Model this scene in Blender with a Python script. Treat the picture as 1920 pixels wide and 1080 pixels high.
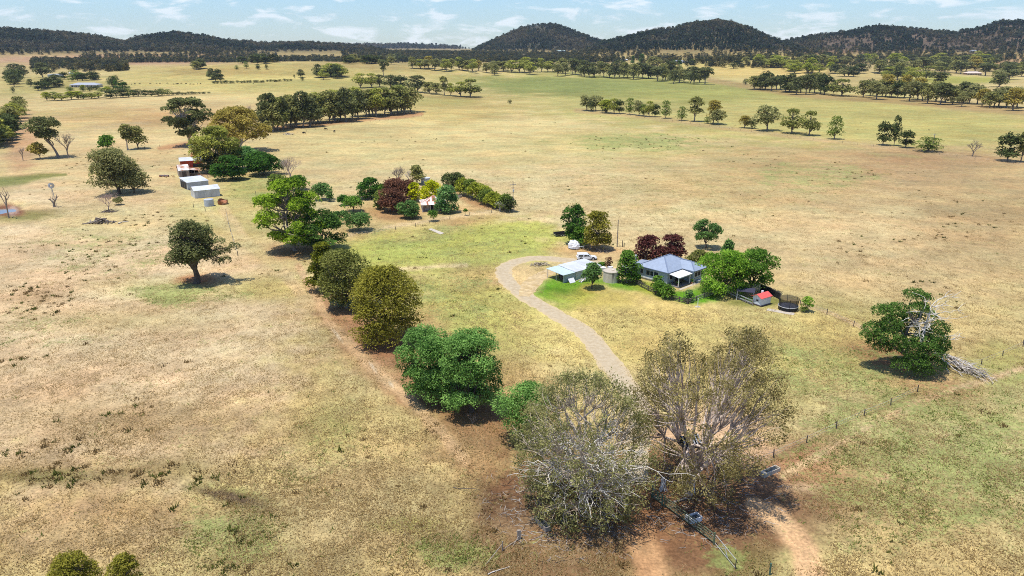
import bpy, math, random
import numpy as np
from math import radians, sin, cos, tan, pi, atan2, sqrt
from mathutils import Vector

# ------------------------------------------------------------------ camera, sky, sun, exposure
SC = bpy.context.scene
for o in list(bpy.data.objects):
    bpy.data.objects.remove(o)
COL = SC.collection
FPX = 1371.0            # focal length in photograph pixels (1920 wide)
TH = radians(18.25)     # pitch below the horizon
CAMH = 54.0             # drone height above the yard
cam_d = bpy.data.cameras.new('camera')
cam = bpy.data.objects.new('camera', cam_d)
COL.objects.link(cam)
cam.location = (0, 0, CAMH)
cam.rotation_euler = (radians(90) - TH, 0, 0)
cam_d.sensor_width = 36
cam_d.lens = 36 * FPX / 1920
cam_d.clip_start = 0.5
cam_d.clip_end = 30000
SC.camera = cam

SUNV = Vector((-0.22, -0.14, 1.0)).normalized()
sun_el = math.asin(SUNV.z)
sun_az = atan2(SUNV.x, SUNV.y)
W = bpy.data.worlds.new('World')
SC.world = W
W.use_nodes = True
wn, wl = W.node_tree.nodes, W.node_tree.links
wn.clear()
w_out = wn.new('ShaderNodeOutputWorld')
w_bg = wn.new('ShaderNodeBackground')
w_sky = wn.new('ShaderNodeTexSky')
w_sky.sky_type = 'NISHITA'
w_sky.sun_disc = False
w_sky.sun_elevation = sun_el
w_sky.sun_rotation = sun_az % (2 * pi)
w_sky.altitude = 300
w_sky.air_density = 1.25
w_sky.dust_density = 0.15
w_sky.ozone_density = 3.5
w_bg.inputs['Strength'].default_value = 0.12
# thin fair-weather cloud mixed into the sky, the same in every direction
w_tc = wn.new('ShaderNodeTexCoord')
w_map = wn.new('ShaderNodeMapping')
w_map.inputs['Scale'].default_value = (19.0, 19.0, 70.0)
w_map.inputs['Location'].default_value = (3.1, 1.7, 0.4)
w_n = wn.new('ShaderNodeTexNoise')
w_n.inputs['Scale'].default_value = 1.0
w_n.inputs['Detail'].default_value = 7
w_n.inputs['Roughness'].default_value = 0.55
w_n.inputs['Distortion'].default_value = 0.4
w_r = wn.new('ShaderNodeMapRange')
w_r.interpolation_type = 'SMOOTHSTEP'
w_r.inputs['From Min'].default_value = 0.50
w_r.inputs['From Max'].default_value = 0.66
w_r.inputs['To Max'].default_value = 0.7
w_mix = wn.new('ShaderNodeMix')
w_mix.data_type = 'RGBA'
w_mix.inputs['B'].default_value = (6.6, 7.0, 7.3, 1)
w_tint = wn.new('ShaderNodeMix')
w_tint.data_type = 'RGBA'
w_tint.blend_type = 'MULTIPLY'
w_tint.inputs['Factor'].default_value = 1.0
w_tint.inputs['B'].default_value = (0.585, 0.755, 1.02, 1)
wl.new(w_tc.outputs['Generated'], w_map.inputs['Vector'])
wl.new(w_map.outputs['Vector'], w_n.inputs['Vector'])
wl.new(w_n.outputs['Fac'], w_r.inputs['Value'])
wl.new(w_r.outputs['Result'], w_mix.inputs['Factor'])
wl.new(w_sky.outputs['Color'], w_tint.inputs['A'])
wl.new(w_tint.outputs['Result'], w_mix.inputs['A'])
wl.new(w_mix.outputs['Result'], w_bg.inputs['Color'])
wl.new(w_bg.outputs['Background'], w_out.inputs['Surface'])

sun_d = bpy.data.lights.new('sun', 'SUN')
sun_d.energy = 4.4
sun_d.angle = radians(0.53)
sun_d.color = (1.0, 0.955, 0.88)
sun = bpy.data.objects.new('sun', sun_d)
COL.objects.link(sun)
sun.location = (0, 0, 200)
sun.rotation_euler = SUNV.to_track_quat('Z', 'Y').to_euler()

HAZE = 3.2e-5
SC.view_settings.view_transform = 'Standard'
SC.view_settings.look = 'None'
SC.view_settings.gamma = 1
SC.view_settings.use_curve_mapping = False
SC.view_settings.exposure = 0.40
SC.cycles.max_bounces = 6
SC.cycles.diffuse_bounces = 4
SC.cycles.filter_width = 1.0
SC.cycles.transparent_max_bounces = 8
SC.cycles.use_denoising = False

# ------------------------------------------------------------------ terrain
def vnoise(x, y, seed=0):
    """smooth value noise on an integer lattice, -1..1"""
    x = np.asarray(x, float); y = np.asarray(y, float)
    xi = np.floor(x).astype(np.int64); yi = np.floor(y).astype(np.int64)
    xf = x - xi; yf = y - yi
    def h(a, b):
        n = (a * 374761393 + b * 668265263 + seed * 974711) & 0xffffffff
        n = ((n ^ (n >> 13)) * 1274126177) & 0xffffffff
        n = n ^ (n >> 16)
        return (n & 0xffff) / 32767.5 - 1
    u = xf * xf * (3 - 2 * xf); v = yf * yf * (3 - 2 * yf)
    return (h(xi, yi) * (1 - u) + h(xi + 1, yi) * u) * (1 - v) + (h(xi, yi + 1) * (1 - u) + h(xi + 1, yi + 1) * u) * v
def fbm(x, y, seed=0, oct=4, gain=0.5):
    s = 0; a = 1; t = 0
    for i in range(oct):
        s = s + a * vnoise(x * 2 ** i, y * 2 ** i, seed + 17 * i); t += a; a *= gain
    return s / t
def sstep(a, b, x):
    t = np.clip((x - a) / (b - a), 0, 1)
    return t * t * (3 - 2 * t)

def az_of(px):
    return math.atan((px - 960) / (FPX / cos(TH) * 1.0) * 1.0) if False else atan2((px - 960) / FPX, cos(TH) + (540 - 80) / FPX * sin(TH))
def el_of(py):
    return math.atan2(-sin(TH) + (540 - py) / FPX * cos(TH), cos(TH) + (540 - py) / FPX * sin(TH))

# ridge profiles read off the skyline: (distance, half width, [(px, py), ...])
RIDGES = [
    (3300, 900, [(-260, 66), (-100, 60), (0, 62), (60, 65), (120, 67), (200, 76), (232, 82), (260, 75), (300, 70), (335, 66), (375, 71), (420, 79), (500, 85), (560, 82), (620, 85), (680, 90), (740, 99), (800, 106)]),
    (6200, 900, [(480, 96), (560, 90), (700, 86), (760, 86), (850, 90), (920, 96), (1000, 104)]),
    (3700, 800, [(820, 106), (868, 101), (900, 89), (940, 71), (980, 54), (1008, 48), (1042, 48), (1070, 59), (1110, 74), (1135, 81), (1180, 93), (1230, 103)]),
    (2900, 720, [(1085, 102), (1128, 83), (1170, 74), (1220, 61), (1262, 58), (1300, 47), (1340, 43), (1372, 47), (1410, 60), (1452, 78), (1492, 90), (1560, 103)]),
    (3500, 900, [(1430, 98), (1470, 80), (1520, 71), (1582, 65), (1640, 55), (1680, 59), (1740, 64), (1792, 67), (1832, 60), (1872, 50), (1920, 52), (2000, 56), (2130, 70), (2300, 90)]),
]
_RP = []
for R, w, pts in RIDGES:
    a = np.array([az_of(p[0]) for p in pts])
    e = np.array([CAMH + R * math.tan(el_of(p[1])) for p in pts])
    _RP.append((R, w, a, e))
DAMC = (-183.0, 250.0)
def terrain(x, y):
    x = np.asarray(x, float); y = np.asarray(y, float)
    r = np.hypot(x, y) + 1e-6
    a = np.arctan2(x, y)
    z = 0.35 * fbm(x / 55, y / 55, 3, 2) * sstep(60, 110, r)
    z = z + 2.2 * fbm(x / 260, y / 260, 9, 2) * sstep(380, 900, r)
    base = 0.0165 * np.clip(r - 1500, 0, 1900) * sstep(1500, 2100, r) * np.clip(np.cos(a), 0.2, 1)
    base = base + 6.0 * fbm(x / 500, y / 500, 21, 3) * sstep(1300, 2200, r)
    z = z + base
    # the golden rise on the left and a lower one behind the right-hand belts
    z = z + 26 * np.exp(-(((x + 430) / 330) ** 2 + ((y - 1420) / 290) ** 2))
    z = z + 9 * np.exp(-(((x + 60) / 260) ** 2 + ((y - 1480) / 240) ** 2))
    z = z + 14 * np.exp(-(((x - 560) / 280) ** 2 + ((y - 1900) / 260) ** 2))
    hill = np.zeros_like(z)
    for R, w, aa, ee in _RP:
        top = np.interp(a, aa, ee, left=-50, right=-50)
        rough = 1 + 0.16 * fbm(x / 330, y / 330, int(R), 3)
        s = np.exp(-np.abs((r - R) / (w * 0.62)) ** 2.1)
        hill = np.maximum(hill, np.clip(top, 0, 400) * np.where(np.abs(r - R) < 60, 1.0, 1 + (rough - 1) * (1 - s)) * s * (y > 0))
    z = np.maximum(z, hill)
    # dam: hollow with a bank on the near side
    d = np.hypot((x - DAMC[0]) / .75, (y - DAMC[1]) / 1.1)
    z = z - 2.6 * np.exp(-(d / 12.5) ** 4) + 1.2 * np.exp(-((d - 19) / 4.0) ** 2) * sstep(6, -14, y - DAMC[1])
    # swale in the near left paddock
    q = np.hypot((x + 31) / 10.0, (y - 84) / 5.0)
    z = z - 0.5 * np.exp(-q ** 2)
    return z
def tz(x, y):
    return float(terrain(np.array([x]), np.array([y]))[0])
def ray(px, py):
    a = (px - 960) / FPX; b = (540 - py) / FPX
    return np.array((a, cos(TH) + b * sin(TH), -sin(TH) + b * cos(TH)))
def P(px, py, dz=0.0):
    """where the photograph's pixel meets the ground (or a level dz above it)"""
    d = ray(px, py)
    ts = np.geomspace(35, 9000, 1400)
    zz = CAMH + d[2] * ts - terrain(d[0] * ts, d[1] * ts) - dz
    k = np.argmax(zz < 0)
    if zz[k] >= 0:
        k = len(ts) - 1
    lo, hi = ts[max(k - 1, 0)], ts[k]
    for _ in range(18):
        m = (lo + hi) / 2
        if CAMH + d[2] * m - tz(d[0] * m, d[1] * m) - dz < 0: hi = m
        else: lo = m
    x, y = d[0] * hi, d[1] * hi
    return Vector((x, y, tz(x, y)))
def mpp(p):
    """metres per photograph pixel at a point"""
    return (p[1] * cos(TH) + (CAMH - p[2]) * sin(TH)) / FPX
def height_at(p, pytop):
    d = ray(960, pytop)
    return CAMH + d[2] * (p[1] / d[1]) - p[2]
def to_px(x, y, z):
    cx = x; cf = y * cos(TH) - (z - CAMH) * sin(TH); cu = y * sin(TH) + (z - CAMH) * cos(TH)
    cf = np.where(cf < 1, 1, cf)
    return 960 + FPX * cx / cf, 540 - FPX * cu / cf
# ------------------------------------------------------------------ helpers
def lin(c):
    return tuple((v / 255 / 12.92 if v / 255 <= 0.04045 else ((v / 255 + 0.055) / 1.055) ** 2.4) for v in c)
_M = {}
def mat(name, col, rough=0.8, var=0.12, scale=3.0, metal=0.0, col2=None, thr=(0.45, 0.6), spec=0.3, stretch=None):
    """plain painted / timber / metal surface with grain; col2 adds shaped patches (rust, stain)"""
    if name in _M: return _M[name]
    m = bpy.data.materials.new(name); m.use_nodes = True
    n, l = m.node_tree.nodes, m.node_tree.links
    b = n['Principled BSDF']
    b.inputs['Roughness'].default_value = rough
    b.inputs['Metallic'].default_value = metal
    b.inputs['Specular IOR Level'].default_value = spec
    tc = n.new('ShaderNodeTexCoord')
    src = tc.outputs['Object']
    if stretch:
        mp = n.new('ShaderNodeMapping'); mp.inputs['Scale'].default_value = stretch
        l.new(src, mp.inputs['Vector']); src = mp.outputs['Vector']
    no = n.new('ShaderNodeTexNoise'); no.inputs['Scale'].default_value = scale; no.inputs['Detail'].default_value = 5
    l.new(src, no.inputs['Vector'])
    mr = n.new('ShaderNodeMapRange'); mr.inputs['From Min'].default_value = 0.3; mr.inputs['From Max'].default_value = 0.7
    mr.inputs['To Min'].default_value = 1 - var; mr.inputs['To Max'].default_value = 1 + var
    l.new(no.outputs['Fac'], mr.inputs['Value'])
    mx = n.new('ShaderNodeMix'); mx.data_type = 'RGBA'; mx.blend_type = 'MULTIPLY'; mx.inputs['Factor'].default_value = 1
    mx.inputs['A'].default_value = (*col, 1)
    cc = n.new('ShaderNodeCombineColor')
    for k in ('Red', 'Green', 'Blue'): l.new(mr.outputs['Result'], cc.inputs[k])
    l.new(cc.outputs['Color'], mx.inputs['B'])
    out = mx.outputs['Result']
    if col2:
        n2 = n.new('ShaderNodeTexNoise'); n2.inputs['Scale'].default_value = scale * 0.45; n2.inputs['Detail'].default_value = 6
        l.new(src, n2.inputs['Vector'])
        r2 = n.new('ShaderNodeMapRange'); r2.inputs['From Min'].default_value = thr[0]; r2.inputs['From Max'].default_value = thr[1]
        l.new(n2.outputs['Fac'], r2.inputs['Value'])
        m2 = n.new('ShaderNodeMix'); m2.data_type = 'RGBA'; m2.inputs['B'].default_value = (*col2, 1)
        l.new(r2.outputs['Result'], m2.inputs['Factor']); l.new(out, m2.inputs['A'])
        out = m2.outputs['Result']
    l.new(out, b.inputs['Base Color'])
    _M[name] = m
    return m
def leaf_mat(name, dark, light, trans=0.5, inst=False):
    """foliage: tone is stored per leaf; instanced foliage also varies plant by plant"""
    if name in _M: return _M[name]
    m = bpy.data.materials.new(name); m.use_nodes = True
    n, l = m.node_tree.nodes, m.node_tree.links
    n.clear()
    o = n.new('ShaderNodeOutputMaterial')
    at = n.new('ShaderNodeAttribute'); at.attribute_name = 'tone'
    fac = at.outputs['Fac']
    oi = n.new('ShaderNodeObjectInfo')
    if inst:
        ad = n.new('ShaderNodeMath'); ad.operation = 'ADD'; l.new(fac, ad.inputs[0])
        mu = n.new('ShaderNodeMath'); mu.operation = 'MULTIPLY_ADD'; mu.inputs[1].default_value = 0.9; mu.inputs[2].default_value = -0.45
        l.new(oi.outputs['Random'], mu.inputs[0]); l.new(mu.outputs[0], ad.inputs[1]); fac = ad.outputs[0]
    mx = n.new('ShaderNodeMix'); mx.data_type = 'RGBA'; mx.clamp_factor = True
    mx.inputs['A'].default_value = (*dark, 1); mx.inputs['B'].default_value = (*light, 1)
    l.new(fac, mx.inputs['Factor'])
    d = n.new('ShaderNodeBsdfDiffuse'); t = n.new('ShaderNodeBsdfTranslucent')
    l.new(mx.outputs['Result'], d.inputs['Color']); l.new(mx.outputs['Result'], t.inputs['Color'])
    s = n.new('ShaderNodeMixShader'); s.inputs[0].default_value = trans
    l.new(d.outputs[0], s.inputs[1]); l.new(t.outputs[0], s.inputs[2])
    l.new(s.outputs[0], o.inputs['Surface'])
    _M[name] = m
    return m

def tag(o, label=None, cat=None, group=None, kind=None):
    if label: o['label'] = label
    if cat: o['category'] = cat
    if group: o['group'] = group
    if kind: o['kind'] = kind
    return o
def empty(name, loc, rz=0.0, label=None, cat=None, group=None):
    o = bpy.data.objects.new(name, None); COL.objects.link(o)
    o.empty_display_size = 0.3
    o.location = loc; o.rotation_euler = (0, 0, rz)
    return tag(o, label, cat, group)
def link_mesh(name, V, F, m, parent=None, tone=None, smooth=False):
    """V (n,3) float array, F (k,q) int array or list of lists -> one mesh object"""
    me = bpy.data.meshes.new(name)
    if isinstance(F, np.ndarray):
        k, q = F.shape
        me.vertices.add(len(V)); me.vertices.foreach_set('co', np.ascontiguousarray(V, np.float32).ravel())
        me.loops.add(k * q); me.loops.foreach_set('vertex_index', np.ascontiguousarray(F, np.int32).ravel())
        me.polygons.add(k); me.polygons.foreach_set('loop_start', np.arange(0, k * q, q, dtype=np.int32))
        me.update(calc_edges=True)
    else:
        me.from_pydata([tuple(v) for v in V], [], [tuple(f) for f in F]); me.update()
    if tone is not None:
        a = me.attributes.new('tone', 'FLOAT', 'FACE'); a.data.foreach_set('value', np.ascontiguousarray(tone, np.float32))
    if m: me.materials.append(m)
    if smooth:
        me.polygons.foreach_set('use_smooth', np.ones(len(me.polygons), bool))
    o = bpy.data.objects.new(name, me); COL.objects.link(o)
    if parent: o.parent = parent
    return o
class MB:
    def __init__(s): s.V = []; s.F = []
    def add(s, vs, fs):
        b = len(s.V); s.V += [tuple(v) for v in vs]; s.F += [tuple(b + i for i in f) for f in fs]; return s
    def box(s, x0, y0, z0, x1, y1, z1):
        return s.add([(x0, y0, z0), (x1, y0, z0), (x1, y1, z0), (x0, y1, z0), (x0, y0, z1), (x1, y0, z1), (x1, y1, z1), (x0, y1, z1)],
                     [(0, 3, 2, 1), (4, 5, 6, 7), (0, 1, 5, 4), (1, 2, 6, 5), (2, 3, 7, 6), (3, 0, 4, 7)])
    def slab(s, pts, t):
        """a polygon given thickness t downwards along z"""
        n = len(pts); a = [tuple(p) for p in pts]; b = [(p[0], p[1], p[2] - t) for p in pts]
        return s.add(a + b, [tuple(range(n)), tuple(range(2 * n - 1, n - 1, -1))] + [(i, n + i, n + (i + 1) % n, (i + 1) % n) for i in range(n)])
    def bar(s, a, b, w, h=None):
        a = Vector(a); b = Vector(b); h = h or w
        d = (b - a)
        if d.length < 1e-6: return s
        d.normalize()
        u = d.cross(Vector((0, 0, 1)))
        u = Vector((1, 0, 0)) if u.length < 1e-3 else u.normalized()
        v = u.cross(d).normalized()
        vs = []
        for p in (a, b):
            for i, j in ((-1, -1), (1, -1), (1, 1), (-1, 1)): vs.append(p + u * (i * w / 2) + v * (j * h / 2))
        return s.add(vs, [(0, 1, 2, 3), (7, 6, 5, 4), (0, 4, 5, 1), (1, 5, 6, 2), (2, 6, 7, 3), (3, 7, 4, 0)])
    def cyl(s, c, r, z0, z1, n=16, r2=None, cap=True):
        r2 = r if r2 is None else r2
        vs = [(c[0] + r * cos(2 * pi * i / n), c[1] + r * sin(2 * pi * i / n), z0) for i in range(n)] + \
             [(c[0] + r2 * cos(2 * pi * i / n), c[1] + r2 * sin(2 * pi * i / n), z1) for i in range(n)]
        fs = [(i, (i + 1) % n, n + (i + 1) % n, n + i) for i in range(n)]
        if cap: fs += [tuple(range(n - 1, -1, -1)), tuple(range(n, 2 * n))]
        return s.add(vs, fs)
    def disc_x(s, c, r, t, n=14, axis='y'):
        vs = []
        for k in (-t / 2, t / 2):
            for i in range(n):
                q = 2 * pi * i / n
                vs.append((c[0] + r * cos(q), c[1] + k, c[2] + r * sin(q)) if axis == 'y' else (c[0] + k, c[1] + r * cos(q), c[2] + r * sin(q)))
        return s.add(vs, [(i, (i + 1) % n, n + (i + 1) % n, n + i) for i in range(n)] + [tuple(range(n - 1, -1, -1)), tuple(range(n, 2 * n))])
    def tube(s, pts, rad, n=6):
        V, F = tubes([(np.array(pts, float), np.array(rad, float))], n)
        return s.add(V, F.tolist())
    def build(s, name, m, parent=None, smooth=False):
        return link_mesh(name, s.V, s.F, m, parent, smooth=smooth)
def tubes(polys, n=5):
    """tapered tubes along polylines, open ends closed to a point"""
    VV = []; FF = []; b = 0
    ang = np.arange(n) * 2 * pi / n
    for pts, rad in polys:
        k = len(pts)
        t = np.gradient(pts, axis=0); t /= np.linalg.norm(t, axis=1)[:, None] + 1e-9
        ref = np.where(np.abs(t[:, 2:3]) > 0.9, np.array([[1., 0, 0]]), np.array([[0., 0, 1.]]))
        u = np.cross(t, ref); u /= np.linalg.norm(u, axis=1)[:, None] + 1e-9
        v = np.cross(t, u)
        ring = pts[:, None, :] + rad[:, None, None] * (np.cos(ang)[None, :, None] * u[:, None, :] + np.sin(ang)[None, :, None] * v[:, None, :])
        VV.append(ring.reshape(-1, 3))
        i = np.arange(k - 1)[:, None] * n; j = np.arange(n)[None, :]; j2 = (j + 1) % n
        q = np.stack([i + j, i + j2, i + n + j2, i + n + j], -1).reshape(-1, 4) + b
        FF.append(q); b += k * n
    return np.concatenate(VV), np.concatenate(FF)
# ------------------------------------------------------------------ ground
KALB = 0.595     # lit straw in the picture -> real albedo
TINTS = []      # soil / pasture patches, painted in order: kind, geometry, colour, strength
def el(cx, cy, rx, ry, col, s=1.0, soft=0.45, rot=0.0, gr=None): TINTS.append(('e', (cx, cy, rx, ry, rot), col, s, soft, gr))
def ln(pts, w0, w1, col, s=1.0, soft=0.5): TINTS.append(('l', (pts, w0, w1), col, s, soft, None))
STRAW = (216, 192, 142); YEL = (206, 187, 122); GRN = (160, 164, 92); BRN = (164, 124, 88); PINK = (212, 180, 140); OLV = (172, 160, 100)
# broad paddocks
el(1250, 350, 780, 180, (212, 192, 142), 1, .35)
el(1560, 330, 420, 110, (196, 172, 116), .75, .6)
el(1700, 320, 300, 60, (184, 150, 110), .45, .8)
el(1740, 300, 200, 34, (160, 124, 90), .5, .8)
el(1700, 460, 330, 130, (202, 178, 132), .8, .6)
el(1860, 420, 160, 120, (184, 158, 112), .6, .7)
el(900, 260, 420, 60, (214, 196, 136), .9, .5)
el(1180, 268, 180, 26, (176, 166, 96), .55, .8)
el(1400, 205, 560, 60, (190, 180, 112), 1, .3, .09)
el(1180, 165, 330, 26, (158, 158, 86), .95, .5, .05)
el(1060, 160, 200, 16, (134, 144, 78), .75, .6)
el(1700, 225, 330, 40, (192, 182, 110), .9, .5, .06)
el(1880, 188, 150, 22, (206, 184, 128), .9, .5)
el(860, 205, 130, 30, (196, 176, 110), .8, .6)
el(820, 188, 90, 12, (166, 162, 92), .6, .6)
el(480, 150, 330, 34, (202, 186, 116), 1, .5)
el(560, 128, 260, 20, (190, 174, 106), .9, .5)
el(420, 134, 130, 10, (176, 150, 92), .6, .7)
el(640, 160, 180, 14, (176, 168, 100), .8, .6)
el(700, 120, 160, 12, (186, 166, 108), .9, .6)
el(120, 175, 170, 20, (168, 160, 96), .8, .5)
el(70, 152, 110, 12, (176, 164, 98), .7, .6)
el(200, 112, 330, 11, (196, 158, 124), .9, .6)
el(230, 205, 300, 36, (212, 190, 134), 1, .4)
el(330, 220, 240, 20, (186, 140, 86), .55, .7)
el(150, 215, 120, 10, (176, 160, 96), .5, .7)
el(1430, 130, 150, 18, (212, 188, 116), 1, .5)
el(1480, 108, 130, 9, (196, 178, 110), 1, .5)
el(1290, 118, 110, 9, (198, 182, 110), .9, .5)
el(1640, 150, 130, 14, (192, 172, 112), .8, .6)
el(1790, 150, 110, 8, (176, 176, 84), .9, .5)
el(1850, 115, 140, 12, (184, 148, 106), .8, .5)
el(1560, 88, 90, 14, (150, 112, 84), .8, .5)
# left paddock
el(170, 620, 420, 330, (222, 196, 154), 1, .4)
el(250, 300, 250, 60, (214, 190, 138), .9, .5)
el(40, 265, 34, 60, (196, 156, 118), .8, .5)
el(200, 420, 150, 40, (186, 178, 112), .45, .8)
el(330, 545, 160, 26, (182, 176, 108), .6, .8)
el(230, 600, 200, 26, (190, 178, 118), .45, .9)
el(500, 540, 90, 26, (176, 168, 92), .6, .7)
el(330, 790, 210, 50, (196, 164, 110), .5, .9)
el(120, 780, 150, 60, (208, 174, 126), .45, .9)
el(60, 560, 70, 14, (168, 134, 92), .5, .9)
el(110, 890, 190, 26, (168, 142, 92), .6, .8)
el(90, 893, 110, 14, (110, 124, 56), .75, .7)
el(330, 880, 130, 24, (156, 138, 84), .6, .9)
el(440, 930, 84, 20, (150, 152, 88), .8, .5, .2)
el(425, 930, 76, 12, (104, 86, 66), 1, .4, .22)
el(440, 1020, 100, 56, (160, 150, 92), .5, .8)
el(140, 990, 220, 80, (212, 178, 132), .6, .8)
el(220, 950, 160, 30, (196, 150, 98), .4, .9)
el(660, 950, 160, 110, (204, 182, 132), .8, .6)
el(770, 985, 70, 16, (176, 180, 96), .6, .8)
el(620, 800, 70, 60, (166, 164, 96), .55, .8)
el(860, 1035, 90, 30, (158, 160, 84), .8, .7)
# yard
el(830, 462, 250, 56, (184, 186, 98), 1, .28, -.08)
el(900, 590, 170, 110, (188, 182, 104), 1, .4)
el(880, 520, 60, 26, (196, 176, 116), .7, .6)
el(980, 560, 60, 60, (200, 186, 112), .8, .6)
el(1180, 620, 230, 80, (210, 192, 122), 1, .4)
el(1480, 680, 250, 110, (200, 182, 116), 1, .4, -.2)
el(1560, 690, 190, 60, (180, 168, 102), .7, .8)
el(1750, 860, 330, 200, (198, 182, 128), 1, .4)
el(1640, 880, 180, 90, (190, 164, 118), .6, .8)
el(1800, 800, 220, 80, (184, 174, 114), .5, .9)
el(1840, 980, 190, 120, (192, 176, 122), .6, .9)
el(1880, 690, 80, 50, (178, 176, 104), .8, .6)
el(760, 400, 120, 44, (206, 182, 124), .9, .5)
el(860, 402, 90, 26, (200, 170, 118), .8, .6)
el(640, 430, 70, 30, (206, 178, 122), .8, .6)
el(455, 400, 110, 60, (196, 182, 118), .9, .5)
el(470, 350, 60, 24, (184, 176, 100), .6, .7)
el(370, 400, 70, 50, (194, 180, 118), .6, .7)
# bare brown soil below and beside the trees; one patch holds painted shade
el(560, 470, 66, 18, (164, 122, 84), .8, .6)
el(640, 590, 66, 30, (176, 134, 98), .9, .6, .4)
el(720, 650, 80, 40, (158, 114, 82), .95, .5, .3)
el(800, 740, 96, 40, (158, 116, 80), .95, .5, .3)
el(700, 690, 120, 30, (186, 146, 108), .7, .7, .75)
el(800, 620, 40, 50, (186, 146, 106), .7, .7)
el(900, 790, 90, 60, (152, 112, 78), .95, .5, .2)
el(880, 850, 90, 60, (182, 146, 104), .8, .7, .5)
el(950, 700, 60, 60, (176, 150, 100), .6, .7)
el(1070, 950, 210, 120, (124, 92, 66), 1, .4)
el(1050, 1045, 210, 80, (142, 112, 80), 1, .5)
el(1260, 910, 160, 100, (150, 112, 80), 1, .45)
el(1390, 945, 170, 110, (132, 98, 70), 1, .45)  # soil brown, darkened by part of the gum's shadow put into the tint
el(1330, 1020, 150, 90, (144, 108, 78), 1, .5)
el(1490, 870, 120, 54, (172, 128, 94), .95, .6, -.2)
el(1560, 930, 100, 70, (168, 132, 96), .7, .8)
el(1330, 805, 130, 46, (222, 188, 150), .9, .7)
el(1400, 850, 70, 26, (222, 184, 144), .8, .6, -.2)
el(1670, 670, 96, 26, (168, 116, 80), .9, .6, .2)
el(1760, 720, 100, 24, (186, 136, 98), .7, .7, .2)
el(1410, 1060, 80, 40, (138, 122, 76), .8, .6)
el(740, 402, 60, 16, (178, 130, 90), .7, .6)
el(890, 378, 56, 10, (176, 126, 86), .7, .6, .35)
el(1105, 468, 60, 12, (196, 150, 104), .8, .6)
el(1190, 480, 60, 12, (194, 160, 112), .6, .7)
el(370, 526, 46, 12, (176, 112, 74), .85, .6)
el(370, 318, 60, 8, (186, 140, 100), .6, .7)
el(430, 322, 36, 10, (170, 116, 84), .8, .6)
ln([(340, 272), (300, 278), (480, 246), (640, 228), (790, 214)], 5, 4, (184, 138, 100), .8)
ln([(1080, 207), (1200, 218), (1330, 236), (1500, 258), (1700, 281), (1900, 306), (2000, 318)], 4, 5, (190, 158, 118), .5)
ln([(640, 166), (780, 180), (900, 184)], 3, 3, (170, 146, 96), .6)
ln([(1330, 150), (1500, 178), (1640, 186), (1960, 214)], 5, 6, (174, 144, 100), .7)
# lush lawn, dam, creek line
el(1058, 548, 64, 27, (96, 156, 24), 1, .35, .1)
el(1062, 546, 40, 15, (70, 126, 18), .95, .5, .1)
el(1085, 532, 70, 14, (120, 164, 44), 1, .5)
el(1178, 536, 60, 9, (116, 164, 44), .95, .5, .1)
el(1300, 556, 50, 15, (112, 166, 40), 1, .3)
el(1340, 545, 40, 14, (120, 150, 50), .9, .5)
el(1215, 538, 40, 14, (158, 170, 66), .9, .5, .3)
el(1112, 540, 30, 10, (206, 170, 96), .8, .6)
el(1100, 560, 90, 20, (196, 182, 92), .7, .7)
el(1420, 566, 60, 10, (120, 130, 60), .8, .5)
ln([(-60, 345), (40, 338), (80, 330), (125, 327)], 11, 2, (124, 132, 66), .85)
el(40, 406, 70, 12, (126, 128, 60), .75, .6, -.1)
el(14, 394, 34, 15, (142, 100, 78), 1, .3)
el(24, 396, 13, 8, (186, 164, 152), .95, .35, -.5)
el(40, 432, 60, 10, (232, 212, 170), .7, .6)
el(60, 374, 40, 6, (232, 210, 166), .7, .6)
# wheel tracks and worn lines
ln([(1184, 935), (1192, 985), (1208, 1030), (1228, 1085), (1246, 1150)], 15, 36, (206, 164, 120), 1, .4)
ln([(1410, 945), (1460, 970), (1500, 1020), (1520, 1080), (1530, 1140)], 12, 34, (230, 188, 142), 1, .45)
ln([(1195, 900), (1185, 940), (1195, 980)], 24, 26, (180, 134, 94), .8)
ln([(1470, 890), (1540, 852), (1600, 815), (1720, 755), (1800, 727), (1940, 684)], 8, 5, (218, 186, 142), 1, .5)
ln([(1400, 884), (1512, 832), (1620, 782), (1720, 738)], 4, 3, (146, 128, 84), .8)
ln([(1640, 915), (1720, 850), (1800, 800)], 6, 4, (212, 180, 138), .9)
ln([(560, 500), (620, 610), (700, 690), (790, 770), (870, 860)], 7, 12, (212, 178, 134), .95)
ln([(745, 505), (820, 500), (875, 497)], 4, 3, (228, 206, 158), .85)
ln([(420, 395), (470, 470), (540, 520), (580, 570)], 10, 12, (212, 188, 140), .8)
ln([(330, 330), (370, 380), (430, 430), (520, 500)], 6, 10, (206, 190, 136), .75)
ln([(650, 440), (760, 420), (880, 402), (965, 392)], 4, 3, (218, 192, 144), .95, .35)
ln([(1470, 560), (1560, 588), (1640, 625)], 3, 4, (206, 174, 130), .7)
el(1065, 470, 50, 10, (200, 168, 114), .6, .7)
el(1090, 486, 70, 9, (218, 190, 136), .7, .6)
el(972, 520, 52, 30, (222, 192, 142), .8, .5)
el(632, 628, 16, 3, (234, 214, 182), .9, .6, .9)
el(702, 692, 14, 3, (234, 214, 182), .9, .6, .9)
el(733, 720, 8, 3, (234, 214, 182), .9, .6, .9)
el(1510, 915, 40, 10, (222, 190, 150), .6, .8)

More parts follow.
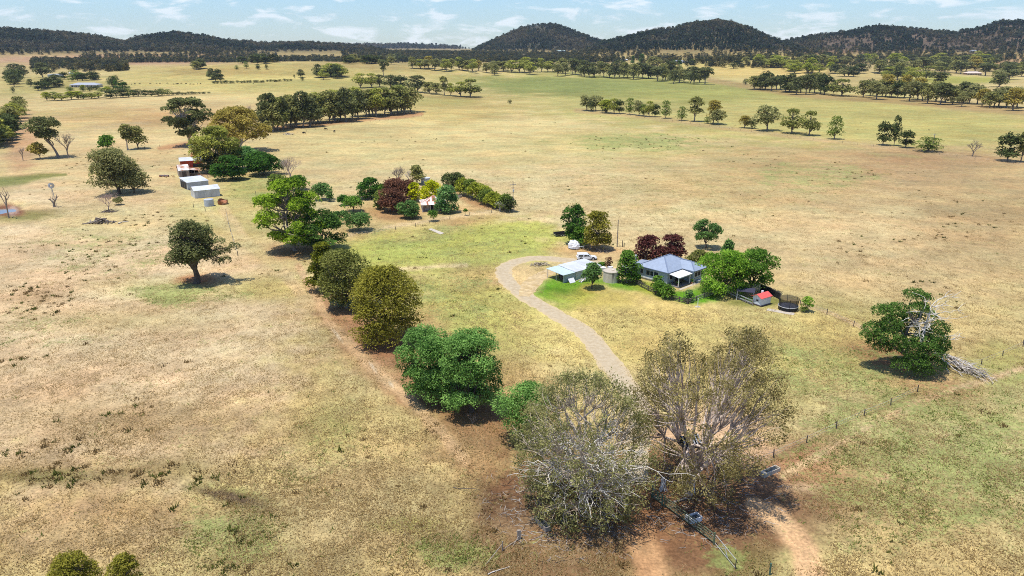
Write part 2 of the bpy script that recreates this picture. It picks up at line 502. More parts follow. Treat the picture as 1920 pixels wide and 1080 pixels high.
# spots where weeds grow greener: (cx, cy, rx, ry, amount)
GREENS = [(1200, 268, 200, 20, .8), (1540, 330, 160, 40, .6), (330, 550, 140, 26, .9), (60, 620, 180, 60, .35), (840, 560, 150, 60, .6), (1750, 860, 330, 200, .75),
          (1560, 700, 200, 70, .6), (600, 860, 120, 90, .4), (440, 1010, 110, 60, .8), (200, 470, 200, 60, .45), (1180, 165, 330, 30, .4), (820, 455, 240, 50, .5), (480, 350, 80, 40, .6), (850, 1040, 100, 40, .9), (1300, 330, 500, 100, .25), (1360, 1040, 60, 40, .7)]
BROWNS = [(330, 790, 240, 60, .7), (110, 890, 240, 50, .7), (150, 720, 220, 90, .5), (1740, 310, 230, 60, .6), (1800, 470, 200, 130, .5), (160, 1000, 260, 90, .8), (1480, 1000, 120, 90, .5), (1050, 980, 220, 120, .7), (330, 215, 240, 25, .6)]

def paint(x, y, z):
    px, py = to_px(x, y, z)
    r = np.hypot(x, y); a = np.arctan2(x, y); lr = np.log(r)
    n1 = fbm(a * 26, lr * 26, 5, 3); n2 = fbm(a * 90, lr * 90, 6, 3)
    n3 = fbm(a * 9, lr * 9, 8, 3)
    col = np.empty((len(x), 3)); col[:] = lin((206, 186, 128))
    far = sstep(1400, 2600, r)[:, None]
    col = col * (1 - far) + np.array(lin((178, 158, 104))) * far
    wob = n1 * 0.55 + n2 * 0.35
    inf = np.cos(a) > 0.2
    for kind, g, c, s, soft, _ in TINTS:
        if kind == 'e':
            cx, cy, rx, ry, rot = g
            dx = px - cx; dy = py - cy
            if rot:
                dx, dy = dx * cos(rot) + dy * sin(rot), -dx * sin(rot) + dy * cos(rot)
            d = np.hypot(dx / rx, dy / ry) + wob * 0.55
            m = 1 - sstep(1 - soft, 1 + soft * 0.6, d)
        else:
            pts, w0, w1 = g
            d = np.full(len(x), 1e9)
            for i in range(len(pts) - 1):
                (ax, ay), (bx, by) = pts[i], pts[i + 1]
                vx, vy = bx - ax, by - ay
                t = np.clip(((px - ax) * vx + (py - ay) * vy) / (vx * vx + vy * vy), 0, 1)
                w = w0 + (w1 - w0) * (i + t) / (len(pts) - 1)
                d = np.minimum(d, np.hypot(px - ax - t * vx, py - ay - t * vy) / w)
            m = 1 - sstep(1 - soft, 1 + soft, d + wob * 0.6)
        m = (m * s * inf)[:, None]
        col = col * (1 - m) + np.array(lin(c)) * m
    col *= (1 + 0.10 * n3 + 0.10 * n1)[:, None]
    # forested hill floor
    hill = sstep(2150, 2700, r) * sstep(26, 52, z)
    east = sstep(radians(17), radians(22), a)[:, None]
    floor = np.array(lin((84, 82, 66))) * (1 - east) + np.array(lin((108, 94, 78))) * east
    floor = floor * (1 + 0.35 * n2[:, None])
    hh = hill[:, None]
    col = col * (1 - hh) + floor * hh
    col = np.clip(col, 0.01, 1) * KALB
    gs = np.zeros(len(x)) + 0.12; bs = np.zeros(len(x)) + 0.15
    for cx, cy, rx, ry, s in GREENS:
        gs = np.maximum(gs, s * (1 - sstep(.4, 1.15, np.hypot((px - cx) / rx, (py - cy) / ry) + wob * .6)))
    for cx, cy, rx, ry, s in BROWNS:
        bs = np.maximum(bs, s * (1 - sstep(.4, 1.15, np.hypot((px - cx) / rx, (py - cy) / ry) + wob * .6)))
    return col, gs * (1 - hill), bs

def polar(a, r):
    A, R = np.meshgrid(a, r)
    x = (R * np.sin(A)).ravel(); y = (R * np.cos(A)).ravel()
    na = len(a); i = np.arange(len(r) - 1)[:, None] * na; j = np.arange(na - 1)[None, :]
    q = np.stack([i + j, i + j + 1, i + na + j + 1, i + na + j], -1).reshape(-1, 4)[:, ::-1]
    return x, y, q
rr = np.geomspace(22, 11000, 560)
x1, y1, f1 = polar(radians(1) * np.concatenate([np.linspace(-62, -44, 30)[:-1], np.linspace(-44, 44, 680), np.linspace(44, 62, 30)[1:]]), rr)
x2, y2, f2 = polar(radians(1) * np.linspace(62, 298, 60), rr)      # the land behind the drone
an = radians(1) * np.concatenate([np.linspace(-62, -44, 30)[:-1], np.linspace(-44, 44, 680), np.linspace(44, 62, 30)[1:]])
gx = np.concatenate([x1, x2]); gy = np.concatenate([y1, y2])
gf = np.concatenate([f1, f2 + len(x1)])
# disc straight below the drone
ring = np.concatenate([an, radians(1) * np.linspace(62, 298, 60)])
c0 = len(gx)
gx = np.concatenate([gx, 22 * np.sin(ring), [0.0]]); gy = np.concatenate([gy, 22 * np.cos(ring), [0.0]])
k = len(ring); ii = np.arange(k); cen = c0 + k
tri = np.stack([c0 + ii, c0 + (ii + 1) % k, np.full(k, cen), np.full(k, cen)], -1)[:, ::-1]
gz = terrain(gx, gy)
me = bpy.data.meshes.new('ground')
nq = len(gf)
me.vertices.add(len(gx)); me.vertices.foreach_set('co', np.stack([gx, gy, gz], -1).astype(np.float32).ravel())
tri3 = tri[:, [0, 2, 3]] if False else np.stack([np.full(k, cen), c0 + (ii + 1) % k, c0 + ii], -1)
loops = np.concatenate([gf.ravel(), tri3.ravel()])
me.loops.add(len(loops)); me.loops.foreach_set('vertex_index', loops.astype(np.int32))
starts = np.concatenate([np.arange(0, nq * 4, 4), nq * 4 + np.arange(0, k * 3, 3)])
me.polygons.add(nq + k); me.polygons.foreach_set('loop_start', starts.astype(np.int32))
me.update(calc_edges=True)
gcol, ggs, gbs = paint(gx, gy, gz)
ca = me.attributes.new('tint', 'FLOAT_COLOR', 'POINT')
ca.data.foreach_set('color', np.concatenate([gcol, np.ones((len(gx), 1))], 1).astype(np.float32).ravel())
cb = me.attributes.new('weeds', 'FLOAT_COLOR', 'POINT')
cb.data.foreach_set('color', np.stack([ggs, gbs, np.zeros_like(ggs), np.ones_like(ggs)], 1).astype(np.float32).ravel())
me.polygons.foreach_set('use_smooth', np.ones(nq + k, bool))
ground = bpy.data.objects.new('ground', me); COL.objects.link(ground)
tag(ground, 'dry grazing land with straw grass, greener patches and bare brown soil', 'ground', kind='structure')

def ground_material():
    m = bpy.data.materials.new('pasture'); m.use_nodes = True
    n, l = m.node_tree.nodes, m.node_tree.links
    b = n['Principled BSDF']; b.inputs['Roughness'].default_value = 0.95; b.inputs['Specular IOR Level'].default_value = 0.1
    g = n.new('ShaderNodeNewGeometry')
    def noise(scale, detail=4, rough=.55, sx=1.0, sy=1.0):
        src = g.outputs['Position']
        mp = n.new('ShaderNodeMapping'); mp.inputs['Scale'].default_value = (scale * sx, scale * sy, scale * .3); l.new(src, mp.inputs['Vector'])
        t = n.new('ShaderNodeTexNoise'); t.inputs['Scale'].default_value = 1; t.inputs['Detail'].default_value = detail; t.inputs['Roughness'].default_value = rough
        l.new(mp.outputs['Vector'], t.inputs['Vector']); return t.outputs['Fac']
    def rng(v, a, b_, c, d, smooth=False):
        r = n.new('ShaderNodeMapRange'); r.inputs['From Min'].default_value = a; r.inputs['From Max'].default_value = b_
        r.inputs['To Min'].default_value = c; r.inputs['To Max'].default_value = d
        if smooth: r.interpolation_type = 'SMOOTHSTEP'
        l.new(v, r.inputs['Value']); return r.outputs['Result']
    def math_(op, a, b_):
        q = n.new('ShaderNodeMath'); q.operation = op
        for i, v in enumerate((a, b_)):
            if isinstance(v, (int, float)): q.inputs[i].default_value = v
            else: l.new(v, q.inputs[i])
        return q.outputs[0]
    def mixc(f, a, b_, mode='MIX'):
        q = n.new('ShaderNodeMix'); q.data_type = 'RGBA'; q.blend_type = mode
        for nm, v in (('Factor', f), ('A', a), ('B', b_)):
            if isinstance(v, (int, float)): q.inputs[nm].default_value = v
            elif isinstance(v, tuple): q.inputs[nm].default_value = (*v, 1)
            else: l.new(v, q.inputs[nm])
        return q.outputs['Result']
    tint = n.new('ShaderNodeAttribute'); tint.attribute_name = 'tint'
    wd = n.new('ShaderNodeAttribute'); wd.attribute_name = 'weeds'
    sp = n.new('ShaderNodeSeparateColor'); l.new(wd.outputs['Color'], sp.inputs['Color'])
    fine = noise(2.4, 5, .65); mid = noise(.55, 4, .6, 1.0, .7); big = noise(.09, 4, .6, .8, 1.2); huge = noise(.014, 4, .6)
    vast = noise(.004, 3, .6, .6, 1.5)
    v = math_('MULTIPLY', rng(fine, .3, .7, .62, 1.38), rng(mid, .3, .7, .80, 1.20))
    v = math_('MULTIPLY', v, rng(big, .3, .7, .84, 1.16))
    v = math_('MULTIPLY', v, rng(huge, .3, .7, .88, 1.12))
    v = math_('MULTIPLY', v, rng(vast, .35, .65, .90, 1.10))
    cc = n.new('ShaderNodeCombineColor')
    for k_ in ('Red', 'Green', 'Blue'): l.new(v, cc.inputs[k_])
    # hue drift between straw, olive and rust
    hue = rng(noise(.05, 4, .6), .35, .65, 0, 1)
    base = mixc(1.0, tint.outputs['Color'], mixc(hue, (1.06, .965, .90), (.96, 1.005, .98)), 'MULTIPLY')
    gm = rng(math_('ADD', math_('MULTIPLY', noise(1.3, 4, .65), .62), math_('ADD', math_('MULTIPLY', noise(.11, 3, .6), .5), math_('MULTIPLY', sp.outputs['Red'], .30))), .66, .84, 0, .85, True)
    base = mixc(gm, base, (.215, .235, .075))
    bm = rng(math_('ADD', math_('MULTIPLY', noise(1.7, 5, .7), .65), math_('ADD', math_('MULTIPLY', noise(.17, 3, .6), .5), math_('MULTIPLY', sp.outputs['Green'], .24))), .68, .86, 0, .6, True)
    base = mixc(bm, base, (.235, .165, .088))
    out = mixc(1.0, base, cc.outputs['Color'], 'MULTIPLY')
    l.new(out, b.inputs['Base Color'])
    bp = n.new('ShaderNodeBump'); bp.inputs['Strength'].default_value = .45; bp.inputs['Distance'].default_value = .22
    h = math_('ADD', math_('MULTIPLY', noise(3.6, 4, .6), .5), mid)
    l.new(h, bp.inputs['Height']); l.new(bp.outputs['Normal'], b.inputs['Normal'])
    return m
me.materials.append(ground_material())

# driveway: a gravel strip with ragged edges running down to the gate, and its turning loop
def strip(name, pts, widths, col_m, lift, seed, label):
    w = [P(*p) for p in pts]
    xs = np.array([p.x for p in w]); ys = np.array([p.y for p in w]); wd = np.array(widths, float)
    t = np.concatenate([[0], np.cumsum(np.hypot(np.diff(xs), np.diff(ys)))])
    # smooth resample (Catmull-Rom through the points)
    def cr(v, q):
        o = []
        for s in q:
            i = min(max(np.searchsorted(t, s) - 1, 0), len(t) - 2)
            u = (s - t[i]) / (t[i + 1] - t[i])
            p0 = v[max(i - 1, 0)]; p1 = v[i]; p2 = v[i + 1]; p3 = v[min(i + 2, len(v) - 1)]
            o.append(.5 * (2 * p1 + (p2 - p0) * u + (2 * p0 - 5 * p1 + 4 * p2 - p3) * u * u + (3 * p1 - p0 - 3 * p2 + p3) * u ** 3))
        return np.array(o)
    q = np.arange(0, t[-1], 0.6)
    X, Y, Wd = cr(xs, q), cr(ys, q), cr(wd, q)
    tx = np.gradient(X); ty = np.gradient(Y); L = np.hypot(tx, ty); nx, ny = ty / L, -tx / L
    rows = []
    nc = 9
    for j in range(nc):
        s = j / (nc - 1) * 2 - 1
        jit = vnoise(q / 1.1, np.full_like(q, j * 7.7 + seed), seed) * .5 * (abs(s) > .9) + vnoise(q / 3.3, np.full_like(q, j * 3.1 + seed), seed + 3) * .4 * (abs(s) > .9)
        off = s * Wd / 2 + jit
        rows.append(np.stack([X + nx * off, Y + ny * off], -1))
    G = np.stack(rows, 1).reshape(-1, 2)
    Z = terrain(G[:, 0], G[:, 1]) + lift
    edge = np.tile(np.array([abs(j / (nc - 1) * 2 - 1) > .9 for j in range(nc)]), len(q))
    Z = np.where(edge, Z - lift - .02, Z)
    i = np.arange(len(q) - 1)[:, None] * nc; j = np.arange(nc - 1)[None, :]
    F = np.stack([i + j, i + nc + j, i + nc + j + 1, i + j + 1], -1).reshape(-1, 4)
    o = link_mesh(name, np.column_stack([G, Z]), F, col_m, smooth=True)
    at_ = o.data.attributes.new('cross', 'FLOAT', 'POINT'); at_.data.foreach_set('value', np.tile(np.abs(np.linspace(-1, 1, nc)), len(q)).astype(np.float32))
    a = np.column_stack([G, Z])
    if (np.cross(a[F[0, 1]] - a[F[0, 0]], a[F[0, 2]] - a[F[0, 0]]))[2] < 0: o.data.flip_normals()
    return tag(o, label, name.replace('_', ' '), kind='structure')
def worn(m, edge):
    n, l = m.node_tree.nodes, m.node_tree.links; b = n['Principled BSDF']
    src_ = b.inputs['Base Color'].links[0].from_socket
    at = n.new('ShaderNodeAttribute'); at.attribute_name = 'cross'
    no = n.new('ShaderNodeTexNoise'); no.inputs['Scale'].default_value = .9; no.inputs['Detail'].default_value = 4
    tc = n.new('ShaderNodeTexCoord'); l.new(tc.outputs['Object'], no.inputs['Vector'])
    ad = n.new('ShaderNodeMath'); ad.operation = 'MULTIPLY_ADD'; ad.inputs[1].default_value = .9; l.new(no.outputs['Fac'], ad.inputs[0]); l.new(at.outputs['Fac'], ad.inputs[2])
    r = n.new('ShaderNodeMapRange'); r.interpolation_type = 'SMOOTHSTEP'; r.inputs['From Min'].default_value = .95; r.inputs['From Max'].default_value = 1.45; l.new(ad.outputs[0], r.inputs['Value'])
    mx = n.new('ShaderNodeMix'); mx.data_type = 'RGBA'; mx.inputs['B'].default_value = (*edge, 1); l.new(r.outputs['Result'], mx.inputs['Factor']); l.new(src_, mx.inputs['A'])
    l.new(mx.outputs['Result'], b.inputs['Base Color'])
    return m
gravel = mat('gravel', tuple(v * .62 for v in lin((214, 196, 164))), .95, .09, 2.5, col2=tuple(v * .62 for v in lin((202, 182, 148))), thr=(.42, .62), spec=.1)
worn(gravel, tuple(v * .6 for v in lin((226, 202, 158))))
gravel2 = mat('loop_dirt', tuple(v * .62 for v in lin((224, 198, 152))), .95, .22, 1.1, col2=tuple(v * .62 for v in lin((200, 172, 120))), thr=(.45, .66), spec=.1)
strip('driveway', [(1196, 905), (1194, 860), (1198, 800), (1192, 750), (1160, 705), (1120, 650), (1085, 615), (1040, 588), (1000, 565), (965, 540), (945, 515), (948, 500), (975, 489), (1010, 484), (1050, 487), (1095, 491), (1130, 492)],
      [3.2, 3.5, 3.9, 4.4, 4.8, 5.0, 4.9, 4.8, 4.7, 4.6, 4.6, 4.6, 4.9, 5.3, 5.4, 4.8, 3.4], gravel, .03, 4, 'pale gravel driveway curving from the gate up to the house')
strip('driveway', [(983, 556), (992, 538), (1010, 520), (1032, 508), (1050, 500)], [3.2, 4.6, 4.4, 3.6, 2.6], gravel2, .045, 9, 'dirt spur of the driveway leading to the open carport')
# ------------------------------------------------------------------ tree maker
def prof(kind, u):
    if kind == 'round': return np.sqrt(np.clip(np.where(u < .35, 1 - (np.abs(.35 - u) / .45) ** 2.2, 1 - (np.clip(u - .35, 0, 1) / .65) ** 2), .03, 1))
    if kind == 'broad': return np.clip(1 - np.abs((u - .42) / .6) ** 3.2, .03, 1) ** .5
    if kind == 'dome': return np.sqrt(np.clip(1 - (np.clip((u - .25) / .75, 0, 1)) ** 2, 0, 1)) * np.clip(.72 + u * 1.1, 0, 1)
    if kind == 'cone': return np.clip((1 - u) ** .75 * (.55 + .45 * np.clip(u * 8, 0, 1)) + .06, 0, 1)
    if kind == 'vase': return np.clip(.22 + .95 * u, 0, 1) * np.sqrt(np.clip(1 - np.clip((u - .55) / .45, 0, 1) ** 2.2, 0, 1))
    if kind == 'column': return np.clip(1 - (2 * u - .9) ** 4, .15, 1) ** .5
    if kind == 'umbrella': return np.clip(.25 + 1.6 * u, 0, 1) * np.sqrt(np.clip(1 - np.clip((u - .5) / .5, 0, 1) ** 2, 0, 1))
    if kind == 'skirt': return np.sqrt(np.clip(1 - u ** 2.2, 0, 1))
    return np.ones_like(u)

def leaves(cen, nrm, size, rng, jitter=.8, long=1.0):
    n = len(cen)
    r = rng.normal(size=(n, 3))
    d = nrm + r * jitter; d /= np.linalg.norm(d, axis=1)[:, None] + 1e-9
    q = rng.normal(size=(n, 3)); u = np.cross(d, q); u /= np.linalg.norm(u, axis=1)[:, None] + 1e-9
    v = np.cross(d, u)
    s = size[:, None] * rng.uniform(.65, 1.3, (n, 1))
    V = np.stack([cen - u * s * .5 * long, cen - v * s * .33, cen + u * s * .5 * long, cen + v * s * .33], 1).reshape(-1, 3)
    return V, np.arange(n * 4).reshape(-1, 4)

def bend(a, b, rng, k=5, wob=.08, sag=0.0):
    t = np.linspace(0, 1, k)[:, None]
    L = np.linalg.norm(b - a)
    p = a + (b - a) * t
    off = rng.normal(size=3) * wob * L
    p = p + np.sin(pi * t) * off
    p[:, 2] += (np.sin(pi * t[:, 0]) * sag * L)
    p[1:-1] += rng.normal(size=(k - 2, 3)) * wob * L * .22
    return p

def grow(H, Wd, seed, shape='round', base=.25, lobes=14, lobe=.22, n=3000, leaf=.35, flat=.8, trunk=.03, fork=None, twigs=0, off=(0, 0),
         shell=.55, jitter=.65, tonevar=.22, lobevar=.2, core=.0, lean=(0, 0), long=1.0, limb=.5, droop=0.0, depth=1.0, pockets=0.0, lump=.55):
    """-> dict with crown (V,F,tone) and wood (V,F) for a tree H high, Wd wide standing at the origin"""
    rng = np.random.default_rng(seed)
    cb = base * H
    if isinstance(lobes, int):
        lobes, lobe = (int(lobes * 2.3), lobe * .86) if lobes >= 20 else (int(lobes * 1.35), lobe * 1.16)
        u = rng.uniform(.06, .97, lobes); u = np.sort(u)
        a = np.arange(lobes) * 2.399963 + rng.uniform(0, 6)
        rmax = prof(shape, u) * Wd / 2
        lr = lobe * Wd * rng.uniform(.75, 1.25, lobes)
        rad = np.clip(rmax - lr * .75, 0, None) * np.sqrt(np.where(rng.uniform(size=lobes) < .22, rng.uniform(.02, .4, lobes), rng.uniform(shell, 1, lobes)))
        C = np.stack([rad * np.cos(a), rad * np.sin(a) * depth, cb + u * (H - cb) * 1.0], -1)
        if lobes >= 20 and lump > 0:      # boughs: neighbouring lobes gather round a few heads, leaving gaps between
            K = max(5, lobes // 7); hd_ = C[rng.choice(lobes, K, replace=False)]
            nn_ = np.argmin(np.linalg.norm((C[:, None] - hd_[None]) * np.array([1, 1, 1.3]), axis=2), axis=1)
            C = C + (hd_[nn_] - C) * lump * rng.uniform(.3, .9, (lobes, 1)); lr = lr * (1 + .25 * lump)
            out_ = 1 + .16 * rng.normal(size=K)[nn_] * (lump > .2); C[:, :2] *= np.clip(out_, .75, 1.2)[:, None]
        C[:, 2] = np.clip(C[:, 2], cb + lr * flat * .6, H - lr * flat * .85)
        C[:, 0] += off[0] * (C[:, 2] / H); C[:, 1] += off[1] * (C[:, 2] / H)
    else:
        C = np.array([q[:3] for q in lobes], float); lr = np.array([q[3] for q in lobes], float)
    nl = len(C)
    w = lr ** 2 / (lr ** 2).sum()
    cnt = np.maximum((w * n).astype(int), 3)
    idx = np.repeat(np.arange(nl), cnt)
    m = len(idx)
    d = rng.normal(size=(m, 3)); d[:, 2] = np.where(d[:, 2] < -.35, -d[:, 2] * .8, d[:, 2]); d /= np.linalg.norm(d, axis=1)[:, None]
    bump = 1 + .22 * vnoise(d[:, 0] * 3.1 + idx * 7.3, d[:, 1] * 3.1 + d[:, 2] * 2.3, seed)
    rr_ = lr[idx] * bump * np.where(rng.uniform(size=m) < core, rng.uniform(.2, .8, m), rng.uniform(.72, 1.04, m))
    pos = C[idx] + d * rr_[:, None] * np.array([1, 1, flat])
    pos[:, 2] -= droop * lr[idx] * np.clip(np.hypot(d[:, 0], d[:, 1]), 0, 1) ** 2
    # a gap or two in the crown
    if pockets > 0:
        keep = vnoise(pos[:, 0] * 3.2 / Wd + 11, pos[:, 2] * 3.2 / Wd + pos[:, 1] * 2.1 / Wd, seed + 5) > -1 + pockets
        pos, d, idx = pos[keep], d[keep], idx[keep]; m = len(idx)
    pos[:, 2] = np.maximum(pos[:, 2], .12)
    nrm = d * .6 + np.array([0, 0, .75])
    V, F = leaves(pos, nrm, np.full(m, leaf), rng, jitter, long)
    lt = rng.normal(size=nl) * lobevar
    tone = np.clip(.45 + lt[idx] + rng.normal(size=m) * tonevar + .14 * vnoise(pos[:, 0] * 1.7 / leaf * .35, pos[:, 2] * 1.7 / leaf * .35, seed), 0, 1)
    # wood
    R0 = trunk * H
    fk = (fork if fork is not None else max(base * .75, .12)) * H
    top = np.array([lean[0] * H * .5 + off[0] * .5 * fk / H, lean[1] * H * .5, fk])
    polys = []
    tp = bend(np.array([0, 0, -.4]), top, rng, 6, .03)
    polys.append((tp, np.linspace(R0 * 1.15, R0 * .72, 6) * np.array([1.35, 1.05, 1, 1, 1, 1])))
    order = np.argsort(C[:, 2])
    k1 = max(3, min(7, nl // 3))
    heads = C[order[np.linspace(0, nl - 1, k1).astype(int)]] if nl > k1 else C
    hub = [top + (h - top) * limb + np.array([0, 0, .04 * H]) for h in heads]
    for h in hub:
        L = bend(top, h, rng, 5, .10, .05); polys.append((L, np.linspace(R0 * .6, R0 * .32, 5)))
    ends = []
    for c in C:
        j = int(np.argmin([np.linalg.norm(c - h) + max(0, h[2] - c[2]) * 1.5 for h in hub]))
        L = bend(hub[j], c, rng, 5, .10, .03); polys.append((L, np.linspace(R0 * .30, R0 * .09, 5))); ends.append(L)
    for i in range(twigs):
        j = rng.integers(nl); L = ends[j]
        s = L[rng.integers(1, 5)]
        q = rng.normal(size=3); q[2] = abs(q[2]) * .6; q /= np.linalg.norm(q)
        e = s + q * lr[j] * rng.uniform(.7, 1.2)
        polys.append((bend(s, e, rng, 4, .12), np.linspace(R0 * .10, R0 * .035, 4)))
    WV, WF = tubes(polys, 5)
    return dict(V=V, F=F, tone=tone, WV=WV, WF=WF)

BARK = mat('bark_grey', (.23, .19, .155), .9, .3, 2.2)
BARKP = mat('bark_pale', (.55, .46, .36), .85, .25, 1.5, col2=(.36, .28, .20), thr=(.5, .65))
BARKD = mat('bark_dark', (.10, .075, .058), .9, .3, 2.5)
DEADW = mat('dead_wood', (.50, .46, .41), .85, .25, 1.8, col2=(.32, .28, .24), thr=(.5, .66))
def L_(d, l, k=1.32): return tuple(v * k for v in lin(d)), tuple(v * k for v in lin(l))
LEAF = {}
for nm, d, l in [('gumred', (96, 88, 52), (158, 148, 98)), ('gum', (84, 86, 46), (158, 156, 94)), ('gumdark', (64, 70, 42), (126, 130, 82)), ('gumgold', (106, 98, 40), (176, 160, 84)), ('gumgreen', (86, 94, 40), (172, 172, 84)),
                 ('gumgrey', (90, 92, 54), (152, 150, 98)), ('olive', (76, 82, 36), (142, 144, 80)), ('golden', (86, 86, 30), (156, 150, 64)), ('pepper', (62, 94, 42), (131, 166, 88)),
                 ('pine', (38, 57, 25), (91, 120, 54)), ('pinelime', (57, 84, 23), (152, 176, 57)), ('cypress', (44, 56, 18), (128, 130, 44)), ('green', (48, 77, 24), (114, 149, 60)),
                 ('deep', (35, 62, 22), (86, 123, 52)), ('lime', (63, 100, 25), (146, 178, 67)), ('plum', (58, 30, 28), (122, 78, 70)), ('brownleaf', (70, 46, 36), (126, 90, 70)),
                 ('fruit', (54, 80, 38), (111, 142, 78)), ('yellow', (120, 130, 14), (206, 204, 50)), ('hedge', (80, 92, 24), (166, 170, 66)), ('grey', (70, 84, 52), (132, 142, 96)),
                 ('willow', (60, 96, 50), (124, 156, 92)), ('dark', (44, 54, 30), (96, 106, 62)), ('mid', (62, 80, 32), (126, 140, 66)), ('blue', (70, 92, 76), (130, 150, 126))]:
    dd, ll = L_(d, l, 1.38 if nm in ('gumred', 'gumgrey') else 1.75 if nm == 'pine' else 1.4)
    LEAF[nm] = leaf_mat('leaf_' + nm, dd, ll)

# name of the kind -> recipe.  leaf and n scale with the size in the picture
def plant(name, label, cat, b, top=None, w=None, h=None, leafc='gum', bark=None, seed=1, group=None, density=1.0, dist=None, crown_name='crown', **kw):
    """b: base pixel; top: pixel row of the crown top; w: crown width in pixels"""
    p = P(*b) if not isinstance(b, Vector) else b
    s = mpp(p)
    H = h if h is not None else height_at(p, top)
    Wm = w * s * 1.12
    px_m = 1 / s * 1024 / 1920        # render pixels per metre
    leaf = max(.16, min(1.9 / px_m, Wm * .13)) * kw.pop('leafk', 1.0)
    area = pi * Wm * Wm * .25 * 2 + pi * Wm * H * .5
    n = int(np.clip(area / (leaf * leaf * .33) * 1.6 * density, 160, 46000))
    g = grow(H, Wm, seed, n=n, leaf=leaf, **kw)
    root = empty(name, p, 0, label, cat, group)
    if len(g['F']): link_mesh(crown_name, g['V'], g['F'], LEAF[leafc], root, g['tone'])
    link_mesh('trunk', g['WV'], g['WF'], bark or BARK, root, smooth=True)
    return root

def bare_tree(name, label, cat, b, top, w, seed=1, m=None, levels=4, thick=.028, group=None, spread=1.0, first=.25, h=None, nb=(3, 4)):
    """a leafless tree of forking branches"""
    p = P(*b) if not isinstance(b, Vector) else b
    rng = np.random.default_rng(seed)
    s = mpp(p); H = h if h is not None else height_at(p, top); Wm = w * s
    polys = []; tips = []
    def rec(a, d, L, r, lv):
        e = a + d * L
        q = bend(a, e, rng, 5, .07)
        polys.append((q, np.linspace(r, r * .62, 5)))
        if lv == 0: tips.append(e); return
        k = rng.integers(nb[0], nb[1] + 1)
        a0 = rng.uniform(0, 6.28)
        for i in range(k):
            an_ = a0 + i * 6.283 / k + rng.normal() * .3
            t = (.38 + .3 * rng.uniform()) * spread
            side = np.array([cos(an_), sin(an_), 0])
            nd = d * cos(t) + side * sin(t) + np.array([0, 0, .12]); nd /= np.linalg.norm(nd)
            st = q[3] if i else e
            rec(st, nd, L * rng.uniform(.62, .85), r * .58, lv - 1)
    rec(np.array([0, 0, -.3]), np.array([0, 0, 1.]), H * first, H * thick, levels)
    V, F = tubes(polys, 4)
    V[:, 2] *= H / V[:, 2].max()
    ext = np.percentile(np.abs(V[:, :2]), 99) * 2
    V[:, :2] *= np.clip(Wm / ext, .4, 2.5)
    root = empty(name, p, 0, label, cat, group)
    link_mesh('branches', V[60:] if False else V, F, m or DEADW, root, smooth=True)
    return root
# ------------------------------------------------------------------ house and sheds
WHITE = mat('white_paint', (.66, .67, .68), .5, .06, 4)
BLUEW = mat('weatherboard_blue_grey', (.35, .43, .51), .6, .05, 3)
BLUER = mat('roof_steel_blue', (.27, .32, .40), .42, .08, 1.2, metal=.1)
RIDGEM = mat('ridge_cap_blue', (.15, .19, .27), .45, .06, 2)
DARK = mat('dark_parts_and_shade', (.02, .022, .025), .7, .2, 2)  # near-black for dark doors, also stands in for shade inside openings
GLASS = mat('window_glass', (.03, .04, .05), .08, .1, 2, spec=.6)
TIN = mat('galvanised_iron', (.42, .45, .48), .5, .14, .7, metal=.1, col2=(.33, .34, .35), thr=(.5, .7))
TINW = mat('galvanised_bright', (.54, .56, .58), .5, .12, .6, metal=.1, col2=(.44, .45, .45), thr=(.5, .7))
TINB = mat('zinc_bluish', (.36, .42, .46), .42, .08, 1.5, metal=.15)
TRANSL = mat('fibreglass_sheet', (.44, .53, .55), .35, .08, 1.0)
RUST = mat('rust', (.30, .115, .05), .85, .3, 1.2, col2=(.48, .33, .24), thr=(.5, .7))
TINR = mat('rusty_iron', (.60, .58, .56), .6, .12, 1.0, col2=(.34, .15, .075), thr=(.42, .56))
REDP = mat('red_oxide_paint', (.40, .065, .03), .7, .25, .9, col2=(.28, .04, .022), thr=(.48, .6))
REDROOF = mat('red_roof', (.62, .10, .085), .5, .08, 3)
TIMB = mat('weathered_timber', (.27, .23, .19), .9, .25, 3, stretch=(1, 1, 4))
TIMBD = mat('dark_timber', (.085, .07, .06), .9, .25, 4)
TIMBL = mat('pale_timber', (.50, .42, .30), .85, .2, 3)
CONC = mat('stained_concrete', (.52, .46, .38), .9, .12, 1.2, col2=(.16, .14, .12), thr=(.5, .62), stretch=(1.6, 1.6, .18))
CONCL = mat('pale_concrete', (.42, .37, .30), .9, .10, 2)
BLACKM = mat('black_net', (.018, .018, .02), .8, .2, 4)
STEELG = mat('green_steel', (.06, .12, .085), .5, .15, 3)
STEEL = mat('galvanised_pipe', (.45, .45, .44), .45, .12, 3, metal=.3)
TYRE = mat('tyre', (.02, .02, .02), .85, .1, 5)
CARW = mat('silver_white_paint', (.68, .70, .72), .28, .03, 4, spec=.5)
TARP = mat('white_tarpaulin', (.70, .71, .74), .55, .08, 1.5)
POTC = mat('terracotta', (.42, .2, .11), .8, .15, 6)
COWB = mat('black_cattle', (.018, .016, .015), .75, .2, 4)

def frame_from(base_px, u_dir, dz=0.0):
    p = P(*base_px)
    return p, atan2(u_dir[1], u_dir[0])

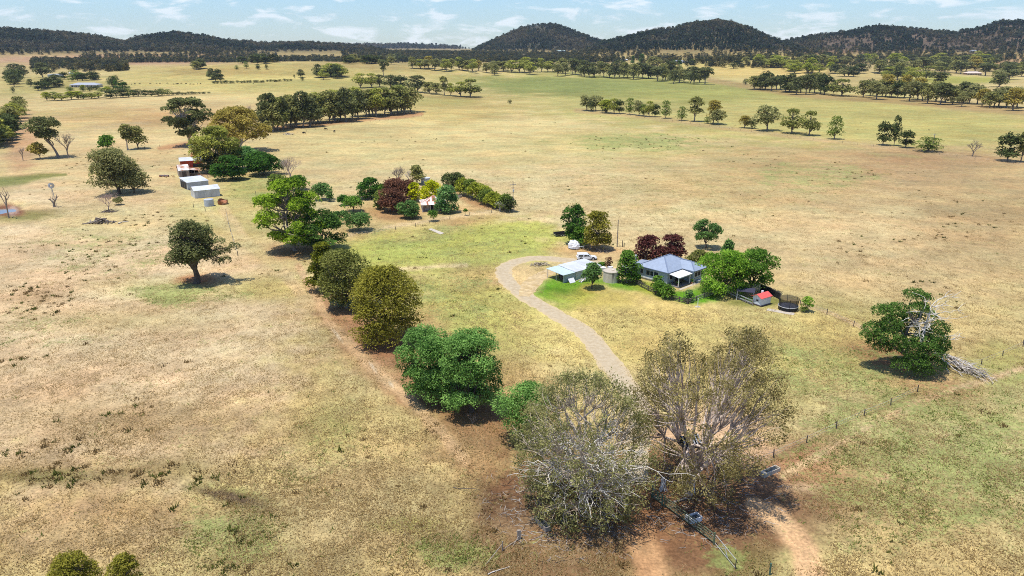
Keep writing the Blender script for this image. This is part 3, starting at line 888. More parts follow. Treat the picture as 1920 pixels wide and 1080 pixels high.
# ---- the farmhouse: U runs along the porch front, V runs back along the left wall
HB = P(1250.5, 535)
pL = P(1198, 521)
Vd = (pL - HB); Vd.z = 0; DL = Vd.length; Vd.normalize()
h_rz = atan2(-Vd.x, Vd.y)
house = empty('farmhouse', HB, h_rz, 'blue-grey weatherboard farmhouse with a hipped steel roof and white front porch', 'house')
EV = 3.25; L = DL; WU = 10.6; WV0 = -3.5; WU0 = 5.6; WU1 = 10.4
mb = MB(); mb.box(0, 0, -.3, WU, L, .35); mb.box(WU0 + .003, WV0, -.3, WU1, -.003, .35); mb.build('footing', CONCL, house)
mb = MB(); mb.box(.02, .02, .36, WU - .02, L - .02, EV); mb.box(WU0 + .02, WV0 + .02, .36, WU1 - .02, .017, EV - .01); mb.build('wall', BLUEW, house)
def hip(name, x0, y0, x1, y1, z0, rise, parent, m, cap, ov=.5, t=.09, ridge_axis=None):
    """hipped roof: each plane its own part, ridge and hips capped"""
    x0 -= ov; y0 -= ov; x1 += ov; y1 += ov
    hw = min(x1 - x0, y1 - y0) / 2
    if (x1 - x0) >= (y1 - y0):
        a = (x0 + hw, (y0 + y1) / 2, z0 + rise); b = (x1 - hw, (y0 + y1) / 2, z0 + rise)
        fs = [[(x0, y0, z0), (x1, y0, z0), b, a], [(x1, y0, z0), (x1, y1, z0), b], [(x1, y1, z0), (x0, y1, z0), a, b], [(x0, y1, z0), (x0, y0, z0), a]]
    else:
        a = ((x0 + x1) / 2, y0 + hw, z0 + rise); b = ((x0 + x1) / 2, y1 - hw, z0 + rise)
        fs = [[(x0, y0, z0), (x1, y0, z0), a], [(x1, y0, z0), (x1, y1, z0), b, a], [(x1, y1, z0), (x0, y1, z0), b], [(x0, y1, z0), (x0, y0, z0), a, b]]
    for f in fs:
        q = MB(); q.slab(f, t); q.build('roof', m, parent)
    q = MB()
    for p_, e in (((x0, y0, z0), a), ((x0, y1, z0), a if (x1 - x0) >= (y1 - y0) else b), ((x1, y0, z0), b if (x1 - x0) >= (y1 - y0) else a), ((x1, y1, z0), b), (a, b)):
        q.bar(Vector(p_) + Vector((0, 0, .03)), Vector(e) + Vector((0, 0, .05)), .26, .09)
    q.build('ridge_cap', cap, parent)
hip('roof', 0, 0, WU, L, EV, 2.35, house, BLUER, RIDGEM)
hip('roof', WU0, WV0, WU1, 4.2, EV + .012, 1.35, house, BLUER, RIDGEM, ov=.45)
for a, b in (((-.55, -.55), (WU0 - .5, -.55)), ((-.55, L + .5), (-.55, -.55)), ((WU0 - .48, WV0 - .5), (WU1 + .5, WV0 - .5))):
    q = MB(); q.bar((*a, EV - .06), (*b, EV - .06), .12, .14); q.build('gutter', RIDGEM, house)
# lean-to at the back, lower and flatter
mb = MB(); mb.slab([(-1.4, L - .6, 2.75), (6.5, L - .6, 2.95), (6.5, L + 4.2, 2.55), (-1.4, L + 4.2, 2.4)], .1); mb.build('rear_roof', BLUER, house)
mb = MB(); mb.slab([(-2.2, L + .8, 2.60), (-.9, L + .8, 2.66), (-.9, L + 4.4, 2.42), (-2.2, L + 4.4, 2.36)], .08); mb.build('rear_awning', WHITE, house)
mb = MB(); mb.box(-1.0, L + .02, 0, 6.2, L + 3.9, 2.36); mb.build('rear_wall', BLUEW, house)
q = MB(); q.cyl((1.2, L + 2.2), .16, 2.3, 4.9, 10); q.cyl((1.2, L + 2.2), .24, 4.9, 5.15, 10); q.build('flue', WHITE, house)
def window(parent, face, c, z0, w, h, m=GLASS, panes=2):
    """face '-u' or '-v'; c is the centre along the wall, off the wall's offset"""
    ax, offv = face
    fr = MB(); f = .09
    def bx(a0, a1, z0_, z1_, d0, d1):
        if ax == 'u': fr.box(offv - d1, a0, z0_, offv - d0, a1, z1_)
        else: fr.box(a0, offv - d1, z0_, a1, offv - d0, z1_)
    bx(c - w / 2 - f, c + w / 2 + f, z0 - f, z0, -.01, .06); bx(c - w / 2 - f, c + w / 2 + f, z0 + h, z0 + h + f, -.01, .06)
    bx(c - w / 2 - f, c - w / 2, z0, z0 + h, -.01, .05); bx(c + w / 2, c + w / 2 + f, z0, z0 + h, -.01, .05)
    for k in range(1, panes):
        x = c - w / 2 + w * k / panes; bx(x - .07, x + .07, z0, z0 + h, -.01, .045)
    wobj = fr.build('window', WHITE, parent)
    for k in range(panes):
        pm = MB(); a0 = c - w / 2 + w * k / panes + (.07 if k else 0); a1 = c - w / 2 + w * (k + 1) / panes - (.07 if k < panes - 1 else 0)
        if ax == 'u': pm.box(offv - .012, a0, z0, offv - .002, a1, z0 + h)
        else: pm.box(a0, offv - .012, z0, a1, offv - .002, z0 + h)
        pm.build('pane', m, wobj)
window(house, ('u', 0.0), L - 3.2, 1.35, 2.2, 1.15)
window(house, ('u', 0.0), 3.3, 1.45, 1.3, 1.1, panes=1)
window(house, ('u', 0.0), L - .75, 1.45, .8, 1.1, panes=1)
window(house, ('v', 0.0), 1.5, 1.2, 1.2, 1.2, panes=1)
window(house, ('v', WV0), 7.9, 1.55, 3.6, 1.1, m=DARK, panes=3)
mb = MB(); mb.box(3.35, -.06, .36, 4.3, .018, 2.5); dr = mb.build('door', DARK, house)
mb = MB(); mb.box(4.02, -.1, 1.3, 4.2, -.06, 1.4); mb.build('handle', STEEL, dr)
mb = MB(); mb.box(WU0 + .3, WV0 - .1, .78, WU1 - .3, WV0 - .03, 1.18); mb.build('wall_panel', TINB, house)
mb = MB(); mb.box(-.12, L - 4.6, .42, -.02, L - .3, .72); mb.build('base_board', WHITE, house)
# porch
mb = MB(); mb.box(.1, -3.3, -.2, WU0 - .02, -.02, .25); mb.build('porch_floor', mat('porch_boards', (.2, .19, .19), .8, .15, 3), house)
mb = MB(); mb.slab([(-.2, -3.35, 2.6), (WU0 - .3, -3.35, 2.6), (WU0 - .3, -.58, 2.98), (-.2, -.58, 2.98)], .07); mb.build('porch_roof', WHITE, house)
for x in (.05, 4.7):
    mb = MB(); mb.box(x - .08, -3.2, .25, x + .08, -3.04, 2.52); mb.build('porch_post', WHITE, house)
mb = MB(); mb.box(-.2, -3.33, 2.36, WU0 - .3, -3.21, 2.51); mb.build('porch_beam', WHITE, house)
for k in range(3):
    mb = MB(); mb.box(4.9 + .1 * k, -4.0 - .35 * k, -.2, 6.3 + .1 * k, -3.66 - .35 * k, .2 - .12 * k); mb.build('step', CONCL, house)
mb = MB(); mb.box(-.6, -4.3, -.2, 9.9, -3.62, .04); mb.build('garden_path', CONCL, house)

def on_house(u, v, z=0.0):
    return HB + Vector((u * cos(h_rz) - v * sin(h_rz), u * sin(h_rz) + v * cos(h_rz), z))
# porch furniture
t = empty('outdoor_table', on_house(2.6, -1.7, .25), h_rz, 'dark outdoor table in the shade of the white porch', 'table')
mb = MB(); mb.box(-.9, -.5, .68, .9, .5, .74); mb.build('table_top', TIMBD, t)
for x, y in ((-.8, -.4), (.8, -.4), (-.8, .4), (.8, .4)):
    mb = MB(); mb.box(x - .04, y - .04, 0, x + .04, y + .04, .68); mb.build('leg', TIMBD, t)
for i, (u, v, rz, lab) in enumerate(((1.3, -1.9, .2, 'porch chair nearest the outer white post'), (3.9, -1.5, 2.9, 'porch chair nearest the dark front door'))):
    c = empty('porch_chair', on_house(u, v, .25), h_rz + rz, lab, 'chair', 'chairs on the porch')
    mb = MB(); mb.box(-.25, -.25, .40, .25, .25, .46); mb.build('seat', TIMBD, c)
    mb = MB(); mb.box(-.25, .2, .46, .25, .26, .95); mb.build('backrest', TIMBD, c)
    for x, y in ((-.22, -.22), (.22, -.22), (-.22, .2), (.22, .2)):
        mb = MB(); mb.box(x - .025, y - .025, 0, x + .025, y + .025, .40); mb.build('leg', TIMBD, c)
def pot(u, v, z, r, lab, seed):
    pr = empty('potted_plant', on_house(u, v, z), 0, lab, 'potted plant', 'pots by the porch')
    q = MB(); q.cyl((0, 0), r * .7, 0, r * 1.5, 12, r); q.build('pot', POTC, pr)
    g = grow(1.2, .9, seed, n=160, leaf=.18, base=.3, lobes=5, lobe=.3, trunk=.02)
    link_mesh('leaves', g['V'], g['F'], LEAF['green'], pr, g['tone'])
pot(.75, -2.6, .25, .3, 'terracotta pot plant at the outer end of the porch', 5)
pot(5.2, -3.45, .04, .3, 'terracotta pot plant beside the porch steps', 8)
b = empty('storage_box', on_house(7.3, -4.0, .04), h_rz, 'pale blue storage box against the front wing wall', 'box')
mb = MB(); mb.box(-.65, -.3, 0, .65, .3, .55); mb.build('box_body', TINB, b)
mb = MB(); mb.box(-.69, -.34, .552, .69, .34, .64); mb.build('lid', TIN, b)

# ---- carport shed
CB = P(1056, 531)                                   # front right corner of the open bay
cA = P(1027, 520.5)
cu = (cA - CB); cu.z = 0; cl = cu.length; cu.normalize()
ca_rz = atan2(cu.y, cu.x) + pi                      # local +x runs from the outer post to the corner
shed = empty('carport_shed', CB, ca_rz, 'tin carport shed with an open front bay beside the driveway loop', 'shed')
# local: x from -cl..0 across the open end, y back along the long wall
s_l = 13.0; wd = cl + .2
back = lambda y: y
wd = cl
def pitch(x): return 2.55 + .75 * (-x / wd if -x / wd < 1 else 1) * 0
# three roof sections stepping up towards the back, all falling to the near right side
for (y0, y1, z_out, z_in, m_) in ((0 - .3, 3.6, 2.35, 2.08, TRANSL), (3.55, 8.6, 2.56, 2.2, TINW), (8.65, 12.4, 2.6, 2.26, TINW)):
    mb = MB(); mb.slab([(-wd - .3, y0, z_out), (.3, y0, z_in), (.3, y1, z_in + .05), (-wd - .3, y1, z_out + .05)], .06); r_ = mb.build('roof', m_, shed)
    q = MB()
    for k in range(int((y1 - y0) / .76)):
        y = y0 + .2 + k * .76
        q.bar((-wd - .3, y, z_out + .02), (.3, y, z_in + .02), .05, .03)
    q.build('roof_rib', m_, r_)
for (x, y, z) in ((-wd, 0, 2.32), (-wd, 3.4, 2.32), (0, 0, 2.0), (-wd * .45, .02, 2.15)):
    mb = MB(); mb.box(x - .06, y - .06, -.3, x + .06, y + .06, z); mb.build('post', STEEL, shed)
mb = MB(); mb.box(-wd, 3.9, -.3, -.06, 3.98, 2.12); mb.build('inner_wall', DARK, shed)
mb = MB(); mb.box(-.04, .06, -.3, .04, 3.88, 2.05); mb.build('side_sheet', TINB, shed)
mb = MB(); mb.box(-.05, 3.99, -.3, .05, 8.56, 2.15); mb.box(-wd, 3.985, -.3, -wd + .08, 8.56, 2.5); mb.box(-wd, 8.565, -.3, -.06, 8.62, 2.1); mb.build('wall', mat('cream_fibro', (.55, .55, .51), .7, .08, 2), shed)
mb = MB(); mb.box(-.04, 8.63, -.3, .06, 12.25, 2.2); mb.box(-wd + .08, 12.18, -.3, -.05, 12.25, 2.2); mb.box(-wd, 8.63, -.3, -wd + .08, 12.25, 2.55); mb.build('wall', TINW, shed)
mb = MB()
for k in range(10): mb.box(.052, 4.2 + k * .45, -.2, .075, 4.24 + k * .45, 2.08)
mb.build('cover_strip', TIMBL, shed)
def on_shed(x, y, z=0.0):
    return CB + Vector((x * cos(ca_rz) - y * sin(ca_rz), x * sin(ca_rz) + y * cos(ca_rz), z))
rj = random.Random(4)
for i, (x, y, w_, d_, h_, m_, lab) in enumerate(((-2.2, 1.6, 1.1, .7, .9, TIMBD, 'dark workbench in the open carport bay'), (-3.6, 2.4, .9, .9, 1.1, BLACKM, 'dark drum shaped bin at the back of the carport bay'), (-1.2, 2.6, .8, .6, .7, STEEL, 'grey metal chest in the carport bay'))):
    b = empty('workbench' if i == 0 else ('drum' if i == 1 else 'metal_chest'), on_shed(x, y, 0), ca_rz + rj.uniform(-.3, .3), lab, ('bench', 'drum', 'chest')[i])
    mb = MB()
    if i == 1: mb.cyl((0, 0), .42, 0, h_, 14); mb.cyl((0, 0), .44, h_ * .5, h_ * .55, 14)
    else: mb.box(-w_ / 2, -d_ / 2, .1, w_ / 2, d_ / 2, h_)
    mb.build('body', m_, b)
    mb = MB()
    if i == 1: mb.cyl((0, 0), .36, h_ + .002, h_ + .04, 14)
    else: mb.box(-w_ / 2 - .05, -d_ / 2 - .05, h_ + .002, w_ / 2 + .05, d_ / 2 + .05, h_ + .06)
    mb.build('lid', m_, b)
# sheets, rails and pallets stacked along the near wall
sw = empty('scrap_sheet', on_shed(1.0, 2.0, 0), ca_rz, 'white sheet of scrap leaning against the near carport wall', 'scrap sheet')
mb = MB(); mb.add([(.2, -.9, .0), (.2, .9, 0), (-.6, .9, .95), (-.6, -.9, .95), (.24, -.9, .04), (.24, .9, .04), (-.56, .9, .99), (-.56, -.9, .99)], [(3, 2, 1, 0), (4, 5, 6, 7), (0, 1, 5, 4), (1, 2, 6, 5), (2, 3, 7, 6), (3, 0, 4, 7)]); mb.build('sheet', WHITE, sw)
tb = empty('timber_pile', on_shed(1.5, 5.0, 0), ca_rz, 'jumble of grey timber lengths heaped beside the carport wall', 'timber pile')
for k in range(16):
    mb = MB(); a = Vector((rj.uniform(-.6, .9), rj.uniform(-2.2, .3), rj.uniform(.05, .5))); mb.bar(a, a + Vector((rj.uniform(-.4, .7), rj.uniform(1, 2.6), rj.uniform(-.1, .8))), .14, .07); mb.build('plank', (TIMBL, TIN, TIMB, WHITE)[k % 4], tb)
pl = empty('pallet', on_shed(1.0, 7.2, 0), ca_rz + .2, 'timber pallet leaning on the shed wall behind the timber heap', 'pallet')
for k in range(6):
    mb = MB(); mb.box(-.05, -.6, .12 + k * .2, .0, .6, .24 + k * .2); mb.build('slat', TIMB, pl)
for y in (-.55, 0, .55):
    mb = MB(); mb.box(.001, y - .05, .05, .09, y + .05, 1.3); mb.build('bearer', TIMB, pl)

# ---- round concrete water tank
tk = empty('concrete_tank', P(1146, 527), 0, 'round stained concrete water tank beside the leafy tree', 'water tank')
q = MB(); q.cyl((0, 0), 1.95, -.3, 2.55, 40); q.build('tank_wall', CONC, tk, smooth=False)
q = MB(); q.cyl((0, 0), 2.02, 2.552, 2.7, 40); q.build('lid', CONCL, tk)
q = MB(); q.cyl((.3, .2), .38, 2.702, 2.86, 16); q.build('hatch', CONC, tk)
t2 = empty('small_tank', P(1131, 508), .4, 'squat white tank on the ground behind the carport shed', 'water tank')
q = MB(); q.cyl((0, 0), .75, -.1, .95, 18); q.build('tank_wall', TINW, t2)
q = MB(); q.cyl((0, 0), .78, .952, 1.2, 18, .2); q.build('lid', WHITE, t2)
t3 = empty('small_tank', P(1144, 507), .4, 'white plastic tank squeezed behind the concrete water tank', 'water tank')
q = MB(); q.cyl((0, 0), .7, -.1, 1.0, 18); q.build('tank_wall', WHITE, t3)
q = MB(); q.cyl((0, 0), .72, 1.002, 1.15, 18, .2); q.build('lid', WHITE, t3)

# ---- silver-white utility with canopy
ca, cb_ = P(1080.5, 487.5), P(1119, 486.5)
cd = cb_ - ca; car_rz = atan2(cd.y, cd.x)
car = empty('utility_car', (ca + cb_) / 2 + Vector((0, 0, 0.02)), car_rz, 'silver-white dual cab utility with a canopy parked behind the carport shed', 'car')
def loft(secs):
    """secs: x, half width bottom, half width top, z bottom, z top -> closed hull"""
    m_ = MB(); vs = []
    for x, wb, wt, zb, zt in secs:
        vs += [(x, -wb, zb), (x, -wb * 1.0, zb + (zt - zb) * .55), (x, -wt, zt), (x, wt, zt), (x, wb, zb + (zt - zb) * .55), (x, wb, zb)]
    k = len(secs); fs = []
    for i in range(k - 1):
        for j in range(6):
            a = i * 6 + j; b2 = i * 6 + (j + 1) % 6; fs.append((a, a + 6, b2 + 6, b2))
    fs.append(tuple(range(6))); fs.append(tuple(range(6 * k - 1, 6 * k - 7, -1)))
    m_.add(vs, [f[::-1] for f in fs]); return m_
loft([(-2.62, .86, .84, .5, 1.0), (-2.5, .93, .9, .36, 1.08), (-1.2, .94, .92, .34, 1.08), (.9, .94, .92, .34, 1.08), (1.15, .93, .88, .34, 1.06), (2.2, .91, .78, .36, .98), (2.62, .82, .66, .42, .82)]).build('body', CARW, car)
loft([(-2.52, .88, .74, 1.082, 1.74), (-2.4, .9, .78, 1.082, 1.84), (-.98, .9, .78, 1.082, 1.85)]).build('canopy', CARW, car)
loft([(-.94, .9, .74, 1.084, 1.80), (-.6, .9, .74, 1.084, 1.84), (.15, .9, .72, 1.084, 1.82), (.35, .9, .70, 1.084, 1.74), (1.15, .86, .80, 1.084, 1.14)]).build('cabin', CARW, car)
for s in (-1, 1):
    for x0, x1, xt0, xt1 in ((-2.3, -1.15, -2.25, -1.15), (-.85, -.12, -.8, -.1), (-.02, .82, 0, .28)):
        q = MB(); y = s * .93; yt = s * .915
        q.add([(x0, y, 1.14), (x1, y, 1.14), (xt1, yt, 1.58), (xt0, yt, 1.58), (x0, y * .9, 1.14), (x1, y * .9, 1.14), (xt1, yt * .9, 1.58), (xt0, yt * .9, 1.58)], [(0, 1, 2, 3), (7, 6, 5, 4), (0, 4, 5, 1), (1, 5, 6, 2), (2, 6, 7, 3), (3, 7, 4, 0)]); q.build('side_window', GLASS, car)
    q = MB(); q.box(2.42, s * .6 - .16, .66, 2.6, s * .6 + .16, .82); q.build('headlight', mat('lamp_glass', (.6, .62, .65), .1, .03, 5), car)
    q = MB(); q.box(.7, s * 1.02 - .1, 1.1, .86, s * 1.02 + .1, 1.26); q.build('mirror', CARW, car)
q = MB(); q.add([(.42, -.62, 1.74), (.42, .62, 1.74), (1.12, .76, 1.18), (1.12, -.76, 1.18), (.38, -.62, 1.70), (.38, .62, 1.70), (1.08, .76, 1.14), (1.08, -.76, 1.14)], [(3, 2, 1, 0), (4, 5, 6, 7), (0, 1, 5, 4), (1, 2, 6, 5), (2, 3, 7, 6), (3, 0, 4, 7)]); q.build('windscreen', GLASS, car)
q = MB(); q.box(2.58, -.5, .5, 2.66, .5, .76); q.build('grille', TYRE, car)
q = MB(); q.box(2.5, -.88, .3, 2.74, .88, .5); q.build('bumper', BLACKM, car)
for x in (-1.62, 1.62):
    for s in (-1, 1):
        q = MB(); q.disc_x((x, s * .84, .39), .39, .27, 18); w_ = q.build('wheel', TYRE, car)
        q = MB(); q.disc_x((x, s * .93, .39), .25, .12, 14); q.build('rim', STEEL, w_)
        q = MB(); q.disc_x((x, s * .90, .44), .50, .10, 18); q.build('wheel_arch_shade', TYRE, car)  # dark disc added to stand for the shade inside the arch

# ---- black tipper trailer
tp, tq = P(1036, 443.5), P(1062, 441)
tr_rz = atan2((tq - tp).y, (tq - tp).x)
tr = empty('box_trailer', (tp + tq) / 2 + Vector((0, 0, 0)), tr_rz, 'black tandem box trailer parked beside the big dark green tree', 'trailer')
q = MB(); q.box(-1.6, -1.0, .55, 1.9, 1.0, .63); q.build('tray_floor', STEEL, tr)
for a in ((-1.6, -1.0, .632, 1.9, -.94, 1.15), (-1.6, .94, .632, 1.9, 1.0, 1.15), (-1.6, -.938, .632, -1.54, .938, 1.15), (1.84, -.938, .632, 1.9, .938, 1.15)):
    q = MB(); q.box(*a); q.build('side_panel', BLACKM, tr)
q = MB(); q.bar((-1.6, -.5, .5), (-2.9, 0, .5), .1); q.bar((-1.6, .5, .5), (-2.9, 0, .5), .1); q.build('drawbar', BLACKM, tr)
for x in (.0, .85):
    for s in (-1, 1):
        q = MB(); q.disc_x((x, s * 1.12, .36), .36, .2, 14); w_ = q.build('wheel', TYRE, tr)
        q = MB(); q.disc_x((x, s * 1.19, .36), .2, .1, 10); q.build('rim', STEEL, w_)

# ---- boat or camper under a pale tarpaulin
cv = empty('tarped_boat', P(1076, 466), -.5, 'rounded boat shape under a pale grey tarpaulin at the edge of the trees', 'covered boat')
rng = np.random.default_rng(3); q = MB(); vs = []; n1, n2 = 18, 7
for j in range(n2):
    ph = j / (n2 - 1) * pi / 2
    for i in range(n1):
        a = 2 * pi * i / n1; k_ = 1 + .07 * rng.normal() * (j > 0)
        vs.append((1.75 * cos(a) * (cos(ph) ** .6) * k_, 1.25 * sin(a) * (cos(ph) ** .6) * k_, .15 + 2.1 * sin(ph) ** .9 * k_))
fs = [(j * n1 + i, j * n1 + (i + 1) % n1, (j + 1) * n1 + (i + 1) % n1, (j + 1) * n1 + i) for j in range(n2 - 1) for i in range(n1)]
q.add(vs, fs); q.build('tarpaulin', TARP, cv)
q = MB(); q.cyl((0, 0), 1.5, -.1, .25, 14); q.build('base', TIMBD, cv)
bt = empty('work_table', P(1089, 467), -.2, 'pale trestle table beside the tarpaulin covered boat', 'table')
q = MB(); q.box(-.8, -.4, .7, .8, .4, .76); q.build('table_top', TIN, bt)
for x, y in ((-.7, -.3), (.7, -.3), (-.7, .3), (.7, .3)):
    q = MB(); q.box(x - .04, y - .04, -.1, x + .04, y + .04, .7); q.build('leg', STEEL, bt)
rk = empty('pipe_rack', P(1101, 467), .3, 'low pipe rail frame below the olive tree', 'rail frame')
for x in (-1, 1):
    q = MB(); q.box(x - .05, -.05, -.1, x + .05, .05, 1.2); q.build('post', STEEL, rk)
q = MB(); q.bar((-1, 0, 1.2), (1, 0, 1.05), .08); q.build('rail', STEEL, rk)

# ---- cubby house
cp, cq = P(1427, 575.5), P(1444, 570.5)
cu_rz = atan2((cq - cp).y, (cq - cp).x)
cub = empty('cubby_house', cp, cu_rz, 'small white cubby house with a red gable roof by the garden fence', 'cubby house')
cw, cdp = (cq - cp).length, 2.3
q = MB(); q.box(-.15, -.15, -.2, cw + .15, cdp + 1.0, .3); q.build('floor', TIMBD, cub)
q = MB(); q.box(0, 0, .302, cw, cdp, 2.05); q.build('wall', mat('pale_blue_white', (.64, .68, .73), .6, .06, 3), cub)
for k in range(6):
    q = MB(); q.box(.02, -.014, .36 + k * .28, cw - .02, -.002, .636 + k * .28); q.build('plank', mat('pale_blue_white', (.64, .68, .73)), cub)
q = MB(); q.add([(0, -.001, 2.052), (0, cdp, 2.052), (0, cdp / 2, 2.62), (.08, -.001, 2.052), (.08, cdp, 2.052), (.08, cdp / 2, 2.62)], [(0, 2, 1), (3, 4, 5), (0, 1, 4, 3), (1, 2, 5, 4), (2, 0, 3, 5)]); q.build('gable', mat('pale_blue_white', (.64, .68, .73)), cub)
for sgn in (-1, 1):
    q = MB(); e = cdp / 2 + .22
    yc = cdp / 2
    q.slab([(-.45, yc + sgn * e, 1.95), (cw + .3, yc + sgn * e, 1.95), (cw + .3, yc + sgn * .015, 2.72), (-.45, yc + sgn * .015, 2.72)] [::sgn], .07); q.build('roof', REDROOF, cub)
q = MB(); q.box(-.04, .75, .95, .0, 1.45, 1.5); wn_ = q.build('window', WHITE, cub)
q = MB(); q.box(-.06, .83, 1.02, -.042, 1.37, 1.44); q.build('pane', GLASS, wn_)
q = MB(); q.cyl((cw * .62, cdp / 2 + .3), .28, 2.5, 2.95, 12); q.build('roof_vent', WHITE, cub)

# ---- trampoline with net
tm = empty('trampoline', P(1477, 580), 0, 'round trampoline inside a tall black safety net', 'trampoline')
R_ = 2.05
q = MB(); n = 28
q.add([(R_ * .92 * cos(2 * pi * i / n), R_ * .92 * sin(2 * pi * i / n), .88) for i in range(n)] + [(R_ * .92 * cos(2 * pi * i / n), R_ * .92 * sin(2 * pi * i / n), .85) for i in range(n)],
      [tuple(range(n)), tuple(range(2 * n - 1, n - 1, -1))] + [(i, n + i, n + (i + 1) % n, (i + 1) % n) for i in range(n)]); q.build('mat', mat('jump_mat', (.05, .055, .08), .6, .3, 1.5), tm)
q = MB(); pts = [(R_ * cos(2 * pi * i / 36), R_ * sin(2 * pi * i / 36), .9) for i in range(37)]; q.tube(pts, [.07] * 37, 6); q.build('frame', STEEL, tm)
netm = bpy.data.materials.new('safety_net'); netm.use_nodes = True
nn, nl_ = netm.node_tree.nodes, netm.node_tree.links
pb = nn['Principled BSDF']; pb.inputs['Base Color'].default_value = (.015, .015, .017, 1); pb.inputs['Alpha'].default_value = .62
q = MB(); q.add([(R_ * cos(2 * pi * i / n), R_ * sin(2 * pi * i / n), .05) for i in range(n)] + [(R_ * .93 * cos(2 * pi * i / n), R_ * .93 * sin(2 * pi * i / n), 1.6) for i in range(n)] + [(R_ * 1.08 * cos(2 * pi * i / n), R_ * 1.08 * sin(2 * pi * i / n), 2.6) for i in range(n)],
               [(i, (i + 1) % n, n + (i + 1) % n, n + i) for i in range(n)] + [(n + i, n + (i + 1) % n, 2 * n + (i + 1) % n, 2 * n + i) for i in range(n)]); q.build('net', netm, tm)
for i in range(6):
    a = i * pi / 3 + .3
    q = MB(); q.tube([(R_ * 1.03 * cos(a), R_ * 1.03 * sin(a), -.1), (R_ * 1.0 * cos(a), R_ * 1.0 * sin(a), 1.4), (R_ * 1.08 * cos(a), R_ * 1.08 * sin(a), 2.75)], [.05, .05, .05], 6); q.build('pole', BLACKM, tm)
pd = empty('ground_slab', P(1462, 584), -.55, 'pale ground slab in front of the trampoline', 'slab')
q = MB(); q.box(-2.6, -.9, -.2, 3.0, .6, .05); q.build('slab', CONCL, pd)

# ---- shade frame under the trees
sh = empty('shade_shelter', P(1399, 562), -.35, 'dark roofed shelter on thin posts below the big garden trees', 'shelter')
q = MB(); q.slab([(-2.2, -1.2, 2.2), (1.7, -1.2, 2.2), (1.7, 1.2, 2.5), (-2.2, 1.2, 2.5)], .07); q.build('roof', mat('dark_cloth', (.035, .035, .06), .8, .15, 2), sh)
for x, y in ((-2, -1), (1.5, -1), (-2, 1), (1.5, 1)):
    q = MB(); q.box(x - .05, y - .05, -.2, x + .05, y + .05, 2.15); q.build('post', WHITE, sh)
for k in range(3):
    bd = empty('garden_bed', P(1392 + k * 9, 562 + k * 3.6), -.55, ('leafy vegetable bed nearest the dark shelter', 'leafy vegetable bed in the middle of the row', 'leafy vegetable bed nearest the cubby house')[k], 'garden bed', 'vegetable beds inside the fence')
    q = MB(); q.box(-.9, -.45, -.1, .9, .45, .35); q.build('bed_frame', TIMB, bd)
    g = grow(.8, 1.7, 60 + k, n=260, leaf=.2, base=.3, lobes=8, lobe=.22, trunk=.01)
    link_mesh('leaves', g['V'] + np.array([0, 0, .1]), g['F'], LEAF['green'], bd, g['tone'])

# ---- timber garden fences: every post and rail on its own
def rail_fence(name, label, cat, pts, rails, postgap, hgt, mp, mr, group=None, pw=.14, rw=.12, mesh=None, rise=0.0):
    rw = rw * 1.5; pw = pw * 1.25
    W_ = [p if isinstance(p, Vector) else P(*p) for p in pts]
    root = empty(name, W_[0], 0, label, cat, group); o0 = W_[0]
    posts = []
    for a, b in zip(W_[:-1], W_[1:]):
        k = max(1, round((b - a).length / postgap))
        for i in range(k): posts.append(a + (b - a) * (i / k))
    posts.append(W_[-1])
    rg = random.Random(len(posts))
    pb_ = MB(); pb_.box(-pw / 2, -pw / 2, -.3, pw / 2, pw / 2, hgt); pm = None
    for p in posts:
        if pm is None: po = pb_.build('post', mp, root); pm = po
        else: po = pm.copy(); COL.objects.link(po); po.parent = root
        po.location = Vector((p.x, p.y, tz(p.x, p.y))) - o0
        po.rotation_euler = (rg.uniform(-.04, .04), rg.uniform(-.04, .04), rg.uniform(0, 1.5)); po.scale = (1, 1, rg.uniform(.93, 1.06))
    for a, b in zip(posts[:-1], posts[1:]):
        for z in rails:
            q = MB(); q.bar(Vector((a.x, a.y, tz(a.x, a.y) + z + rg.uniform(-.03, .03))) - o0, Vector((b.x, b.y, tz(b.x, b.y) + z + rg.uniform(-.03, .03))) - o0, .08, rw); q.build('rail', mr, root)
        if mesh:
            q = MB(); aa = Vector((a.x, a.y, tz(a.x, a.y))) - o0; bb = Vector((b.x, b.y, tz(b.x, b.y))) - o0
            dn = (bb - aa).cross(Vector((0, 0, 1))).normalized() * .012
            q.add([aa + dn, bb + dn, bb + dn + Vector((0, 0, hgt)), aa + dn + Vector((0, 0, hgt)), aa - dn, bb - dn, bb - dn + Vector((0, 0, hgt)), aa - dn + Vector((0, 0, hgt))], [(0, 1, 2, 3), (7, 6, 5, 4), (0, 4, 5, 1), (1, 5, 6, 2), (2, 6, 7, 3), (3, 7, 4, 0)])
            q.build('panel', mesh, root)
    return root
rail_fence('garden_fence', 'dark timber rail fence along the left side of the lawn, behind the shrubs', 'fence', [(1192, 533), (1215, 545), (1243, 558), (1289, 570.5)], (.35, .75, 1.1), 2.3, 1.25, TIMBD, TIMBD)
rail_fence('garden_fence', 'dark timber rail fence closing the front of the green lawn', 'fence', [(1291, 570), (1320, 559.5), (1347, 549.5), (1356, 548)], (.35, .75, 1.1), 2.3, 1.25, TIMBD, TIMB)
rail_fence('garden_fence', 'grey netted rail fence running from the lawn corner to the cubby house', 'fence', [(1357, 548.5), (1385, 562), (1411, 573)], (.5, 1.1), 2.3, 1.2, TIMB, TIN)
rail_fence('screen_fence', 'black shade cloth fence behind the trampoline', 'fence', [(1426, 545), (1445, 553), (1462, 562)], (1.5,), 2.4, 1.6, TIMBD, TIMBD, mesh=BLACKM)
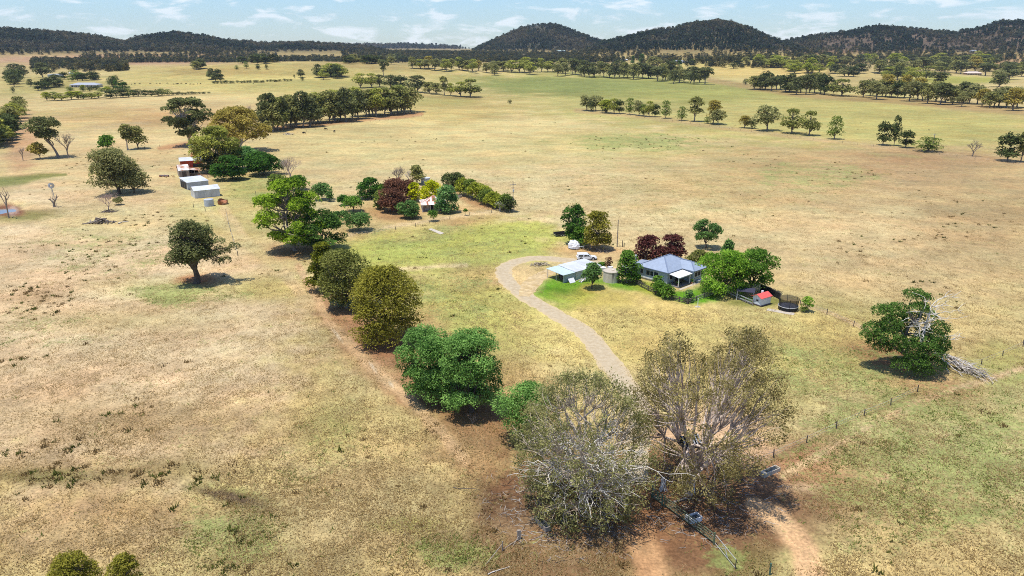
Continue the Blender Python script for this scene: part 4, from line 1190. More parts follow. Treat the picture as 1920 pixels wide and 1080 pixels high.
# ------------------------------------------------------------------ the farm sheds on the left
def gable_shed(name, label, cat, A, Bp, depth, eave, rise, wall_m, roof_m, over=.25, group=None, sheets=True, mono=False, open_front=False, nwall=True):
    """A, Bp: pixels of the near wall's ends; depth in metres away from the camera"""
    a, b = P(*A), P(*Bp)
    d = b - a; Lx = Vector((d.x, d.y, 0)).length; rz = atan2(d.y, d.x)
    root = empty(name, a, rz, label, cat, group)
    q = MB()
    if open_front:
        q.box(0, depth - .08, -.4, Lx, depth, eave); q.box(0, .0, -.4, .08, depth - .081, eave); q.box(Lx - .08, .0, -.4, Lx, depth - .081, eave)
    else: q.box(0, 0, -.4, Lx, depth, eave)
    q.build('wall', wall_m, root)
    def rf(pts):
        r_ = MB(); r_.slab(pts, .06)
        o_ = r_.build('roof', roof_m, root)
        v = [Vector(p) for p in pts]; k = int((v[1] - v[0]).length / .8)
        if sheets and k > 1:
            rib = MB()
            for i in range(1, k):
                p0 = v[0].lerp(v[1], i / k); p1 = v[3].lerp(v[2], i / k); rib.bar(p0 + Vector((0, 0, .015)), p1 + Vector((0, 0, .015)), .06, .03)
            rib.build('sheet_lap', roof_m, o_)
    if mono:
        rf([(-over, -over, eave + .01), (Lx + over, -over, eave + .01), (Lx + over, depth + over, eave + rise), (-over, depth + over, eave + rise)])
    else:
        rf([(-over, -over, eave + .01), (Lx + over, -over, eave + .01), (Lx + over, depth / 2 - .01, eave + rise), (-over, depth / 2 - .01, eave + rise)])
        rf([(Lx + over, depth + over, eave + .01), (-over, depth + over, eave + .01), (-over, depth / 2 + .01, eave + rise), (Lx + over, depth / 2 + .01, eave + rise)])
        for x in (0.0, Lx - .06):
            g_ = MB(); g_.add([(x, 0.02, eave), (x, depth - .02, eave), (x, depth / 2, eave + rise - .08), (x + .06, 0.02, eave), (x + .06, depth - .02, eave), (x + .06, depth / 2, eave + rise - .08)], [(0, 2, 1), (3, 4, 5), (0, 1, 4, 3), (1, 2, 5, 4), (2, 0, 3, 5)]); g_.build('gable', wall_m, root)
    return root, Lx
s1, l1 = gable_shed('tin_shed', 'long white tin shed with a gable roof behind the grey tank', 'shed', (366, 372.5), (413, 367.5), 6.6, 2.9, 1.15, TINW, TINW)
q = MB(); q.box(1.2, -.04, 0, 3.6, -.003, 2.4); q.build('door', TIN, s1)
for k in range(5):
    q = MB(); q.box(.4 + k * l1 / 5, -.05, 0, .46 + k * l1 / 5, -.004, 2.85); q.build('wall_batten', TIN, s1)
s2, l2 = gable_shed('tin_shed', 'open sided white tin shed just behind the long white shed', 'shed', (353, 356.5), (392, 352), 9.5, 3.0, .75, TIN, TINW, mono=True, open_front=False)
q = MB(); q.box(-.06, 1.5, .0, -.005, 8.5, 2.6); q.build('opening_shade', DARK, s2)  # near-black sheet on the closed wall, stands in for the shaded inside
for k in range(4):
    q = MB(); q.box(-.14, 1.4 + k * 2.35, -.2, -.0605, 1.52 + k * 2.35, 2.9); q.build('post', TIMB, s2)
s3, l3 = gable_shed('rusty_barn', 'weathered small barn with rust streaked gable roof', 'barn', (337, 333), (356, 331.5), 8.2, 3.0, 2.0, TIMB, TINR)
q = MB(); q.box(1.2, -.05, -.1, 2.9, -.004, 2.5); q.build('door', TIMBD, s3)
q = MB(); q.box(.3, -.06, 2.6, l3 - .3, -.004, 3.0); q.build('front_panel', TINB, s3)
q = MB(); q.slab([(l3 + .05, .8, 3.0), (l3 + 4.6, .8, 2.35), (l3 + 4.6, 8.0, 2.35), (l3 + .05, 8.0, 3.0)], .07); q.build('lean_to_roof', TINR, s3)
for x in (2.3, 4.5):
    q = MB(); q.box(l3 + x - .08, .9, -.3, l3 + x + .08, 1.06, 2.5 + (4.5 - x) * .15); q.build('post', TIMB, s3)
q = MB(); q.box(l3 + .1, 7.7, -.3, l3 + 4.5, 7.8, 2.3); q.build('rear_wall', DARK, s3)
for z in (.5, .95, 1.3):
    q = MB(); q.box(l3 + .1, .95, z, l3 + 4.4, 1.0, z + .12); q.build('rail', TIMB, s3)
s4, l4 = gable_shed('red_shed', 'long low red walled shed with a pale tin roof', 'shed', (339, 315.5), (381, 313), 7.0, 3.3, .7, REDP, TINW, mono=True, over=.35)
for k in range(6):
    q = MB(); q.box(.6 + k * l4 / 6, -.05, -.1, .78 + k * l4 / 6, -.004, 3.2); q.build('wall_batten', RUST, s4)
q = MB(); q.box(l4 * .55, -.06, -.1, l4 * .97, -.0045, 1.7); q.build('opening_shade', DARK, s4)  # dark sheet on the solid wall, shade of an open bay as colour
s5, l5 = gable_shed('red_shed', 'rust red shed half hidden behind the pale roofed red shed', 'shed', (360, 304), (392, 302.5), 6.0, 3.0, 1.0, REDP, RUST)
# stock yard rails beside the barn
rail_fence('stock_yard', 'old timber stock yard rails between the rusty barn and the green bushes', 'fence', [(372, 333), (390, 334), (404, 333), (404, 325)], (.5, .95, 1.4), 2.4, 1.6, TIMB, RUST)
# corrugated tank, rusty tank base, machinery
tn = empty('tin_tank', P(392.5, 386), .2, 'grey corrugated iron tank standing open beside the long white shed', 'water tank')
q = MB()
for k in range(9): q.cyl((0, 0), 1.62, k * .27, k * .27 + .135, 28, 1.66, cap=False); q.cyl((0, 0), 1.66, k * .27 + .135, k * .27 + .27, 28, 1.62, cap=False)
q.build('tank_wall', TIN, tn, smooth=True)
q = MB(); q.cyl((0, 0), 1.6, .05, .12, 28); q.build('tank_floor', DARK, tn)
q = MB(); q.cyl((0, 0), 1.6, 2.35, 2.42, 28); q.build('lid', TIN, tn)
rt = empty('rusty_tank', P(418, 382.5), .2, 'tipped rusty iron tank half beside the grey tank', 'tank')
q = MB(); q.cyl((0, 0), 1.75, .0, .12, 26); o_ = q.build('tank_base', RUST, rt); o_.rotation_euler = (.3, .06, 0); o_.location = (0, 0, .55)
q = MB(); n = 26
for i in range(n):
    a0, a1 = 2 * pi * i / n, 2 * pi * (i + 1) / n; z0, z1 = 1.1 + .5 * sin(a0 * 3 + 1), 1.1 + .5 * sin(a1 * 3 + 1)
    q.add([(1.76 * cos(a0), 1.76 * sin(a0), -.1), (1.76 * cos(a1), 1.76 * sin(a1), -.1), (1.76 * cos(a1), 1.76 * sin(a1), z1 * (.6 if i < 13 else 1)), (1.76 * cos(a0), 1.76 * sin(a0), z0 * (.6 if i < 13 else 1))], [(0, 1, 2, 3)])
o_ = q.build('torn_wall', RUST, rt); o_.rotation_euler = (.3, .06, 0); o_.location = (0, 0, .55)
q = MB(); q.bar((-.2, .1, .4), (-.25, .3, 2.3), .09); q.build('pipe', RUST, rt)
mt = empty('rusty_machine', P(308, 331.5), .1, 'low dark farm implement in the grass left of the rusty barn', 'machinery')
q = MB(); q.box(-1.9, -.6, .35, 1.9, .6, .8); q.build('bed', mat('dull_purple', (.2, .17, .19), .8, .3, 2), mt)
for x in (-1.5, 0, 1.5):
    for s in (-1, 1):
        q = MB(); q.disc_x((x, s * .7, .38), .38, .12, 12); q.build('wheel', RUST, mt)
rj = random.Random(8)
for i, (px, py, lab) in enumerate(((324, 332, 'rusty scrap frame lying just left of the barn door'), (344, 349, 'white machine part at the end of the open sided shed'), (349, 352.5, 'orange brown scrap heap by the open sided shed'), (357, 357, 'dark plough parts beside the long white shed'))):
    e_ = empty('scrap_metal', P(px, py), rj.uniform(0, 3), lab, 'scrap')
    for k in range(7):
        q = MB(); a = Vector((rj.uniform(-1, 1), rj.uniform(-.7, .7), rj.uniform(0, .3))); q.bar(a, a + Vector((rj.uniform(-1.2, 1.2), rj.uniform(-.9, .9), rj.uniform(0, .7))), .12, .12); q.build('bar', (RUST, WHITE, RUST, TIMBD)[i], e_)

# ------------------------------------------------------------------ the derelict cottage among the trees
A_, B_ = P(792.5, 398), P(823, 394)
dd = B_ - A_; oc_rz = atan2(dd.y, dd.x) - .38
oc = empty('old_cottage', A_, oc_rz, 'derelict cottage with rust striped hipped roof among the garden trees', 'house')
OX, OY, OE = 8.2, 8.2, 2.9
q = MB(); q.box(0, 2.0, -.3, OX, OY, OE); q.build('wall', mat('faded_cream', (.50, .45, .40), .8, .15, 1.5, col2=(.26, .20, .16), thr=(.5, .65)), oc)
q = MB(); q.box(-.1, -.1, -.3, OX + .1, 1.99, .25); q.build('verandah_floor', TIMB, oc)
ro = random.Random(11)
sheet_m = [mat('old_sheet_white', (.66, .62, .59), .6, .1, 1.2, col2=(.40, .26, .2), thr=(.6, .75)), mat('old_sheet_rust', (.33, .13, .07), .8, .22, 1.5, col2=(.5, .34, .26), thr=(.55, .7)),
           mat('old_sheet_pink', (.55, .42, .37), .7, .15, 1.2, col2=(.36, .16, .09), thr=(.5, .65))]
ov = .5; hw = OX / 2 + ov; RZ = 2.6; cx_, cy_ = OX / 2, OY / 2
def sheet(pts, m_):
    s_ = MB(); s_.slab(pts, .03); s_.build('roof_sheet', m_, oc)
ns = 14
flatk = .62  # steep top, flatter skirt
def roofz(d_):   # height at inset d_ from the eave
    d_ = max(0, d_); return OE - .35 + (d_ * .34 if d_ < 2.2 else 2.2 * .34 + (d_ - 2.2) * .75)
for side in range(4):
    for i in range(ns):
        x0 = -hw + 2 * hw * i / ns; x1 = -hw + 2 * hw * (i + 1) / ns
        rust = ro.random()
        for (da, db) in ((0, 2.2), (2.2, hw)):
            def inset(x): return hw - abs(x)
            t0, t1 = min(inset(x0), db), min(inset(x1), db)
            if max(t0, t1) <= da + .01: continue
            pts = []
            for x, t_ in ((x0, da if inset(x0) > da else inset(x0)), (x1, da if inset(x1) > da else inset(x1)), (x1, max(t1, min(da, inset(x1)))), (x0, max(t0, min(da, inset(x0))))):
                y_ = -hw + t_
                z_ = roofz(t_) + (i % 2) * .006
                X, Y = x, y_
                for _ in range(side): X, Y = -Y, X
                pts.append((cx_ + X, cy_ + Y, z_))
            u_ = []
            for p_ in pts:
                if not u_ or (Vector(p_) - Vector(u_[-1])).length > .02: u_.append(p_)
            if len(u_) > 2 and (Vector(u_[0]) - Vector(u_[-1])).length <= .02: u_.pop()
            if len(u_) >= 3: sheet(u_, sheet_m[1] if ro.random() < (.55 if da else .28) else sheet_m[0 if ro.random() < .72 else 2])
for x in (0.1, 2.7, 5.4, OX - .1):
    q = MB(); q.box(x - .07, .0, .25, x + .07, .14, 2.5); q.build('verandah_post', WHITE, oc)
for x in (OX - 2.4, OX - 1.2):
    q = MB(); q.box(x, .02, .25, x + .08, .1, 2.5); q.build('frame_bar', WHITE, oc)
q = MB(); q.box(OX - 2.6, .03, 1.4, OX, .1, 1.5); q.build('frame_bar', WHITE, oc)
q = MB(); q.box(2.6, 1.93, .3, 3.8, 1.997, 2.3); q.build('door', DARK, oc)
q = MB(); q.box(5.2, 1.93, 1.0, 6.4, 1.997, 2.1); w_ = q.build('window', WHITE, oc)
q = MB(); q.box(5.3, 1.91, 1.08, 6.3, 1.928, 2.02); q.build('pane', GLASS, w_)
wt = empty('tin_tank', P(798, 342.5), 0, 'pale tin water tank behind the cottage trees', 'water tank')
q = MB(); q.cyl((0, 0), 1.9, -.2, 2.1, 22); q.build('tank_wall', TIN, wt)
q = MB(); q.cyl((0, 0), 1.95, 2.102, 2.3, 22, .5); q.build('lid', TINW, wt)
wt = empty('concrete_trough', P(861, 370), .2, 'round pale concrete trough at the start of the hedge', 'trough')
q = MB(); q.cyl((0, 0), 1.0, -.1, .8, 18); q.build('trough_wall', CONCL, wt)
q = MB(); q.cyl((0, 0), .82, .802, .81, 18); q.build('water', GLASS, wt)
sl = empty('concrete_slab', P(818, 434), 0, 'pale concrete strip lying in the green paddock', 'slab')
a, b, c, d = [P(*p) - P(818, 434) for p in ((803, 430), (809, 428.5), (833, 437.5), (826, 440))]
q = MB(); q.slab([(v.x, v.y, .10) for v in (d, c, b, a)], .4); q.build('slab', mat('slab_cream', (.44, .39, .32), .9, .08, 2), sl)

# ------------------------------------------------------------------ power poles, windmill, posts
def power_pole(b, top, label, arm=True, thick=.17):
    p = P(*b); H = height_at(p, top)
    r = empty('power_pole', p, .3, label, 'power pole', None)
    q = MB(); q.cyl((0, 0), thick, -.5, H, 8, thick * .65); q.build('pole', TIMB, r)
    if arm:
        q = MB(); q.box(-1.0, -.06, H - 1.2, 1.0, .06, H - 1.05); q.build('cross_arm', TIMB, r)
        for x in (-.85, -.3, .3, .85):
            q = MB(); q.cyl((x, 0), .06, H - 1.049, H - .85, 8); q.build('insulator', WHITE, r)
    return r, H
pp, H_ = power_pole((962, 398), 340, 'tall timber power pole with cross arms at the end of the yellow hedge')
q = MB(); q.box(-.75, -.05, H_ - 2.3, .75, .05, H_ - 2.17); q.build('cross_arm', TIMB, pp)
q = MB(); q.cyl((.0, -.35), .25, H_ - 3.6, H_ - 2.7, 10); q.build('transformer', TIN, pp)
power_pole((1157, 463), 412, 'bare timber power pole behind the carport beside the olive tree', arm=False)
power_pole((1747, 285), 249, 'pale power pole in the far fence line beside a low green shrub', thick=.2)
for i, (px, py, h, lab) in enumerate(((1167, 463, 1.9, 'taller of the old strainer posts beside the bare pole'), (1170, 463.5, 1.3, 'shorter of the old strainer posts beside the bare pole'))):
    r = empty('strainer_post', P(px, py), 0, lab, 'post'); q = MB(); q.cyl((0, 0), .12, -.3, h, 8, .1); q.build('post', TIMBD, r)
wmp = P(104, 388)
H_ = height_at(wmp, 341)
wm = empty('windmill', wmp, .4, 'small old windmill on a thin mast behind a dead stump', 'windmill')
for s in ((-.6, -.5), (.6, -.5), (0, .6)):
    q = MB(); q.bar((s[0], s[1], -.2), (0, 0, H_ - 1.4), .09); q.build('leg', STEEL, wm)
for k in range(12):
    a0 = 2 * pi * k / 12
    q = MB(); u0 = Vector((sin(a0), 0, cos(a0))); v0 = Vector((cos(a0), .25, -sin(a0)))
    c0_ = Vector((0, -.25, H_ - 1.3))
    q.add([c0_ + u0 * .35 - v0 * .1, c0_ + u0 * .35 + v0 * .1, c0_ + u0 * 1.02 + v0 * .22, c0_ + u0 * 1.02 - v0 * .22], [(0, 1, 2, 3)]); q.add([c0_ + u0 * .35 - v0 * .1 + Vector((0, .02, 0)), c0_ + u0 * .35 + v0 * .1 + Vector((0, .02, 0)), c0_ + u0 * 1.02 + v0 * .22 + Vector((0, .02, 0)), c0_ + u0 * 1.02 - v0 * .22 + Vector((0, .02, 0))], [(3, 2, 1, 0)]); q.build('blade', TIN, wm)
q = MB(); q.add([(0.05, .2, H_ - 1.35), (.05, 1.1, H_ - 1.6), (.05, 1.1, H_ - .9), (.05, .2, H_ - 1.2), (.08, .2, H_ - 1.35), (.08, 1.1, H_ - 1.6), (.08, 1.1, H_ - .9), (.08, .2, H_ - 1.2)], [(0, 1, 2, 3), (7, 6, 5, 4), (0, 4, 5, 1), (1, 5, 6, 2), (2, 6, 7, 3), (3, 7, 4, 0)]); q.build('tail_vane', TIN, wm)
ps = empty('post', P(1308, 575.5), 0, 'thin white post on a pale pad in front of the lawn fence', 'post')
q = MB(); q.cyl((0, 0), .07, 0, 2.0, 8); q.build('pole', WHITE, ps)
q = MB(); q.box(-.55, -.4, -.1, .55, .4, .06); q.build('pad', CONCL, ps)
bh = empty('bird_house', P(1293, 563), .3, 'little white bird house standing in the lawn shrub', 'bird house')
q = MB(); q.box(-.06, -.06, -.2, .06, .06, 1.0); q.build('post', WHITE, bh)
q = MB(); q.box(-.3, -.3, 1.0, .3, .3, 1.55); q.build('box', WHITE, bh)
q = MB(); q.slab([(-.42, -.42, 1.5), (.42, -.42, 1.5), (.42, 0, 1.95), (-.42, 0, 1.95)], .05); q.slab([(.42, .42, 1.5), (-.42, .42, 1.5), (-.42, .003, 1.95), (.42, .003, 1.95)], .05); q.build('roof', TIN, bh)

# ------------------------------------------------------------------ gate and yard gear in front
g0, g1, g2 = P(1222, 933), P(1243, 949), P(1338, 1021)
def steel_gate(a, b, label, rails=(.35, .7, 1.05, 1.4), m=STEELG, top=.08, hgt=1.45):
    r = empty('steel_gate', a, 0, label, 'gate'); d = b - a
    for z in rails:
        q = MB(); q.bar(Vector((0, 0, z)), d + Vector((0, 0, z)), top); q.build('rail', m, r)
    for t_ in (0, .5, 1):
        q = MB(); q.bar(d * t_ + Vector((0, 0, .2 if t_ == .5 else -.3)), d * t_ + Vector((0, 0, hgt + (.0 if t_ == .5 else .18))), .09 if t_ == .5 else .16); q.build('stile' if t_ == .5 else 'post', m, r)
    return r
steel_gate(g1 + Vector((.15, -.12, 0)), g2, 'long green steel rail gate beside the sandy track', m=mat('mossy_green_steel', (.11, .14, .085), .6, .3, 1.5))
steel_gate(g0, g1 - Vector((.1, -.08, 0)), 'short green steel gate panel under the big gum tree')
gp = empty('mesh_panel', g2 + Vector((.12, -.1, 0)), 0, 'sagging pipe framed panel at the near end of the steel gate', 'gate panel')
d = P(1376, 1066) - g2
q = MB(); q.bar((0, 0, 1.35), d + Vector((0, 0, 1.2)), .06); q.build('rail', STEEL, gp)
q = MB(); q.bar((0, 0, .25), d + Vector((0, 0, .15)), .05); q.build('rail', STEEL, gp)
q = MB(); q.bar(d + Vector((0, 0, -.2)), d + Vector((0, 0, 1.25)), .09); q.build('post', TIMBD, gp)
q = MB(); q.bar(d * .45 + Vector((0, 0, 1.25)), d * .62 + Vector((0, 0, .2)), .05); q.build('brace', STEEL, gp)
gp = empty('mesh_panel', P(1222, 930), 0, 'leaning pale pipe panel at the far end of the steel gate', 'gate panel')
d = P(1232, 899) - P(1222, 930); d = d * .6
for z in (.3, 1.3):
    q = MB(); q.bar((0, 0, z), d + Vector((0, 0, z)), .06); q.build('rail', STEEL, gp)
for t_ in (0, .5, 1):
    q = MB(); q.bar(d * t_ + Vector((0, 0, 0)), d * t_ + Vector((0, 0, 1.35)), .05); q.build('stile', STEEL, gp)
def trough(name, a, b, w, label, m, h=.55):
    A, B = P(*a), P(*b); d = B - A; Lt = d.length
    r = empty(name, (A + B) / 2, atan2(d.y, d.x), label, 'water trough')
    for bx_ in ((-Lt / 2, -w / 2, .0, Lt / 2, -w / 2 + .09, h), (-Lt / 2, w / 2 - .09, .0, Lt / 2, w / 2, h), (-Lt / 2, -w / 2 + .091, 0, -Lt / 2 + .1, w / 2 - .091, h), (Lt / 2 - .1, -w / 2 + .091, 0, Lt / 2, w / 2 - .091, h)):
        q = MB(); q.box(*bx_); q.build('side', m, r)
    q = MB(); q.box(-Lt / 2 + .101, -w / 2 + .092, .0, Lt / 2 - .101, w / 2 - .092, h * .55); q.build('water', GLASS, r)
    q = MB(); q.box(-Lt / 2 - .03, -w / 2 - .03, h + .002, -Lt / 2 + Lt * .16, w / 2 + .03, h + .07); q.build('float_cover', m, r)
    return r
trough('water_trough', (1428, 894), (1458, 881), .85, 'long pale concrete trough on bare dirt beside the big gum tree', CONCL)
trough('water_trough', (1289, 979), (1311, 972), 1.1, 'square white tub trough against the steel gate', WHITE, .6)
trough('water_trough', (1008, 976), (1028, 997), .75, 'grey timber trough in the shade below the pale branched tree', TIMB, .6)
sp = empty('sleeper_post', P(973, 1011), .2, 'short thick grey sleeper post at the end of the pipe fence', 'post')
q = MB(); q.box(-.2, -.12, -.2, .2, .12, 1.25); q.build('post', TIMB, sp)
pf = empty('pipe_fence', P(912, 1058), 0, 'grey pipe end assembly of the wire fence under the tree', 'fence')
o0 = P(912, 1058); W2 = [P(912, 1058), P(942, 1033), P(962, 1026), P(972, 1013)]
q = MB(); q.bar(W2[1] - o0 + Vector((0, 0, -.3)), W2[1] - o0 + Vector((0, 0, 1.3)), .12); q.build('post', TIMB, pf)
q = MB(); q.bar(W2[0] - o0 + Vector((0, 0, .05)), W2[1] - o0 + Vector((0, 0, .95)), .06); q.build('brace', TIMB, pf)
q = MB(); q.bar(W2[1] - o0 + Vector((0, 0, .15)), W2[3] - o0 + Vector((0, 0, .15)), .06); q.build('rail', TIMB, pf)
q = MB(); q.bar(W2[2] - o0 + Vector((0, 0, .2)), P(982, 1000) - o0 + Vector((0, 0, .8)), .05); q.build('brace', TIMB, pf)
def stick(name, a, b, r_, label, m, za=.08, zb=.08, cat='branch', group=None):
    A, B = P(*a), P(*b); o_ = empty(name, A, 0, label, cat, group); d = B - A
    rng = np.random.default_rng(int(a[0])); pts = bend(np.array([0, 0, za]), np.array([d.x, d.y, d.z + zb]), rng, 6, .05)
    V, F = tubes([(pts, np.linspace(r_, r_ * .5, 6))], 6); link_mesh('limb', V, F, m, o_, smooth=True); return o_
stick('fallen_branch', (915, 1078), (957, 1063), .07, 'pale fallen pole lying in the green grass near the pipe fence', DEADW)
stick('fallen_branch', (1262, 944), (1288, 937), .17, 'thick grey fallen limb at the foot of the right hand big gum', TIMB, .2, .25)
stick('fallen_branch', (1256, 909), (1277, 915), .06, 'thin pale stick lying behind the short green gate panel', TIMBL)
stick('fallen_branch', (1296, 930), (1330, 975), .05, 'long thin twisted stick on the bare dirt behind the steel gate', DEADW)
stick('fallen_branch', (850, 1005 - 90), (900, 1010 - 90), .05, 'crooked dead stick in the brown grass left of the pale branched tree', TIMBD)
pk = empty('plank', P(1262, 890), .9, 'yellow painted plank dropped under the big gum tree', 'plank'); q = MB(); q.box(-.9, -.14, .05, .9, .14, .13); q.build('board', mat('yellow_board', (.55, .40, .16), .7, .15, 3), pk)
for nm, b, lab, m_ in (('pipe_bundle', (1243, 920), 'bundle of white pipes propped upright behind the short gate panel', WHITE), ('pipe_bundle', (1299, 922), 'white pipes leaning against the trunk of the big gum tree', WHITE)):
    e_ = empty(nm, P(*b), 0, lab, 'pipes'); rj = random.Random(int(b[0]))
    for k in range(8):
        q = MB(); q.bar((rj.uniform(-.5, .5), rj.uniform(-.3, .3), 0), (rj.uniform(-.2, .2), rj.uniform(-.1, .3), rj.uniform(1.5, 2.0)), .07); q.build('pipe', m_, e_)
# odd old frame / cubby high in the fork of the big gum
thp = P(1290, 925) ; ths = mpp(thp)
th = empty('tree_house', thp + Vector(((1283 - 1290) * ths, -.9, height_at(thp, 826))), .3, 'small dark platform with pale slats wedged in the big gum tree', 'tree house')
q = MB(); q.box(-1.3, -.9, -.1, 1.3, .9, .0); q.build('floor', TIMBD, th)
q = MB(); q.box(-1.2, .5, .002, 1.2, .6, 1.0); q.build('wall', DARK, th)
for k in range(6):
    q = MB(); q.bar((-1.15 + k * .42, -.85, .35 + .1 * (k % 2)), (-.95 + k * .42, .5, 1.0), .16, .05); q.build('slat', TIN, th)
for x in (-1.0, 1.0):
    q = MB(); q.bar((x, 0, -.1), (.45 + x * .12, .75, -1.7), .12); q.build('brace', TIMB, th)

# ------------------------------------------------------------------ piles of timber
def pile(name, label, cat, b, wpx, hm, n, m, seed, lmin=.8, lmax=2.6, rad=.1, depth=.5, dome=True):
    p = P(*b); s = mpp(p); Wm = wpx * s; rng = np.random.default_rng(seed)
    r = empty(name, p, 0, label, cat)
    groups = {}
    for i in range(n):
        u = rng.normal(size=2) * .28; u = np.clip(u, -.5, .5)
        z = hm * max(0, 1 - (np.hypot(*u) / .5) ** 1.5) * rng.uniform(.2, 1)
        c = np.array([u[0] * Wm, u[1] * Wm * depth, z + .08])
        a = rng.uniform(0, 2 * pi); L = rng.uniform(lmin, lmax)
        d = np.array([cos(a), sin(a), rng.normal() * .25]) * L / 2
        pts = bend(c - d, c + d, rng, 4, .06); pts[:, 2] = np.maximum(pts[:, 2], .05)
        R_ = rad * rng.uniform(.5, 1.4)
        groups.setdefault(i % len(m), []).append((pts, np.linspace(R_, R_ * .6, 4)))
    for k, polys in groups.items():
        for c0_ in range(0, len(polys), 3):
            V, F = tubes(polys[c0_:c0_ + 3], 5); link_mesh('branch', V, F, m[k], r, smooth=True)
    return r
pile('wood_pile', 'big dark heap of burnt logs in the left paddock', 'wood pile', (189, 418), 46, 1.6, 90, [BARKD, TIMB, BARK], 5, rad=.16)
pile('brush_pile', 'small heap of dry sticks inside the driveway loop', 'brush pile', (1013, 498), 34, .8, 44, [BARK, TIMBL, BARK], 6, rad=.07)
pile('brush_pile', 'dark litter heaped round the foot of the bare pinkish shrub', 'brush pile', (206, 397), 24, .8, 40, [BARKD, BARK], 7, rad=.1)
pile('log_pile', 'grey log and old timber lying in the field near the far windbreak', 'log pile', (540, 252), 16, .6, 12, [TIMB, DEADW], 8, rad=.2, lmin=2, lmax=5)
pile('brush_pile', 'dry brush heap below the trees behind the parked car', 'brush pile', (1128, 472), 34, .5, 30, [BARK, TIMB], 9, rad=.06)
stick('fallen_log', (222, 420), (241, 416), .2, 'pale grey log lying beside the dark burnt heap', DEADW, .2, .2, cat='log')
# tangle of bleached fallen limbs beside the leaning pine
fp = P(1757, 672); fq = P(1872, 724); d = fq - fp
ft = empty('fallen_limbs', fp, 0, 'long tangle of bleached fallen limbs beside the right hand pine', 'fallen branches')
rng = np.random.default_rng(12); dn = np.array([d.x, d.y, 0]); Ld = np.linalg.norm(dn); dn /= Ld; sd = np.array([-dn[1], dn[0], 0])
for k in range(26):
    polys = []
    t0 = rng.uniform(-.03, .45); t1 = min(1.02, t0 + rng.uniform(.25, .6))
    a = dn * t0 * Ld + sd * rng.normal() * .8 + np.array([0, 0, rng.uniform(.2, 1.7) * (1 - t0 * .7)])
    b = dn * t1 * Ld + sd * rng.normal() * 1.3 + np.array([0, 0, rng.uniform(.1, 1.1) * (1 - t1 * .6)])
    R_ = rng.uniform(.06, .17)
    L_0 = bend(a, b, rng, 7, .06, .05); polys.append((L_0, np.linspace(R_, R_ * .35, 7)))
    for j in range(3):
        s_ = L_0[rng.integers(2, 6)]; e_ = s_ + dn * rng.uniform(.5, 2.2) + sd * rng.normal() * .9 + np.array([0, 0, rng.normal() * .4]); e_[2] = max(e_[2], .05)
        polys.append((bend(s_, e_, rng, 4, .1), np.linspace(R_ * .5, R_ * .15, 4)))
    V, F = tubes(polys, 5); V[:, 2] = np.maximum(V[:, 2], .03); link_mesh('branch', V, F, (DEADW, DEADW, TIMB)[k % 3], ft, smooth=True)

# ------------------------------------------------------------------ wire fences with timber posts
def wire_fence(label, pts, gap, hgt=1.2, r_=.085, wires=(.5, 1.0), skip=(), wr=.016, m=TIMBD):
    W_ = [P(*p) for p in pts]; root = empty('wire_fence', W_[0], 0, label, 'fence'); o0 = W_[0]
    posts = []
    for a, b in zip(W_[:-1], W_[1:]):
        k = max(1, round((b - a).length / gap)); posts += [a + (b - a) * (i / k) for i in range(k)]
    posts.append(W_[-1]); rg = random.Random(int(pts[0][0])); po = None
    q = MB(); q.cyl((0, 0), r_, -.3, hgt, 6); 
    tops = []
    for p in posts:
        if po is None: o_ = po = q.build('post', m, root)
        else: o_ = po.copy(); COL.objects.link(o_); o_.parent = root
        o_.location = Vector((p.x, p.y, tz(p.x, p.y))) - o0; o_.rotation_euler = (rg.uniform(-.08, .08), rg.uniform(-.08, .08), 0); o_.scale = (1, 1, rg.uniform(.75, 1.15))
        tops.append(o_.location.copy())
    for z in wires:
        V, F = tubes([(np.array([(t.x, t.y, t.z + z) for t in tops]), np.full(len(tops), wr))], 3); link_mesh('wire', V, F, STEEL, root)
    return root
wire_fence('post and wire fence between the old cottage garden and the green paddock', [(652, 444), (703, 438), (742, 431), (779, 425), (805, 419), (880, 404), (962, 395)], 9)
wire_fence('post and wire fence running from the trampoline out to the right hand pine', [(1500, 571), (1550, 590), (1600, 612), (1650, 640), (1740, 668)], 8)
wire_fence('post and wire fence from the big gum tree up past the fallen limbs', [(1400, 880), (1450, 858), (1512, 830), (1568, 804), (1620, 780), (1670, 760), (1720, 735)], 7, 1.3)
wire_fence('post and wire fence across the far right paddock behind the fallen limbs', [(1780, 690), (1840, 683), (1880, 667), (1918, 650), (1990, 620)], 8)
wire_fence('old post and wire fence beside the farm track near the white sheds', [(424, 400), (428, 420), (437, 450), (446, 480)], 14, 1.4)
wire_fence('long far fence under the scattered paddock trees on the right', [(1080, 208), (1200, 219), (1330, 237), (1500, 259), (1700, 282), (1900, 307), (1990, 318)], 10, 1.2, .07)
wire_fence('post and wire fence along the foot of the long windbreak', [(430, 290), (480, 262), (640, 236), (790, 218)], 10, 1.2, .07)
wire_fence('faint fence joining the sheds to the lone paddock gums', [(150, 292), (240, 284), (300, 276), (345, 272)], 12, 1.4, .08)
# single stakes
for i, (px, py, lab) in enumerate(((385, 396, 'short dark stake in grass below the grey tank'), (363, 389, 'dark post beside the farm track above the small gum'), (480, 366, 'dark post at a broken pale rail by the lime green pine'), (1443, 1078, 'green capped steel post at the bottom edge near the sandy track'), (1382, 902, 'thin dark star post at the edge of the big gum shade'))):
    e_ = empty('fence_post', P(px, py), 0, lab, 'post'); q = MB(); q.cyl((0, 0), .1, -.3, 1.5, 6); q.build('post', STEELG if i == 3 else TIMBD, e_)

